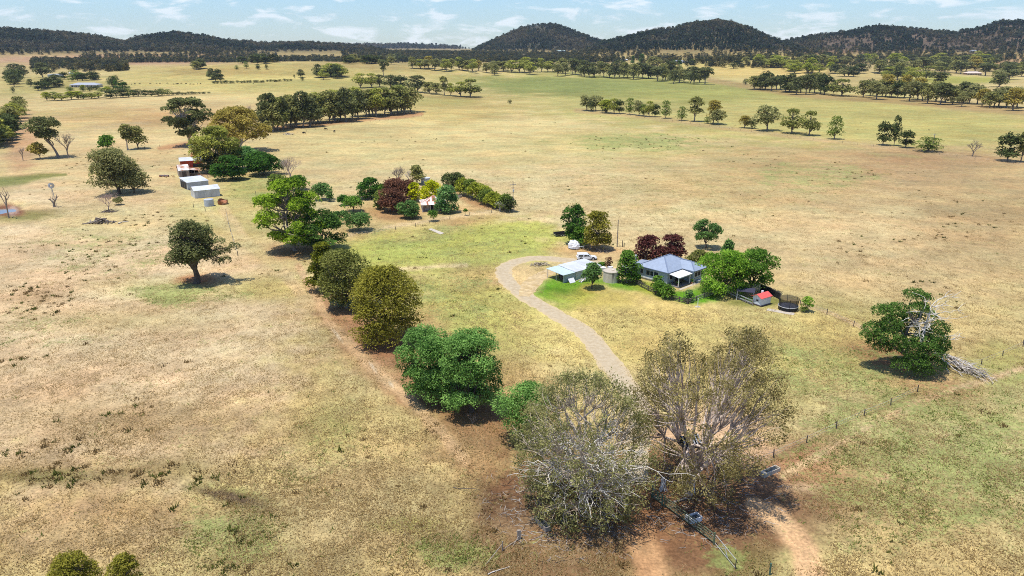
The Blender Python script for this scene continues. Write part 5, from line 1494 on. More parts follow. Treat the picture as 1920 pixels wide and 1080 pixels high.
# ------------------------------------------------------------------ dam
bm_ = MB(); n = 40
wc = Vector((DAMC[0], DAMC[1], 0)); zc = terrain(np.array([DAMC[0]]), np.array([DAMC[1]]))[0] + .9
wx, wy = 8.2, 12.4
bm_.add([(wc.x + wx * cos(2 * pi * i / n) * (1 + .05 * sin(3 * 2 * pi * i / n)), wc.y + wy * sin(2 * pi * i / n) * (1 + .06 * cos(2 * 2 * pi * i / n)), zc) for i in range(n)], [tuple(range(n))])
wmat = bpy.data.materials.new('dam_water'); wmat.use_nodes = True
b_ = wmat.node_tree.nodes['Principled BSDF']; b_.inputs['Base Color'].default_value = (.16, .17, .18, 1); b_.inputs['Roughness'].default_value = .06; b_.inputs['Specular IOR Level'].default_value = .8
wt_ = bm_.build('dam_water', wmat); tag(wt_, 'still blue reflecting water in the farm dam at the left edge', 'water', kind='structure')

# ------------------------------------------------------------------ cattle
def cow_mesh():
    me_ = bpy.data.meshes.new('cow'); vs = []; es = []; rad = []
    def v(p, r_, par=None):
        vs.append(p); rad.append(r_)
        if par is not None: es.append((par, len(vs) - 1))
        return len(vs) - 1
    hip_ = v((-.7, 0, 1.05), .34); mid_ = v((-.1, 0, .98), .40, hip_); sh_ = v((.5, 0, 1.02), .36, mid_)
    nk = v((.9, 0, .95), .22, sh_); hd = v((1.2, 0, .62), .16, nk); v((1.36, 0, .38), .10, hd)
    for s in (-1, 1):
        k_ = v((-.78, s * .2, .66), .15, hip_); k_ = v((-.86, s * .2, .36), .08, k_); v((-.8, s * .2, .0), .07, k_)
        k_ = v((.52, s * .2, .6), .12, sh_); k_ = v((.54, s * .2, .32), .075, k_); v((.54, s * .2, .0), .07, k_)
        v((1.1, s * .24, .74), .05, hd)
    t_ = v((-1.05, 0, 1.0), .05, hip_); v((-1.12, 0, .45), .04, t_)
    me_.from_pydata(vs, es, []); o_ = bpy.data.objects.new('cow_src', me_); COL.objects.link(o_)
    m_ = o_.modifiers.new('s', 'SKIN'); 
    for i, r_ in enumerate(rad): me_.skin_vertices[0].data[i].radius = (r_, r_)
    me_.skin_vertices[0].data[0].use_root = True
    o_.modifiers.new('u', 'SUBSURF').levels = 1
    dg = bpy.context.evaluated_depsgraph_get(); out = bpy.data.meshes.new_from_object(o_.evaluated_get(dg)); bpy.data.objects.remove(o_)
    out.name = 'cow'; out.materials.clear(); out.materials.append(COWB)
    return out
cowm = cow_mesh()
rj = random.Random(21)
near_c = [(496, 258, 'black cow nearest the big dark gum at the end of the windbreak'), (502, 255, 'black cow just behind the first one by the windbreak'), (570, 251, 'lone black cow between the log and the two grazing cows'), (611, 244, 'black cow grazing side on in front of the windbreak'), (627, 248, 'black cow grazing to the far right of the windbreak group')]
for px, py, lab in near_c:
    o_ = bpy.data.objects.new('cow', cowm); COL.objects.link(o_); o_.location = P(px, py); o_.rotation_euler = (0, 0, rj.uniform(0, 6.28)); o_.scale = (1.1,) * 3
    tag(o_, lab, 'cow', 'black cattle near the windbreak')
for ci, px in enumerate(sorted((247, 253, 262, 294, 300, 314, 331, 334, 340, 349, 357, 363, 371, 376, 475, 820, 282, 326))):
    o_ = bpy.data.objects.new('cow', cowm); COL.objects.link(o_); o_.location = P(px, 158 + rj.uniform(-1, 1.2)); o_.rotation_euler = (0, 0, rj.uniform(0, 6.28)); o_.scale = (1.15,) * 3
    tag(o_, ('tiny dark cow on the far golden paddock, %s from the homestead end' % 'first second third fourth fifth sixth seventh eighth ninth tenth eleventh twelfth thirteenth fourteenth fifteenth sixteenth seventeenth eighteenth'.split()[ci]), 'cow', 'cattle strung across the golden paddock')

# ------------------------------------------------------------------ far homesteads
def far_house(label, b, wpx, dpt, eave, rise, wall_m, roof_m, rz=0.0, name='homestead', verandah=True, cat='house', chimney=False):
    p = P(*b); s = mpp(p); Wm = wpx * s
    r = empty(name, p, rz, label, cat)
    q = MB(); q.box(-Wm / 2, -dpt / 2, -1.5, Wm / 2, dpt / 2, eave); q.build('wall', wall_m, r)
    x0, y0, x1, y1 = -Wm / 2 - .6, -dpt / 2 - .6, Wm / 2 + .6, dpt / 2 + .6; hw_ = (y1 - y0) / 2
    a, b2 = (x0 + hw_, 0, eave + rise), (x1 - hw_, 0, eave + rise); z = eave + .01
    for f in ([(x0, y0, z), (x1, y0, z), b2, a], [(x1, y0, z), (x1, y1, z), b2], [(x1, y1, z), (x0, y1, z), a, b2], [(x0, y1, z), (x0, y0, z), a]):
        q = MB(); q.slab(f, .12); q.build('roof', roof_m, r)
    if verandah:
        k = max(2, int(Wm / 5))
        for i in range(k):
            x = -Wm / 2 + Wm * (i + .5) / k; q = MB(); q.box(x - .8, -dpt / 2 - .05, .5, x + .8, -dpt / 2 - .004, eave - .4); q.build('window', GLASS, r)
        q = MB(); q.slab([(x0, y0 - 2, eave - .5), (x1, y0 - 2, eave - .5), (x1, y0 + .2, eave - .02), (x0, y0 + .2, eave - .02)], .1); q.build('verandah_roof', roof_m, r)
        for i in range(k + 1):
            x = x0 + .4 + (x1 - x0 - .8) * i / k; q = MB(); q.box(x - .1, y0 - 1.9, -1, x + .1, y0 - 1.7, eave - .55); q.build('post', WHITE, r)
    return r
CREAM = mat('far_cream', (.52, .46, .36), .8, .06, 1); BRICKF = mat('far_brick', (.32, .2, .14), .85, .1, 1)
far_house('long homestead with a grey hipped roof inside its green garden', (163, 163), 50, 13, 3.2, 2.4, CREAM, mat('far_greyroof', (.30, .32, .36), .6, .1, 1))
far_house('long low grey shed at the edge of the golden rise', (105, 144), 24, 10, 3.6, 1.2, TINB, mat('far_greyroof', (.30, .32, .36)), verandah=False, name='farm_shed', cat='shed')
far_house('white tank like shed on the crest left of the golden rise', (134, 139), 6, 6, 3.0, 1.0, WHITE, WHITE, verandah=False, name='farm_shed', cat='shed')
far_house('two toned farm house with pale roof below the wooded middle hill', (1268, 117), 30, 12, 3.6, 2.2, WHITE, mat('far_greyroof', (.30, .32, .36)), .15)
far_house('pale wing of the hillside farm house stepping down to the right', (1288, 118), 18, 9, 3.2, 1.8, WHITE, mat('far_greyroof', (.30, .32, .36)), -.1, cat='house')
far_house('small white roofed cottage hidden in trees above the green paddock', (1171, 114), 11, 9, 3.4, 2.2, CREAM, TINW)
far_house('cream cottage with a pale roof in the trees left of the white one', (1133, 114), 18, 9, 3.2, 2.2, CREAM, mat('far_tile', (.55, .45, .38), .8, .1, 1))
far_house('tan homestead with a whitish roof among the right hand gums', (1823, 140), 28, 12, 3.5, 2.8, BRICKF, mat('far_tile', (.55, .45, .38)))
far_house('little white shed high on the right hand wooded slope', (1824, 97), 11, 8, 4, 1.4, WHITE, TINW, verandah=False, name='farm_shed', cat='shed')
far_house('long pale green roofed shed at the foot of the round hill', (1050, 97), 20, 10, 4, 2, TINB, mat('far_greenroof', (.35, .45, .42), .6, .1, 1), verandah=False, name='farm_shed', cat='shed')
far_house('dark roofed long house in the trees left of the round hill', (872, 110), 26, 12, 3.4, 2.4, BRICKF, mat('far_darkroof', (.12, .13, .15), .6, .1, 1))
far_house('cream shed in front of the round hill', (980, 104), 14, 9, 3.6, 2, CREAM, CREAM, verandah=False, name='farm_shed', cat='shed')
far_house('pale house at the foot of the left dark range', (538, 109), 18, 10, 3.4, 2.2, CREAM, TINW)
far_house('small distant shed on the pinkish slope at far left', (151, 115), 7, 7, 3.4, 1.6, TIN, TINW, verandah=False, name='farm_shed', cat='shed')
# ------------------------------------------------------------------ trees one by one
# -- the two big gums in front
def big_gum(b, top, w, seed, label, leafc, bark, shape, nterm, leafn, leaf, first, split, R0, leanpx=0, name='gum_tree', low=.12, prune=0.0, dropl=.5, deadn=0, deadm=None, tone=.25, crook=.09, yflat=1.0):
    p = P(*b); s = mpp(p); H = height_at(p, top); Wm = w * s
    rng = np.random.default_rng(seed)
    # tips of the branches fill the crown's outline
    pts = []
    while len(pts) < nterm:
        u = rng.uniform(0, 1); a = rng.uniform(0, 2 * pi)
        rm = float(prof(shape, np.array([u]))[0]) * Wm / 2
        r_ = rm * sqrt(rng.uniform(.22, 1))
        q = np.array([r_ * cos(a) + leanpx * s * u, r_ * sin(a) * yflat, H * (low + (1 - low) * u)])
        if vnoise(q[0] * 4 / Wm + 3, q[2] * 4 / Wm + q[1] * 3 / Wm, seed) < -1 + prune: continue
        pts.append(q)
    T = np.array(pts)
    fork = np.array([leanpx * s * .1, 0, H * first])
    polys = [(bend(np.array([0, 0, -.5]), fork, rng, 6, .03), np.linspace(R0 * 1.3, R0 * .9, 6))]
    # three levels of forks
    k1, k2 = split
    s1_ = T[rng.choice(len(T), k1, replace=False)]
    l1_ = np.argmin(np.linalg.norm(T[:, None] - s1_[None], axis=2), axis=1)
    tw = []; ends = []
    for i in range(k1):
        S1 = T[l1_ == i]
        if not len(S1): continue
        n1_ = fork + (S1.mean(0) - fork) * .45 + rng.normal(size=3) * .2
        ra = R0 * .62 * sqrt(len(S1) / nterm * k1) ** .6 * .8
        polys.append((bend(fork, n1_, rng, 7, crook), np.linspace(ra, ra * .66, 7)))
        kk = min(k2, len(S1)); s2_ = S1[rng.choice(len(S1), kk, replace=False)]
        l2_ = np.argmin(np.linalg.norm(S1[:, None] - s2_[None], axis=2), axis=1)
        for j in range(kk):
            S2 = S1[l2_ == j]
            if not len(S2): continue
            n2_ = n1_ + (S2.mean(0) - n1_) * .55 + rng.normal(size=3) * .15
            polys.append((bend(n1_, n2_, rng, 6, crook), np.linspace(ra * .6, ra * .34, 6)))
            for t_ in S2:
                tw.append((bend(n2_, t_, rng, 5, crook * 1.1), np.linspace(ra * .22, .012, 5))); ends.append(t_)
    root = empty(name, p, 0, label, 'tree')
    V, F = tubes(polys, 7); tr = link_mesh('trunk', V, F, bark, root, smooth=True)
    V, F = tubes(tw, 4); link_mesh('branches', V, F, bark, root, smooth=True)
    E_ = np.array(ends)
    idx = np.repeat(np.arange(len(E_)), leafn)
    o_ = rng.normal(size=(len(idx), 3)) * np.array([.50, .50, .40]) * (Wm / 22) * rng.uniform(.6, 1.5, (len(E_), 1))[idx]
    pos = E_[idx] + o_; pos[:, 2] -= dropl * np.abs(rng.normal(size=len(idx))) * .8
    nrm = o_ / (np.linalg.norm(o_, axis=1)[:, None] + .01) * .6 + np.array([0, 0, .7])
    V, F = leaves(pos, nrm, np.full(len(idx), leaf), rng, .8, 1.6)
    lt = rng.normal(size=len(E_)) * tone
    link_mesh('crown', V, F, LEAF[leafc], root, np.clip(.45 + lt[idx] + rng.normal(size=len(idx)) * .2, 0, 1))
    return root, p, s, H, Wm
PINKB = mat('gum_bark_pinkish', (.54, .44, .37), .85, .25, 1.3, col2=(.34, .25, .20), thr=(.5, .66))
big_gum((1290, 927), 588, 290, 31, 'tall spreading gum tree with reddish olive leaves beside the steel gate', 'gumred', PINKB, 'round', 480, 72, .19, .13, (11, 8), .50, 40, low=.13, prune=.8, crook=.06, tone=.3)
r_, p_, s_, H_, W_m = big_gum((1093, 950), 704, 285, 47, 'broad half bare gum tree with pale dead branches left of the gate', 'gumgrey', BARKP, 'dome', 520, 56, .19, .12, (12, 7), .5, -4, low=.06, prune=.5, crook=.12, tone=.3)
# bleached dead limbs sweeping out over its shaded side
rng = np.random.default_rng(77); polys = []
for k in range(44):
    a = rng.uniform(-2.75, -.35) if k < 32 else rng.uniform(0, 6.28)
    el_ = rng.uniform(.05, .9)
    st = np.array([0, 0, H_ * rng.uniform(.14, .45)]); Lr = W_m * (rng.uniform(.24, .40) if k < 32 else rng.uniform(.18, .28))
    e_ = st + np.array([cos(a) * cos(el_), sin(a) * cos(el_), sin(el_) * .8]) * Lr
    m_ = bend(st, e_, rng, 8, .09, .03); R_ = rng.uniform(.07, .15); polys.append((m_, np.linspace(R_, R_ * .3, 8)))
    for j in range(6):
        s0 = m_[rng.integers(3, 8)]; d_ = (e_ - st) / Lr * rng.uniform(1, 3.2) + rng.normal(size=3) * .9
        q_ = bend(s0, s0 + d_, rng, 5, .12); polys.append((q_, np.linspace(R_ * .45, .02, 5)))
        for jj in range(2):
            s1q = q_[rng.integers(2, 5)]; polys.append((bend(s1q, s1q + d_ * .4 + rng.normal(size=3) * .5, rng, 4, .12), np.linspace(R_ * .22, .015, 4)))
V, F = tubes(polys, 5); link_mesh('dead_branches', V, F, mat('bleached_wood', (.62, .58, .52), .8, .15, 2), r_, smooth=True)
plant('tree', 'bright green young tree rising behind the pale branched gum', 'tree', (992, 826), 722, 118, leafc='pepper', seed=4, shape='dome', lobes=20, lobe=.15, base=.2, density=.55, twigs=12, depth=.8)

# -- row of planted trees below the track
plant('pepper_tree', 'fresh green spreading tree nearest the camera in the planted row', 'tree', (884, 772), 626, 118, leafc='pepper', seed=12, shape='broad', lobes=52, lobe=.125, base=.06, density=1.0, twigs=16, bark=BARKD, flat=.7, pockets=.25)
plant('pepper_tree', 'fresh green tree left of its twin with a gap between them', 'tree', (806, 750), 622, 108, leafc='pepper', seed=13, shape='broad', lobes=36, lobe=.14, base=.05, density=.95, twigs=12, bark=BARKD, flat=.75, off=(-.6, 0), pockets=.25)
plant('pepper_tree', 'fresh green tree filling the back between the two front ones', 'tree', (846, 752), 634, 116, leafc='pepper', seed=112, shape='broad', lobes=26, lobe=.15, base=.06, density=.9, twigs=8, bark=BARKD, flat=.75)
plant('round_tree', 'big round tree with golden olive leaves in the planted row', 'tree', (724, 640), 502, 120, leafc='golden', seed=14, shape='round', lobes=54, lobe=.145, base=.03, density=1.15, shell=.85, lump=.3, bark=BARKD, trunk=.025)
plant('round_tree', 'round olive green tree behind the golden one', 'tree', (650, 578), 470, 92, leafc='olive', seed=15, shape='round', lobes=40, lobe=.15, base=.10, density=1.1, shell=.8, lump=.3, bark=BARK, trunk=.025)
plant('cypress_tree', 'layered yellow green cypress at the far end of the planted row', 'tree', (604, 547), 455, 80, leafc='cypress', seed=16, shape='cone', lobes=40, lobe=.14, base=.05, density=1.0, flat=.45, bark=BARKD, off=(.8, 0))
plant('shrub', 'low blue grey shrub at the foot of the olive round tree', 'shrub', (640, 578), 552, 36, leafc='blue', seed=17, lobes=9, lobe=.25, base=.05)
plant('pine_tree', 'large lime green pine with lumpy crown above the planted row', 'tree', (553, 470), 336, 122, leafc='pinelime', seed=18, shape='dome', lobes=44, lobe=.105, base=.10, density=1.05, flat=.6, trunk=.03, bark=BARK, pockets=.3, off=(-1.2, 0), lobevar=.28)
plant('pine_tree', 'dark green lower pine pressed against the lime green one', 'tree', (606, 470), 392, 86, leafc='pine', seed=19, shape='round', lobes=26, lobe=.14, base=.08, density=1.05, flat=.5, bark=BARKD)

# -- left paddock
r_ = plant('gum_tree', 'lone gum tree with a thick dark trunk casting shade in the left paddock', 'tree', (368, 531), 415, 92, leafc='gumdark', seed=20, shape='dome', lobes=26, lobe=.15, base=.30, density=1.0, twigs=22, bark=BARKD, trunk=.052, off=(0, 0), lean=(.02, 0), flat=.85)
c_ = r_.children[0]
p_ = P(366, 531); s_ = mpp(p_); H_ = height_at(p_, 415); rng = np.random.default_rng(6)
polys = []; cl = []
for (dx, dz) in ((58, 58), (74, 66), (44, 40), (50, 78), (64, 48)):
    e_ = np.array([dx * s_, rng.normal() * 1.2, dz * s_]); st = np.array([4 * s_, 0, 46 * s_])
    q_ = bend(st, e_, rng, 7, .08, .06); polys.append((q_, np.linspace(.28, .06, 7))); cl.append((*e_, 1.5)); cl.append((*q_[4], 1.2))
V, F = tubes(polys, 6); link_mesh('limb', V, F, BARKD, r_, smooth=True)
g = grow(H_, 10, 66, lobes=cl, n=3000, leaf=.32, flat=.8, trunk=.001)
link_mesh('crown', g['V'], g['F'], LEAF['gumdark'], r_, g['tone'])
plant('gum_tree', 'big drooping grey gum tree behind the bare pinkish shrub', 'tree', (224, 363), 280, 92, leafc='gumgrey', seed=22, shape='round', lobes=34, lobe=.16, base=.08, density=1.1, bark=BARKD, trunk=.045, off=(-2, 0))
plant('gum_tree', 'low spreading arm of grey foliage on the right of the big drooping gum', 'tree', (252, 361), 320, 56, leafc='gumgrey', seed=23, shape='dome', lobes=14, lobe=.2, base=.15, density=.9, bark=BARKD)
bare_tree('bare_shrub', 'bare pinkish shrub standing over a litter heap in the left paddock', 'shrub', (206, 396), 360, 40, 5, mat('twig_pink', (.36, .26, .22), .9, .2, 3), 5, .02, first=.3)
plant('shrub', 'grey green tuft on the right of the bare pinkish shrub', 'shrub', (222, 384), 370, 18, leafc='gumgrey', seed=25, lobes=6, lobe=.3)
bare_tree('dead_tree', 'dead grey stump with broken arms in front of the windmill', 'dead tree', (104, 388), 366, 16, 8, BARK, 2, .12, first=.6, spread=1.2)
bare_tree('dead_tree', 'tall dead trunk with one bare arm at the edge of the dam', 'dead tree', (17, 409), 352, 26, 31, BARK, 2, .05, first=.62, spread=1.0)
# lone group by the long row
plant('gum_tree', 'leaning gum with layered olive crown left of the bare dead gum', 'tree', (110, 296), 220, 58, leafc='gumdark', seed=26, shape='umbrella', lobes=15, lobe=.16, base=.38, density=.9, bark=BARK, off=(-6, 0), lean=(-.12, 0), flat=.6, twigs=8)
plant('gum_tree', 'small bushy gum beside the leaning one', 'tree', (76, 298), 268, 32, leafc='gumgold', seed=27, shape='dome', lobes=10, lobe=.2, base=.25, density=.9, off=(-1, 0))
bare_tree('dead_tree', 'bare dead gum beside the leaning layered gum', 'dead tree', (129, 296), 245, 36, 9, BARK, 4, .03, first=.28)
bare_tree('dead_tree', 'little bare dead sapling nearest the long tree row', 'dead tree', (43, 301), 276, 14, 11, BARK, 3, .03)
plant('round_tree', 'small round bright green tree in the left paddock', 'tree', (203, 281), 254, 31, leafc='green', seed=28, lobes=16, lobe=.2, base=.12, bark=BARKD)
plant('gum_tree', 'slim pale gum left of its rounder twin in the left paddock', 'tree', (240, 281), 233, 25, leafc='gum', seed=29, shape='vase', lobes=10, lobe=.2, base=.4, bark=BARKP)
plant('gum_tree', 'round olive gum right of the slim one in the left paddock', 'tree', (259, 279), 236, 35, leafc='gum', seed=30, lobes=16, lobe=.18, base=.15, bark=BARKD)
# sheds
plant('gum_tree', 'tall umbrella topped gum behind the red sheds', 'tree', (356, 274), 184, 92, leafc='gumdark', seed=32, shape='umbrella', lobes=30, lobe=.11, base=.2, density=1.1, flat=.5, bark=BARKP, twigs=12, trunk=.035, lobevar=.25)
plant('gum_tree', 'golden topped gum rising between the umbrella gum and the windbreak', 'tree', (452, 285), 200, 98, leafc='gumgold', seed=33, shape='round', lobes=34, lobe=.12, base=.2, density=1.1, flat=.6, bark=BARKP, twigs=12)
plant('gum_tree', 'pale green bushy gum standing over the barn', 'tree', (408, 322), 239, 88, leafc='gumgreen', seed=34, shape='dome', lobes=34, lobe=.13, base=.16, density=1.1, bark=BARKP, twigs=10)
plant('gum_tree', 'dark low foliage under the pale green gum by the red shed', 'tree', (398, 324), 285, 40, leafc='dark', seed=35, shape='round', lobes=16, lobe=.2, base=.05)
plant('bushy_tree', 'pale grey green tree between the barn gum and the dark fig', 'tree', (455, 318), 276, 66, leafc='willow', seed=36, shape='round', lobes=22, lobe=.16, base=.1, density=1.0)
plant('fig_tree', 'dense deep green fig nearest the stock yard', 'tree', (436, 337), 292, 66, leafc='deep', seed=37, shape='dome', lobes=30, lobe=.14, base=.1, density=1.2, flat=.6, bark=BARKD)
plant('fig_tree', 'dense deep green fig beside the bare many stemmed tree', 'tree', (494, 328), 284, 70, leafc='deep', seed=38, shape='round', lobes=32, lobe=.14, base=.08, density=1.2, flat=.6, bark=BARKD)
bare_tree('bare_tree', 'tall bare many stemmed tree beside the deep green figs', 'dead tree', (545, 340), 288, 42, 14, mat('twig_tan', (.40, .31, .25), .9, .2, 3), 5, .02, first=.3, spread=.7)
bare_tree('bare_tree', 'second bare stem pressed against the many stemmed tree', 'dead tree', (538, 338), 300, 22, 15, mat('twig_tan', (.40, .31, .25)), 4, .02, first=.4, spread=.6)
plant('shrub', 'green shrub below the bare many stemmed tree', 'shrub', (520, 352), 328, 36, leafc='mid', seed=40, lobes=12, lobe=.2, base=.03)
plant('shrub', 'darker shrub right of the bare many stemmed tree', 'shrub', (560, 356), 330, 36, leafc='green', seed=41, lobes=12, lobe=.2, base=.03)
bare_tree('bare_shrub', 'dark leafless shrub at the left edge of the lime green pine', 'shrub', (504, 392), 368, 22, 16, BARKD, 4, .03)
# orchard and cottage garden
for i, (px, py, top, w, col, lab) in enumerate(((604, 375, 344, 36, 'fruit', 'green orchard tree farthest to the back left'), (618, 378, 360, 18, 'fruit', 'little orchard bush beside the back left orchard tree'), (645, 385, 366, 24, 'deep', 'dark orchard tree partly behind the broad one'),
        (663, 397, 369, 42, 'green', 'broad orchard tree in the middle of the orchard'), (632, 420, 397, 22, 'fruit', 'small orchard tree close to the dark green pine'), (645, 411, 395, 20, 'fruit', 'thin orchard tree between the small one and the broad one'), (673, 432, 400, 48, 'fruit', 'wide orchard tree nearest the wire fence'))):
    plant('fruit_tree', lab, 'tree', (px, py), top, w, leafc=col, seed=50 + i, shape='dome', lobes=18, lobe=.17, base=.22, density=1.0, twigs=6, group='fruit trees in the old orchard', bark=BARKD)
plant('round_tree', 'dense dark green round tree left of the purple brown trees', 'tree', (694, 372), 334, 46, leafc='deep', seed=60, shape='round', lobes=30, lobe=.16, base=.02, density=1.2)
plant('shrub', 'lighter green shrub squeezed beside the dark round tree', 'shrub', (716, 374), 346, 22, leafc='green', seed=61, lobes=10, lobe=.22, base=.02)
plant('plum_tree', 'purple brown tree at the back left of the old cottage', 'tree', (748, 374), 336, 64, leafc='brownleaf', seed=62, shape='round', lobes=30, lobe=.14, base=.03, density=1.1)
plant('plum_tree', 'purple brown tree right against the left side of the old cottage', 'tree', (738, 397), 354, 56, leafc='brownleaf', seed=63, shape='round', lobes=28, lobe=.15, base=.03, density=1.1)
plant('shrub', 'yellow green shrub hugging the left foot of the purple brown trees', 'shrub', (712, 392), 358, 26, leafc='mid', seed=64, lobes=10, lobe=.22, base=.02)
plant('shrub', 'rounded green bush in front of the old cottage verandah', 'shrub', (767, 409), 377, 44, leafc='fruit', seed=65, shape='dome', lobes=24, lobe=.16, base=.04, density=1.1)
plant('wattle_tree', 'bright yellow green tree directly behind the old cottage roof', 'tree', (808, 381), 339, 46, leafc='yellow', seed=66, shape='dome', lobes=26, lobe=.15, base=.05, density=1.1)
plant('wattle_tree', 'smaller yellow topped tree between the purple tree and the bright one', 'tree', (778, 378), 342, 26, leafc='yellow', seed=67, shape='dome', lobes=12, lobe=.2, base=.05)
plant('willow_tree', 'grey green drooping tree on the right of the old cottage', 'tree', (838, 399), 347, 46, leafc='willow', seed=68, shape='round', lobes=30, lobe=.15, base=.05, density=1.1, droop=.4)
plant('round_tree', 'small clipped ball shaped tree by the cottage fence', 'tree', (812, 415), 395, 19, leafc='green', seed=69, lobes=12, lobe=.24, base=.3, bark=BARKD)
plant('sapling', 'thin leaning sapling right of the ball shaped tree', 'tree', (873, 404), 391, 8, leafc='green', seed=70, lobes=5, lobe=.3, base=.4, lean=(-.1, 0))
bare_tree('bare_tree', 'bare spiky tree standing behind the purple brown trees', 'dead tree', (748, 346), 309, 26, 17, BARK, 4, .03)
bare_tree('bare_tree', 'low grey bare branches right of the bare spiky tree', 'dead tree', (766, 344), 318, 26, 18, DEADW, 4, .02)
plant('tree', 'olive grey tree beside the tin tank behind the cottage', 'tree', (782, 346), 309, 30, leafc='gum', seed=71, lobes=16, lobe=.17, base=.15)
hd = [(852, 357, 325, 34, 'dark'), (868, 366, 336, 28, 'hedge'), (882, 370, 338, 26, 'mid'), (893, 374, 343, 26, 'hedge'), (905, 378, 349, 26, 'hedge'), (915, 383, 356, 26, 'mid'), (925, 387, 361, 26, 'hedge'), (937, 391, 366, 26, 'hedge'), (948, 395, 365, 24, 'mid'), (955, 397, 373, 20, 'dark')]
wd_ = ['dark bush at the far end', 'yellow green bush next to the dark end bush', 'olive bush third from the dark end', 'bright bush fourth from the dark end', 'tall bright bush in the middle', 'olive bush just past the middle', 'bright bush fourth from the power pole', 'wide bright bush third from the power pole', 'olive bush second from the power pole', 'dark bush against the power pole']
for i, (px, py, top, w, col) in enumerate(hd):
    plant('shrub', wd_[i] + ' of the hedge row', 'shrub', (px, py), top - 1, w + 7, leafc=col, seed=80 + i, shape='dome', lobes=16, lobe=.19, base=.06, density=1.0, group='hedge row right of the old cottage', bark=BARKP)
bare_tree('dead_tree', 'pale tangled bare limbs under the pole end of the hedge', 'dead tree', (938, 396), 376, 30, 19, DEADW, 3, .04, spread=1.5)
# -- around the house
plant('tree', 'tall dark leafy tree standing beside the black trailer', 'tree', (1076, 457), 382, 48, leafc='deep', seed=90, shape='dome', lobes=30, lobe=.17, base=.08, density=1.05)
plant('tree', 'bright green low foliage between the dark tree and the olive one', 'tree', (1086, 462), 426, 36, leafc='green', seed=91, lobes=14, lobe=.2, base=.06)
plant('tree', 'golden olive tree beside the bare power pole', 'tree', (1119, 468), 397, 54, leafc='golden', seed=92, shape='round', lobes=32, lobe=.16, base=.08, density=1.05, bark=BARK)
plant('plum_tree', 'dark purple leafed tree behind the left end of the house', 'tree', (1212, 497), 443, 52, leafc='plum', seed=93, shape='round', lobes=26, lobe=.16, base=.1, density=1.0, jitter=1.0)
plant('plum_tree', 'dark purple leafed tree behind the middle of the house roof', 'tree', (1258, 492), 441, 52, leafc='plum', seed=94, shape='round', lobes=26, lobe=.16, base=.1, density=1.0, jitter=1.0)
plant('tree', 'lone green tree with a round pool of shade behind the house', 'tree', (1323, 465), 411, 46, leafc='fruit', seed=95, shape='round', lobes=24, lobe=.15, base=.2, density=.9, bark=BARKD, twigs=8)
plant('shrub', 'olive rounded shrub behind the right end of the house', 'shrub', (1309, 505), 470, 42, leafc='olive', seed=96, lobes=20, lobe=.2, base=.04)
plant('poplar_tree', 'blue green upright tree behind the big bright garden trees', 'tree', (1362, 510), 449, 38, leafc='fruit', seed=97, shape='cone', lobes=20, lobe=.2, base=.05)
plant('tree', 'big bright green garden tree overhanging the lawn', 'tree', (1358, 550), 471, 88, leafc='lime', seed=98, shape='broad', lobes=46, lobe=.13, base=.05, density=1.1, bark=BARKD, jitter=.9)
plant('tree', 'darker green garden tree right of the big bright one', 'tree', (1408, 547), 466, 76, leafc='green', seed=99, shape='broad', lobes=36, lobe=.13, base=.12, density=1.0, bark=BARKD, jitter=.9)
plant('tree', 'small neat round tree in front of the carport shed', 'tree', (1110, 541), 494, 38, leafc='fruit', seed=100, shape='dome', lobes=22, lobe=.17, base=.25, density=1.0, bark=BARKD)
plant('tree', 'leafy bright green tree between the concrete tank and the house', 'tree', (1176, 530), 470, 46, leafc='green', seed=101, shape='round', lobes=30, lobe=.17, base=.03, density=1.15)
plant('shrub', 'small yellow green shrub at the left end of the garden fence', 'shrub', (1195, 527), 514, 16, leafc='lime', seed=102, lobes=8, lobe=.25, base=.02)
for i, (px, py, top, w, lab) in enumerate(((1232, 546, 517, 27, 'green shrub closest to the house wall'), (1236, 553, 528, 26, 'green shrub in the middle of the three by the fence'), (1252, 560, 533, 27, 'green shrub nearest the lawn corner of the three by the fence'), (1290, 566, 544, 22, 'thin dark shrub around the bird house on the lawn'))):
    plant('shrub', lab, 'shrub', (px, py), top, w, leafc='green' if i < 3 else 'fruit', seed=103 + i, lobes=14, lobe=.2, base=.05, density=.9 if i < 3 else .6)
plant('shrub', 'dry stalky plant behind the carport shed', 'shrub', (1141, 505), 482, 14, leafc='brownleaf', seed=108, shape='column', lobes=8, lobe=.26, base=.1, density=.6)
plant('shrub', 'low green shrub at the back corner of the carport shed', 'shrub', (1128, 503), 492, 16, leafc='green', seed=109, lobes=7, lobe=.26)
plant('shrub', 'wispy yellow green shrub right of the trampoline', 'shrub', (1512, 584), 556, 22, leafc='lime', seed=110, lobes=9, lobe=.2, density=.5)
plant('shrub', 'low dark weedy bush just right of the trampoline slab', 'shrub', (1508, 585), 576, 16, leafc='mid', seed=111, lobes=6, lobe=.25, density=.6)
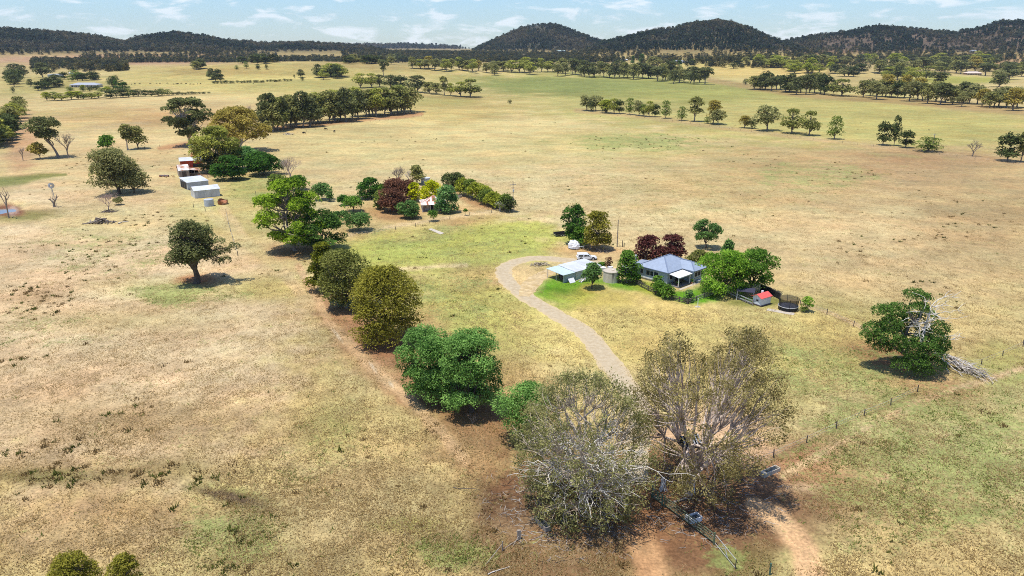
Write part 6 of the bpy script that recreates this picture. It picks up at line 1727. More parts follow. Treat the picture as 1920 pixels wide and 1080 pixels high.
# -- the big pine with its dead side
pp_ = P(1700, 690); ss = mpp(pp_); HH = height_at(pp_, 534)
lob = []
for (dx, dz, r_, dy) in ((-8, 140, 20, 0), (14, 132, 16, 1), (-4, 120, 18, -1), (-62, 108, 20, 0), (-42, 104, 22, 1), (-50, 88, 20, -1), (-30, 112, 16, .5), (-74, 72, 22, 0), (-58, 66, 24, -1.5), (-84, 62, 14, 0), (-40, 70, 24, 1), (-30, 52, 24, -2), (-62, 46, 22, 0), (-14, 44, 26, -2.5), (8, 56, 26, -2), (30, 62, 26, -1), (44, 74, 22, 0), (20, 40, 24, -2.5), (-8, 24, 24, -3), (22, 20, 24, -3), (46, 46, 20, -1), (54, 32, 14, 0), (-30, 16, 20, -2.6), (4, 8, 18, -3.4), (-20, 84, 18, 2), (10, 84, 20, 2.5), (36, 92, 18, 2), (20, 108, 14, 2), (-44, 30, 18, 1), (2, 66, 22, 2)):
    lob.append((dx * ss, dy * 1.2, dz * ss * .98 + .5, r_ * ss * 1.02))
g = grow(HH, 16, 121, lobes=lob, n=26000, leaf=.30, flat=.72, trunk=.035, base=.2, jitter=.8, lobevar=.12)
pr_ = empty('pine_tree', pp_, 0, 'dark green pine with one bleached dead side, alone on the right', 'tree')
link_mesh('crown', g['V'], g['F'], LEAF['pine'], pr_, g['tone']); link_mesh('trunk', g['WV'], g['WF'], BARK, pr_, smooth=True)
rng = np.random.default_rng(5); polys = []
stem = bend(np.array([10 * ss, -1.0, 30 * ss]), np.array([16 * ss, -1.3, 128 * ss]), rng, 8, .04); polys.append((stem, np.linspace(.34, .08, 8)))
for k in range(30):
    s0 = stem[rng.integers(2, 8)]; a = rng.uniform(-2.9, .35); L0 = rng.uniform(1.5, 4.6) * (1.25 if abs(a) < .5 else 1)
    e_ = s0 + np.array([cos(a), sin(a) * .8, rng.uniform(-.25, .55)]) * L0; q_ = bend(s0, e_, rng, 6, .08); R_ = rng.uniform(.06, .12); polys.append((q_, np.linspace(R_, R_ * .3, 6)))
    for j in range(5):
        s1q = q_[rng.integers(2, 6)]; polys.append((bend(s1q, s1q + (e_ - s0) * .25 + rng.normal(size=3) * .6, rng, 4, .1), np.linspace(R_ * .5, .02, 4)))
V, F = tubes(polys, 5); link_mesh('dead_branches', V, F, mat('bleached_wood', (.62, .58, .52)), pr_, smooth=True)
plant('shrub', 'small dark green tuft between the pine and the fallen limbs', 'shrub', (1760, 668), 650, 14, leafc='pine', seed=122, lobes=6, lobe=.3)
# -- tree tops peeping in along the bottom edge
plant('round_tree', 'leafy olive crown cut by the bottom edge, left of its twin', 'tree', P(146, 1128), top=1044, w=88, leafc='golden', seed=123, lobes=34, lobe=.15, base=.05, h=5.7, shape='dome')
plant('round_tree', 'leafy olive crown cut by the bottom edge, right of its twin', 'tree', P(244, 1126), top=1044, w=58, leafc='golden', seed=124, lobes=30, lobe=.16, base=.05, h=5.5, shape='dome')
# -- bare twig bush in the brown soil by the fresh green trees
bare_tree('bare_shrub', 'small bare twiggy bush in the shade of the fresh green trees', 'shrub', (886, 795), 775, 30, 23, BARK, 4, .02)

# ------------------------------------------------------------------ distant trees: a set of models, every tree its own copy
PROTO = {}
def proto(key, leafc, seed, **kw):
    g = grow(10.0, kw.pop('Wd', 8.0), seed, **kw)
    mc = link_mesh('crown', g['V'], g['F'], LEAF[leafc], None, g['tone']); mt_ = link_mesh('trunk', g['WV'], g['WF'], kw.get('bark', None) or BARK, None, smooth=True)
    mc_, mtt = mc.data, mt_.data
    bpy.data.objects.remove(mc); bpy.data.objects.remove(mt_)
    PROTO[key] = (mc_, mtt, 'far')
for i, (k_, lc, sh_, ba, lo, lb) in enumerate((('g1', 'gum', 'dome', .13, 18, .17), ('g2', 'gumdark', 'dome', .12, 16, .19), ('g3', 'gumgold', 'dome', .15, 16, .17), ('g4', 'gumgreen', 'round', .16, 18, .18), ('g5', 'gumgrey', 'round', .2, 15, .18), ('g6', 'dark', 'dome', .1, 18, .18),
                                               ('g7', 'olive', 'round', .18, 18, .17), ('g8', 'gum', 'round', .25, 15, .17), ('g9', 'gumdark', 'umbrella', .32, 14, .17), ('b1', 'mid', 'round', .06, 14, .22), ('b2', 'dark', 'round', .05, 14, .22), ('c1', 'pine', 'cone', .05, 18, .17), ('c2', 'dark', 'column', .1, 14, .25), ('y1', 'hedge', 'dome', .18, 16, .18), ('y2', 'gumgreen', 'dome', .15, 16, .18))):
    proto(k_, lc, 300 + i, shape=sh_, base=ba, lobes=lo, lobe=lb, n=1500 if k_[0] != 'b' else 900, leaf=.72, flat=.72, trunk=.028)
rj = random.Random(99)
NFAR = [0]
def far(kind, b, hpx, wpx, name='gum_tree', label=None, group=None, cat='tree', bury=0.0):
    if name == 'gum_tree' and kind in ('c1', 'c2'): name = 'conifer_tree'
    if name == 'gum_tree' and kind in ('b1', 'b2'): name = 'bushy_tree'
    p = P(*b); s = mpp(p)
    mc_, mt_, _ = PROTO[kind]
    root = empty(name, p - Vector((0, 0, bury)), rj.uniform(0, 6.28), label, cat, group)
    # a vertical post of hpx pixels is hpx * s / cos(depression) tall
    dep = atan2(CAMH - p.z, p.y)
    root.scale = (wpx * s / 6.9, wpx * s / 6.9, hpx * s / cos(dep) / 10.0)
    for nm, m_ in (('crown', mc_), ('trunk', mt_)):
        o_ = bpy.data.objects.new(nm, m_); COL.objects.link(o_); o_.parent = root
    NFAR[0] += 1
    return root
ORD = 'first second third fourth fifth sixth seventh eighth ninth tenth eleventh twelfth thirteenth fourteenth fifteenth sixteenth seventeenth eighteenth nineteenth twentieth'.split()
ORD += ['twenty-' + w_ for w_ in ORD[:9]] + ['thirtieth'] + ['thirty-' + w_ for w_ in ORD[:9]]
COLW = dict(g1='olive', g2='dark', g3='golden', g4='pale green', g5='grey', g6='dark bushy', g7='round olive', g8='open crowned', g9='flat topped dark', b1='green bushy', b2='dark bushy', c1='dark conical', c2='dark slim', y1='yellow green', y2='lime tinted')
def row(pts, n, h, w, kinds, place, end, name='gum_tree', jit=2.0, group=None, hvar=.2):
    seg = np.array(pts, float); L_s = np.concatenate([[0], np.cumsum(np.hypot(*np.diff(seg, axis=0).T))])
    for i in range(n):
        t_ = (i + .5 + rj.uniform(-.3, .3)) / n * L_s[-1]
        x = np.interp(t_, L_s, seg[:, 0]); y = np.interp(t_, L_s, seg[:, 1]); f = t_ / L_s[-1]
        hh = (h[0] + (h[1] - h[0]) * f) * rj.uniform(1 - hvar, 1 + hvar); ww = (w[0] + (w[1] - w[0]) * f) * rj.uniform(.85, 1.2)
        k_ = rj.choice(kinds)
        far(k_, (x, y + rj.uniform(-jit, jit)), hh, ww, name, f'{COLW[k_]} ' + ('bush' if name == 'shrub' else 'gum') + f' {ORD[i]} from {end.replace("the left end", "left")} of {place}' + (' above the green paddock' if 'belt' in place and 'right' not in place else ''), group or ('trees of ' + place), 'tree' if name == 'gum_tree' else 'shrub')
row([(493, 247), (560, 238), (640, 228), (700, 219), (772, 211)], 24, (58, 44), (40, 38), ['g1', 'g2', 'g7', 'g1', 'g8', 'g4'], 'the long windbreak', 'the near end', jit=2.5)
row([(500, 240), (600, 228), (690, 217), (765, 207)], 12, (52, 40), (40, 36), ['g7', 'g4', 'g1'], 'the windbreak back line', 'the near end', jit=2)
for px, py, h, w, k_, lab in ((507, 246, 68, 34, 'g9', 'tallest dark gum at the near end of the long windbreak'), (531, 243, 58, 30, 'g2', 'dark narrow gum next to the tallest one of the windbreak')): far(k_, (px, py), h, w, label=lab)
bare_tree('dead_tree', 'thin bare tree top showing above the near end of the windbreak', 'dead tree', (475, 250), 196, 26, 41, BARK, 4, .02, spread=.7)
for px, py, h, w, k_, lab in ((676, 165, 26, 26, 'g4', 'pale bushy gum starting the short tree line'), (697, 164, 25, 26, 'g4', 'second bushy gum of the short tree line'), (712, 163, 22, 22, 'g2', 'dark gum third in the short tree line'), (733, 166, 24, 30, 'g2', 'dark gum where the short tree line dips'), (752, 167, 26, 30, 'g6', 'dark broad gum before the gap in the short tree line'), (783, 173, 30, 40, 'g2', 'largest dark gum of the short tree line'), (805, 175, 22, 28, 'g1', 'olive gum after the largest dark one'), (818, 177, 22, 24, 'g1', 'olive gum with slim trunk near the end of the short tree line'),
        (833, 179, 34, 20, 'g8', 'tall open gum sticking above the short tree line'), (845, 179, 22, 20, 'g4', 'small green gum beside the tall open one'), (864, 181, 26, 30, 'g4', 'green gum second last in the short tree line'), (882, 182, 32, 38, 'g7', 'big round gum ending the short tree line')):
    far(k_, (px, py), h, w, label=lab, group='short tree line beyond the windbreak')
far('b2', (956, 195), 8, 8, 'shrub', 'lone dark round bush in the middle of the big paddock', None, 'shrub')
far('g9', (719, 143), 30, 20, label='slim dark gum standing alone on the golden rise')
for px, py, h, w, k_, lab in ((1100, 207, 31, 26, 'g5', 'grey gum at the far end of the paddock fence row'), (1117, 208, 31, 26, 'g5', 'grey gum second from the far end of the paddock fence row'), (1109, 209, 18, 14, 'b2', 'dark low tree between the two grey end gums'), (1137, 212, 24, 30, 'y1', 'yellow green gum leaning beside a dark low one'), (1135, 212, 15, 18, 'b2', 'low dark tree under the yellow green gum'), (1151, 213, 27, 22, 'g4', 'pale green gum fifth in the paddock fence row'), (1161, 213, 27, 18, 'g6', 'dark green gum right of the pale one'), (1181, 215, 30, 20, 'b1', 'dense green gum with foliage to the ground'), (1198, 217, 31, 20, 'g5', 'grey topped gum beside the dense green one'), (1206, 218, 22, 16, 'b1', 'small green tree squeezed between two gums of the row'), (1217, 219, 28, 20, 'g4', 'green gum left of its dark neighbour'), (1228, 219, 25, 18, 'g6', 'dark green gum ending the first group of the row'),
        (1248, 222, 32, 20, 'b1', 'upright dense gum standing alone after the first group'), (1278, 226, 25, 19, 'b1', 'small round dense gum alone in the row'), (1302, 228, 44, 34, 'g8', 'tall open gum in the middle of the paddock fence row'), (1337, 232, 42, 32, 'g3', 'golden topped gum right of the tall open one'), (1346, 234, 30, 26, 'g5', 'grey gum in front of the golden topped one'), (1326, 232, 13, 13, 'b1', 'small green bush left of the golden topped gum'), (1396, 240, 22, 26, 'g3', 'low golden gum near the tall grey one'), (1410, 241, 18, 20, 'b2', 'dark low bush between golden and grey gums'), (1438, 245, 50, 42, 'g5', 'tallest grey gum of the paddock fence row'), (1484, 250, 44, 38, 'g7', 'round olive gum left of its near twin'), (1517, 254, 44, 32, 'g7', 'round olive gum right of its near twin'), (1564, 261, 42, 28, 'b1', 'dense oval gum alone in the paddock fence row'), (1655, 272, 46, 27, 'g6', 'dark oval gum left of the slim tall tree'), (1676, 273, 54, 17, 'c2', 'slim tall dark tree in the paddock fence row'), (1698, 277, 34, 28, 'g6', 'dark round gum right of the slim tall tree'), (1888, 302, 54, 44, 'g6', 'big dark round gum near the right edge'), (1914, 304, 56, 30, 'g8', 'slender gum at the right edge beside the big dark one')):
    far(k_, (px, py), h, w, label=lab, group='scattered gums along the paddock fence')
far('b1', (1740, 284), 26, 46, 'shrub', 'low wide green shrub at the foot of the pale power pole', None, 'shrub')
bare_tree('bare_tree', 'leafless brown tree in the far fence line', 'dead tree', (1823, 293), 261, 28, 25, BARK, 4, .025)
row([(38, 205), (28, 228), (10, 252), (-20, 280)], 13, (24, 46), (30, 60), ['g7', 'g1', 'g6', 'g4'], 'the tree row at the left edge', 'the far end', jit=2)
# belts behind the green paddock
row([(770, 128), (860, 134), (960, 136), (1040, 137)], 26, (20, 24), (20, 22), ['g1', 'g3', 'g4', 'g2', 'g5'], 'the back belt', 'the left end', jit=3)
row([(1040, 140), (1130, 144), (1230, 150), (1325, 157)], 32, (26, 30), (22, 25), ['g1', 'g2', 'g5', 'g9', 'g2'], 'the dark belt', 'the left end', jit=3)
for px, py, h, w, k_, lab in ((927, 141, 22, 18, 'g1', 'olive gum stepping forward of the belt above the green paddock'), (1112, 144, 25, 24, 'g2', 'broad dark gum on the paddock side of the belt'), (1263, 157, 24, 22, 'g2', 'round dark gum in front of the belt near its right end')): far(k_, (px, py), h, w, label=lab)
row([(1412, 166), (1450, 169), (1500, 176), (1552, 177)], 15, (28, 34), (24, 28), ['g2', 'g9', 'g6', 'g2', 'g1'], 'the dark clump past the paddock', 'the left end', jit=2.5)
for px, py, h, w, k_, lab in ((1425, 167, 26, 34, 'g6', 'broad dark gum at the left of the dark clump'), (1480, 172, 24, 34, 'g6', 'spreading dark gum with a forked trunk in the dark clump'), (1562, 177, 26, 14, 'c2', 'slim dark tree right of the dark clump'), (1578, 180, 30, 42, 'g7', 'wide spreading gum right of the dark clump'), (1398, 159, 11, 12, 'b2', 'small dark bush left of the dark clump')): far(k_, (px, py), h, w, label=lab)
row([(1612, 182), (1690, 186), (1760, 193), (1840, 199), (1925, 206)], 28, (32, 40), (28, 32), ['g1', 'g5', 'g3', 'g6', 'g4', 'g9'], 'the right hand paddock belt', 'the left end', jit=3.5)
for px, py, h, w, k_, lab in ((1668, 181, 26, 16, 'c1', 'dark conical tree low in the right hand belt'), (1712, 184, 30, 20, 'c1', 'broad dark conical tree in the right hand belt'), (1803, 200, 30, 20, 'g5', 'thin pale gum standing forward of the right hand belt')): far(k_, (px, py), h, w, label=lab)
def clump(cx, cy, rx, ry, n, h, w, kinds, what, place, name='gum_tree', cat='tree'):
    """a group of trees; each is named by its look and its rank along the group"""
    L = []
    for i in range(n):
        a = rj.uniform(0, 6.28); r_ = sqrt(rj.random()); L.append((cx + rx * r_ * cos(a), cy + ry * r_ * sin(a)))
    for i, q in enumerate(sorted(L)):
        k_ = rj.choice(kinds)
        far(k_, q, h * rj.uniform(.75, 1.25), w * rj.uniform(.8, 1.25), name, f'{COLW[k_]} {what}, {ORD[i]} from left in the {place}', 'trees of the ' + place, cat)
G_ALL = ['g1', 'g2', 'g5', 'g6', 'g9', 'g7']
clump(1440, 124, 40, 5, 12, 16, 20, ['y1', 'y2', 'g4'], 'tree', 'light clump above the golden field', 'pale_tree')
clump(1520, 134, 50, 5, 12, 17, 22, ['y1', 'g4', 'y1'], 'tree', 'light belt below the conifers', 'pale_tree')
clump(1590, 140, 30, 6, 7, 18, 22, ['g2', 'g5', 'g6'], 'gum', 'dark tail of the light belt')
clump(1550, 119, 60, 3, 12, 15, 20, ['g6', 'g4', 'g1'], 'tree', 'row behind the light belt', 'pale_tree')
clump(1690, 142, 60, 12, 16, 24, 28, G_ALL + ['g4'], 'gum', 'woodland left of the tan homestead')
clump(1790, 132, 70, 9, 15, 20, 26, G_ALL + ['g3'], 'gum', 'woodland round the tan homestead')
clump(1880, 140, 50, 14, 10, 22, 26, G_ALL, 'gum', 'woodland at the picture edge')
clump(1750, 118, 170, 5, 22, 15, 20, ['g4', 'y1', 'g1', 'g2'], 'tree', 'open slope below the rocky hill', 'pale_tree')
for px, py, h, w, k_, lab in ((1375, 129, 12, 16, 'b2', 'dark rounded tree alone in the golden field'), (1398, 121, 15, 18, 'g1', 'small open gum at the top of the golden field'), (1225, 128, 22, 28, 'g1', 'spreading pale gum below the two toned farm house'), (1263, 131, 18, 10, 'c1', 'slim dark conifer left of its pair below the farm house'), (1274, 132, 18, 11, 'c1', 'slim dark conifer right of its pair below the farm house'), (1298, 121, 9, 14, 'b1', 'dark round tree beside the pale house wing'), (1186, 121, 16, 10, 'c1', 'dark conifer beside the white roofed cottage'), (1203, 118, 16, 14, 'c1', 'dark conifer right of the white roofed cottage'), (1760, 163, 26, 38, 'g9', 'dark leaning gum in front of the tan homestead lawn'), (1873, 163, 22, 30, 'g2', 'dark twin crowned gum right of the tan homestead lawn')): far(k_, (px, py), h, w, label=lab)
# left of picture
clump(20, 150, 34, 9, 8, 20, 24, ['g2', 'g1', 'g6'], 'gum', 'clump beyond the leftmost pasture')
for px, py, h, w, k_, lab in ((27, 163, 22, 20, 'g2', 'dark open gum in the far left pasture'), (25, 175, 12, 8, 'b2', 'small dark gum alone in the far left pasture'), (80, 145, 26, 30, 'g2', 'broad dark gum beside the low grey shed'), (72, 170, 18, 16, 'g6', 'dark round tree at the white drive'), (58, 163, 14, 12, 'g2', 'dark bush left of the white drive')): far(k_, (px, py), h, w, label=lab)
clump(96, 163, 24, 6, 8, 18, 20, ['g6', 'g2', 'b2'], 'tree', 'garden left of the homestead', 'garden_tree')
clump(148, 150, 34, 3, 10, 13, 18, ['b1', 'g6', 'b1'], 'tree', 'garden behind the homestead', 'garden_tree')
clump(222, 165, 14, 6, 8, 15, 14, ['b2', 'c1', 'b1'], 'tree', 'garden right of the homestead', 'garden_tree')
clump(165, 170, 40, 3, 10, 7, 12, ['b1', 'y1', 'b2'], 'bush', 'beds before the homestead', 'shrub', 'shrub')
row([(84, 189), (135, 187), (190, 184)], 8, (14, 11), (20, 20), ['b1', 'g4', 'y1'], 'the pale homestead hedge', 'the left end', 'shrub', 1)
row([(204, 184), (236, 182), (262, 181), (300, 180), (320, 179)], 11, (16, 13), (18, 16), ['b1', 'g6', 'b2'], 'the dark homestead hedge', 'the left end', 'shrub', .8)
row([(322, 179), (360, 177), (394, 175)], 12, (6, 3.5), (8, 7), ['b2'], 'the little clipped hedge', 'the left end', 'shrub', .4)
row([(398, 157), (440, 156), (500, 154), (548, 152)], 24, (5, 4), (7, 7), ['b2'], 'the line of tiny bushes on the golden rise', 'the left end', 'shrub', .5)
clump(403, 150, 14, 3, 5, 17, 18, ['g2', 'g6'], 'gum', 'little clump on the golden rise')
clump(372, 130, 16, 2, 6, 14, 16, ['g2', 'g1'], 'gum', 'skyline clump of the golden rise')
clump(620, 146, 26, 5, 12, 20, 22, ['g2', 'g6', 'g4'], 'gum', 'clump right of the golden rise')
for px, py, h, w, k_, lab in ((564, 145, 14, 14, 'g2', 'dark round gum left of the clump right of the golden rise'), (567, 152, 8, 7, 'b2', 'tiny dark bush below the dark round gum'), (552, 146, 6, 4, 'b2', 'tiny dark shrub left of the dark round gum'), (462, 128, 12, 10, 'b1', 'small green tree on the shoulder of the golden rise'), (484, 131, 10, 8, 'c2', 'small dark tree on the shoulder of the golden rise'), (500, 130, 9, 7, 'b2', 'tiny tree right of the dark one on the shoulder'), (444, 131, 8, 8, 'b1', 'tiny tree left of the small green one on the shoulder')): far(k_, (px, py), h, w, label=lab)
clump(478, 119, 26, 2.5, 8, 15, 18, ['g2', 'g6'], 'gum', 'clump behind the golden rise')
clump(700, 118, 60, 3, 16, 14, 18, ['g2', 'g6', 'g1'], 'gum', 'belt right of the golden rise')
print('FAR TREES', NFAR[0])
# ------------------------------------------------------------------ uncountable growth: woodland on the hills, weeds and grass
def scatter(name, pts, scl, rot, sources, label, seed=0, pick=None):
    me_ = bpy.data.meshes.new(name); n = len(pts)
    me_.vertices.add(n); me_.vertices.foreach_set('co', np.ascontiguousarray(pts, np.float32).ravel())
    a = me_.attributes.new('scl', 'FLOAT_VECTOR', 'POINT'); a.data.foreach_set('vector', np.ascontiguousarray(scl, np.float32).ravel())
    a = me_.attributes.new('rot', 'FLOAT', 'POINT'); a.data.foreach_set('value', np.ascontiguousarray(rot, np.float32))
    a = me_.attributes.new('pick', 'INT', 'POINT'); a.data.foreach_set('value', (np.random.default_rng(seed).integers(0, len(sources), n) if pick is None else pick).astype(np.int32))
    o_ = bpy.data.objects.new(name, me_); COL.objects.link(o_)
    ng = bpy.data.node_groups.new(name + '_scatter', 'GeometryNodeTree')
    ng.interface.new_socket('Geometry', in_out='INPUT', socket_type='NodeSocketGeometry'); ng.interface.new_socket('Geometry', in_out='OUTPUT', socket_type='NodeSocketGeometry')
    N, Lk = ng.nodes, ng.links
    gi, go = N.new('NodeGroupInput'), N.new('NodeGroupOutput')
    jn = N.new('GeometryNodeJoinGeometry')
    for s_ in reversed(sources):
        oi = N.new('GeometryNodeObjectInfo'); oi.inputs['Object'].default_value = s_; oi.inputs['As Instance'].default_value = True
        Lk.new(oi.outputs['Geometry'], jn.inputs[0])
    ip = N.new('GeometryNodeInstanceOnPoints'); ip.inputs['Pick Instance'].default_value = True
    def attr(nm, ty):
        q = N.new('GeometryNodeInputNamedAttribute'); q.data_type = ty; q.inputs['Name'].default_value = nm
        return [s for s in q.outputs if s.enabled and s.name == 'Attribute'][0]
    mp_ = N.new('GeometryNodeMeshToPoints'); Lk.new(gi.outputs[0], mp_.inputs['Mesh']); Lk.new(mp_.outputs['Points'], ip.inputs['Points'])
    Lk.new(jn.outputs[0], ip.inputs['Instance'])
    Lk.new(attr('pick', 'INT'), ip.inputs['Instance Index'])
    cx = N.new('ShaderNodeCombineXYZ'); Lk.new(attr('rot', 'FLOAT'), cx.inputs['Z'])
    try: Lk.new(cx.outputs[0], ip.inputs['Rotation'])
    except Exception: pass
    Lk.new(attr('scl', 'FLOAT_VECTOR'), ip.inputs['Scale'])
    Lk.new(ip.outputs[0], go.inputs[0])
    md = o_.modifiers.new('scatter', 'NODES'); md.node_group = ng
    tag(o_, label, None, None, 'stuff')
    return o_
def src(name, V, F, m, tone=None):
    o_ = link_mesh(name, V, F, m, None, tone); COL.objects.unlink(o_); return o_
def wood_src(k, leafc, seed, H=10., Wd=8., shape='round', n=150, leaf=1.9):
    g = grow(H, Wd, seed, shape=shape, base=.05, lobes=9, lobe=.24, n=n, leaf=leaf, flat=.8)
    return src('wood_' + k, g['V'], g['F'], LEAF[leafc], g['tone'])
for nm, d, l in [('hw1', (52, 62, 46), (100, 108, 78)), ('hw2', (46, 58, 46), (90, 98, 74)), ('hw3', (86, 82, 58), (136, 126, 94)), ('hw4', (34, 52, 38), (72, 94, 62))]:
    dd, ll = L_(d, l, .72); LEAF[nm] = leaf_mat('leaf_' + nm, dd, ll, .2, True)
WS = [wood_src('a', 'hw1', 1), wood_src('b', 'hw2', 2, shape='dome'), wood_src('c', 'hw3', 3, shape='dome'), wood_src('d', 'hw4', 4, shape='cone', Wd=5.5)]
rng = np.random.default_rng(44)
def hill_points(n, r0, r1, a0, a1, dens):
    a = rng.uniform(radians(a0), radians(a1), n); r = np.sqrt(rng.uniform(r0 ** 2, r1 ** 2, n))
    x, y = r * np.sin(a), r * np.cos(a); z = terrain(x, y)
    px, py = to_px(x, y, z)
    keep = rng.uniform(size=n) < dens(x, y, z, px, py, r, a)
    return np.stack([x, y, z - .3], -1)[keep]
def dens_hill(x, y, z, px, py, r, a):
    cl_ = fbm(x / 90, y / 90, 77, 3)
    d = sstep(34, 48, z)
    east = sstep(radians(17), radians(21), a)
    west = 1 - sstep(radians(-6), radians(-3), a)
    d = d * (1 - east * sstep(-.05, .4, -cl_ + .06) * .7)
    d = d * (1 - .25 * west * sstep(.0, .5, cl_))
    d = d * (1 - .85 * sstep(.30, .52, fbm(x / 34, y / 60, 91, 3)))
    # bare knob of the round hill and the cleared grassy spur on the right
    d = d * (1 - .75 * sstep(1, .4, np.hypot((px - 1008) / 34, (py - 52) / 9)))
    d = d * (1 - .8 * sstep(1.1, .6, np.hypot((px - 1590) / 70, (py - 82) / 12)))
    d = d * (1 - .97 * sstep(1.1, .7, np.hypot((px - 1490) / 130, (py - 101) / 8)))
    d = d * (1 - .97 * sstep(1.1, .7, np.hypot((px - 1275) / 46, (py - 98) / 5)))
    return d
pts = np.concatenate([hill_points(140000, 2300, 4400, -42, 42, dens_hill), hill_points(16000, 5200, 7000, -20, 6, dens_hill)])
sc_ = rng.uniform(.6, 1.25, len(pts)) * np.where(rng.uniform(size=len(pts)) < .12, 1.5, 1); far_ = np.where(np.hypot(pts[:, 0], pts[:, 1]) > 5000, 1.8, 1.0)
pn_ = fbm(pts[:, 0] / 120, pts[:, 1] / 120, 55, 3) + rng.normal(size=len(pts)) * .16
pk_ = np.where(pn_ > .22, 2, np.where(pn_ > .02, 0, np.where(pn_ > -.2, 1, 3)))
print('HILL TREES', len(pts))
scatter('woodland', pts, np.stack([sc_ * 1.25 * far_, sc_ * 1.25 * far_, sc_ * .95 * far_], -1), rng.uniform(0, 6.28, len(pts)), WS, 'dark eucalypt and pine forest covering the distant hills', 3, pk_)
# looser woodland on the flats in front of the hills
def dens_flat(x, y, z, px, py, r, a):
    cl_ = fbm(x / 210, y / 150, 31, 3)
    d = sstep(.02, .30, cl_)
    band = sstep(118, 112, py) * sstep(84, 92, py)
    left = sstep(780, 640, px)
    d = np.where((px < 250) & (py > 103) & (py < 122), d * .12, d)
    d = np.where((px > 60) & (px < 240) & (py > 122) & (py < 136), .8, d)
    d = np.where((px > 150) & (px < 520) & (py > 104) & (py < 122) , np.maximum(d, .8), d)
    d = np.where((px > 330) & (px < 760) & (y > 1560) & (y < 2000), np.maximum(d, 1.2), d)
    d = np.where((px > 60) & (px < 340) & (py > 113) & (py < 124), np.maximum(d, 1.1), d)
    d = np.where((px > 640) & (px < 1160) & (py > 96) & (py < 118), np.maximum(d, .9), d)
    d = np.where((px > 1080) & (px < 1260) & (py > 96) & (py < 112), np.maximum(d, .65), d)
    d = np.where((px > 1360) & (px < 1460) & (py > 104) & (py < 113), .9, d)
    d = np.where((px > 1480) & (px < 1920) & (py > 92) & (py < 112), np.maximum(d, .45), d)
    d = np.where((px > 1230) & (px < 1340) & (py > 94) & (py < 106), d * .1, d)
    d = np.where((px > 1200) & (py > 103) & (py < 134), np.maximum(d, .4 * sstep(.0, .25, fbm(x / 120, y / 120, 63, 3))), d)
    d = d * sstep(138, 128, py)
    d = np.where((py > 118) & ~((px > 60) & (px < 240)) & ~((px > 1200) & (py < 134)), 0, d)
    d = np.where(z > 46, 0, d)
    return d * .55
pts = hill_points(52000, 1350, 3300, -38, 38, dens_flat)
sc_ = rng.uniform(.7, 1.35, len(pts))
for nm, d, l in [('fw1', (50, 56, 34), (116, 116, 74)), ('fw2', (40, 50, 30), (92, 100, 62)), ('fw3', (84, 80, 42), (146, 136, 82))]:
    dd, ll = L_(d, l, .72); LEAF[nm] = leaf_mat('leaf_' + nm, dd, ll, .2, True)
WF_ = [wood_src('e', 'fw1', 5, n=260, leaf=1.4), wood_src('f', 'fw2', 6, shape='dome', n=260, leaf=1.4), wood_src('g', 'fw3', 7, shape='dome', n=260, leaf=1.4)]
print('FLAT TREES', len(pts))
scatter('distant_trees', pts, np.stack([sc_ * 1.3, sc_ * 1.3, sc_ * 1.05], -1), rng.uniform(0, 6.28, len(pts)), WF_, 'far belts of trees between the paddocks and the hills', 4)

# grass: tufts of blades over the near paddocks
def tuft(nb, h, w, seed, spread=.5, lean=.5):
    r = np.random.default_rng(seed); V = []; F = []
    for i in range(nb):
        a = r.uniform(0, 6.28); c = r.normal(size=2) * spread * .35; d = np.array([cos(a), sin(a)]); hh = h * r.uniform(.6, 1.2); s_ = np.array([-d[1], d[0]]) * w
        t_ = c + d * lean * hh * r.uniform(.4, 1.2)
        b = len(V); V += [(*(c - s_), -.03), (*(c + s_), -.03), (*t_, hh)]; F.append((b, b + 1, b + 2))
    return V, F
for nm, d, l in [('straw', (176, 150, 100), (232, 208, 156)), ('straw2', (150, 122, 74), (206, 176, 120)), ('weed', (104, 120, 50), (176, 184, 104)), ('tussock', (96, 78, 48), (158, 132, 86)), ('tussockg', (62, 70, 30), (120, 128, 60))]:
    dd, ll = L_(d, l, .66); LEAF[nm] = leaf_mat('leaf_' + nm, dd, ll, .5, True)
def gsrc(k, leafc, *a, **kw):
    V, F = tuft(*a, **kw); t_ = np.random.default_rng(1).uniform(0, 1, len(F)); return src('tuft_' + k, V, np.array(F), LEAF[leafc], t_)
S_STRAW = [gsrc('a', 'straw', 9, .16, .05, 1, spread=1.3, lean=2.2), gsrc('b', 'straw2', 9, .15, .05, 2, spread=1.3, lean=2.2), gsrc('c', 'straw', 8, .2, .045, 3, spread=1.0, lean=1.6)]
S_GREEN = [gsrc('d', 'weed', 10, .15, .06, 4, spread=1.2, lean=2.0), gsrc('e', 'weed', 8, .2, .06, 5, spread=.9, lean=1.5)]
S_TUSS = [gsrc('f', 'tussock', 16, .62, .075, 6, spread=.6, lean=.5), gsrc('g', 'tussockg', 16, .7, .08, 7, spread=.7, lean=.5), gsrc('h', 'tussock', 14, .45, .09, 8, spread=.9, lean=.6)]
def field(n, r0, r1, dens, a0=-43, a1=43, power=1.0):
    a = rng.uniform(radians(a0), radians(a1), n); r = r0 * (r1 / r0) ** rng.uniform(0, 1, n)
    x, y = r * np.sin(a), r * np.cos(a); z = terrain(x, y); px, py = to_px(x, y, z)
    keep = rng.uniform(size=n) < dens(x, y, z, px, py)
    return np.stack([x, y, z], -1)[keep]
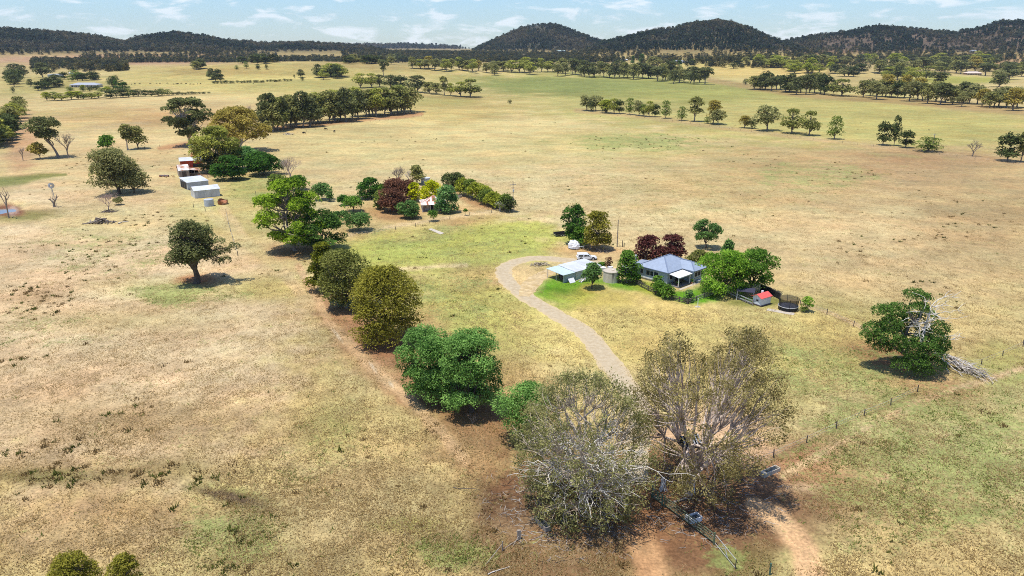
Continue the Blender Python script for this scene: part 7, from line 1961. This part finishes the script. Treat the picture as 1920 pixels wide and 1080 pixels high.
def bare(px, py):
    """0 on driveway, bare dirt, slabs and roofs' footprints, 1 in grass"""
    m = np.ones_like(px)
    for cx, cy, rx, ry in ((1070, 950, 170, 90), (1250, 900, 130, 80), (1390, 940, 120, 80), (1330, 1010, 110, 70), (885, 770, 90, 30), (724, 645, 80, 30), (800, 740, 80, 30), (1690, 680, 70, 22), (975, 522, 44, 24), (8, 395, 46, 22), (1225, 1040, 60, 80), (1500, 1010, 60, 70), (1310, 810, 90, 30)):
        m = m * sstep(.7, 1.15, np.hypot((px - cx) / rx, (py - cy) / ry))
    pts_ = [(1190, 745), (1160, 705), (1120, 650), (1085, 615), (1040, 588), (1000, 565), (965, 540), (945, 515), (955, 496), (1010, 484), (1080, 488)]
    d = np.full(len(px), 1e9)
    for (ax, ay), (bx, by) in zip(pts_[:-1], pts_[1:]):
        t_ = np.clip(((px - ax) * (bx - ax) + (py - ay) * (by - ay)) / ((bx - ax) ** 2 + (by - ay) ** 2), 0, 1)
        d = np.minimum(d, np.hypot(px - ax - t_ * (bx - ax), py - ay - t_ * (by - ay)))
    m = m * (d > 17)
    for x0, y0, x1, y1 in ((1020, 470, 1480, 580), (345, 330, 420, 378), (330, 300, 385, 335), (785, 376, 835, 400)):
        m = m * ~((px > x0) & (px < x1) & (py > y0) & (py < y1))
    return m
p1 = field(120000, 45, 330, lambda x, y, z, px, py: bare(px, py) * (.35 + .65 * sstep(-.3, .4, fbm(x / 6, y / 6, 4, 3))) * np.where(py > 500, 1, .8))
k_ = rng.uniform(.7, 1.5, len(p1))
print('GRASS', len(p1))
scatter('dry_grass', p1, np.stack([k_, k_, k_ * rng.uniform(.7, 1.3, len(p1))], -1), rng.uniform(0, 6.28, len(p1)), S_STRAW, 'short straw coloured grass tufts over the near paddocks', 5)
def dgreen(x, y, z, px, py):
    m = np.full_like(px, .03)
    for cx, cy, rx, ry, s in GREENS + [(1058, 548, 60, 24, 1), (1085, 532, 66, 12, 1), (1300, 556, 48, 14, 1), (60, 336, 70, 9, 1), (430, 1000, 110, 70, 1), (90, 893, 90, 14, 1)]:
        m = np.maximum(m, s * (1 - sstep(.5, 1.1, np.hypot((px - cx) / rx, (py - cy) / ry))))
    return m * (bare(px, py) * .9 + .1 * (py > 500)) * sstep(-.15, .3, fbm(x / 4, y / 4, 14, 3))
p2 = field(90000, 45, 420, dgreen); k_ = rng.uniform(.7, 1.5, len(p2))
scatter('green_weeds', p2, np.stack([k_, k_, k_], -1), rng.uniform(0, 6.28, len(p2)), S_GREEN, 'green weeds and regrowth scattered through the dry pasture', 6)
def dtus(x, y, z, px, py):
    cl_ = fbm(x / 14, y / 14, 41, 3)
    m = np.full_like(px, .03)
    for cx, cy, rx, ry, s in ((150, 470, 210, 60, .35), (60, 560, 90, 40, .8), (120, 850, 180, 40, .3), (110, 893, 200, 26, .5), (330, 890, 160, 30, .45), (430, 1010, 110, 80, .9), (60, 700, 120, 60, .4), (300, 780, 200, 60, .35), (250, 320, 230, 30, .4), (150, 350, 120, 20, .6), (380, 290, 100, 16, .5), (1560, 320, 220, 30, .6), (1450, 300, 120, 20, .5), (1200, 268, 200, 20, .6), (1760, 470, 240, 120, .25), (300, 420, 120, 30, .4), (780, 270, 120, 20, .4), (150, 1000, 260, 80, .25)):
        m = np.maximum(m, s * (1 - sstep(.4, 1.1, np.hypot((px - cx) / rx, (py - cy) / ry))))
    return m * bare(px, py) * sstep(-.25, .4, cl_) * .5
p3 = field(70000, 60, 650, dtus); k_ = rng.uniform(.6, 1.5, len(p3)); print('TUSS', len(p3))
scatter('tussocks', p3, np.stack([k_ * 1.0, k_ * 1.0, k_ * .6], -1), rng.uniform(0, 6.28, len(p3)), S_TUSS, 'dark tussocks and thistles dotted over the pasture', 7)
# green reeds in the damp hollow and along the drain
p5 = field(26000, 55, 110, lambda x, y, z, px, py: .8 * np.maximum.reduce([1 - sstep(.3, 1.1, np.hypot((px - cx) / rx, (py - cy) / ry)) for cx, cy, rx, ry in ((440, 1000, 60, 26), (410, 1055, 60, 30), (500, 985, 26, 30), (95, 893, 46, 10), (30, 897, 40, 6), (380, 915, 60, 6))]) * sstep(-.05, .35, fbm(x / 3, y / 3, 71, 3)))
p5 = p5[:1500]; k_ = rng.uniform(.5, 1.2, len(p5)); print('REEDS', len(p5))
scatter('reeds', p5, np.stack([k_ * 1.1, k_ * 1.1, k_ * .5], -1), rng.uniform(0, 6.28, len(p5)), [S_TUSS[1], S_GREEN[1]], 'green reedy weeds round the damp hollow in the near left paddock', 9)
# leaf and twig litter below the two big gums
S_LIT = [src('litter_a', *[np.array(v) for v in tubes([(np.array([[-.5, 0, .03], [0, .06, .06], [.5, .02, .03]]), np.array([.02, .018, .01]))], 3)], BARKD), src('litter_b', *[np.array(v) for v in tubes([(np.array([[-.4, 0, .03], [0, -.08, .05], [.4, .02, .03]]), np.array([.018, .016, .01]))], 3)], DEADW)]
p4 = field(30000, 55, 110, lambda x, y, z, px, py: .9 * np.maximum(1 - sstep(.4, 1.1, np.hypot((px - 1080) / 190, (py - 950) / 110)), 1 - sstep(.4, 1.1, np.hypot((px - 1330) / 170, (py - 930) / 110))))
p4 = p4[:2600]; k_ = rng.uniform(.5, 1.6, len(p4))
scatter('twig_litter', p4, np.stack([k_, k_, k_], -1), rng.uniform(0, 6.28, len(p4)), S_LIT, 'fallen twigs and bark littering the dirt below the big gums', 8)

# ------------------------------------------------------------------ summer haze
hz = MB(); hz.box(-9500, -600, -8, 9500, 9500, 420)
hm = bpy.data.materials.new('summer_haze'); hm.use_nodes = True
hn, hl = hm.node_tree.nodes, hm.node_tree.links; hn.clear()
ho = hn.new('ShaderNodeOutputMaterial'); hv = hn.new('ShaderNodeVolumePrincipled')
hv.inputs['Color'].default_value = (.72, .84, 1.0, 1); hv.inputs['Density'].default_value = HAZE; hv.inputs['Anisotropy'].default_value = .2
hl.new(hv.outputs['Volume'], ho.inputs['Volume'])
hz_o = hz.build('haze', hm); tag(hz_o, 'thin bluish summer haze over the whole valley', None, None, 'stuff')
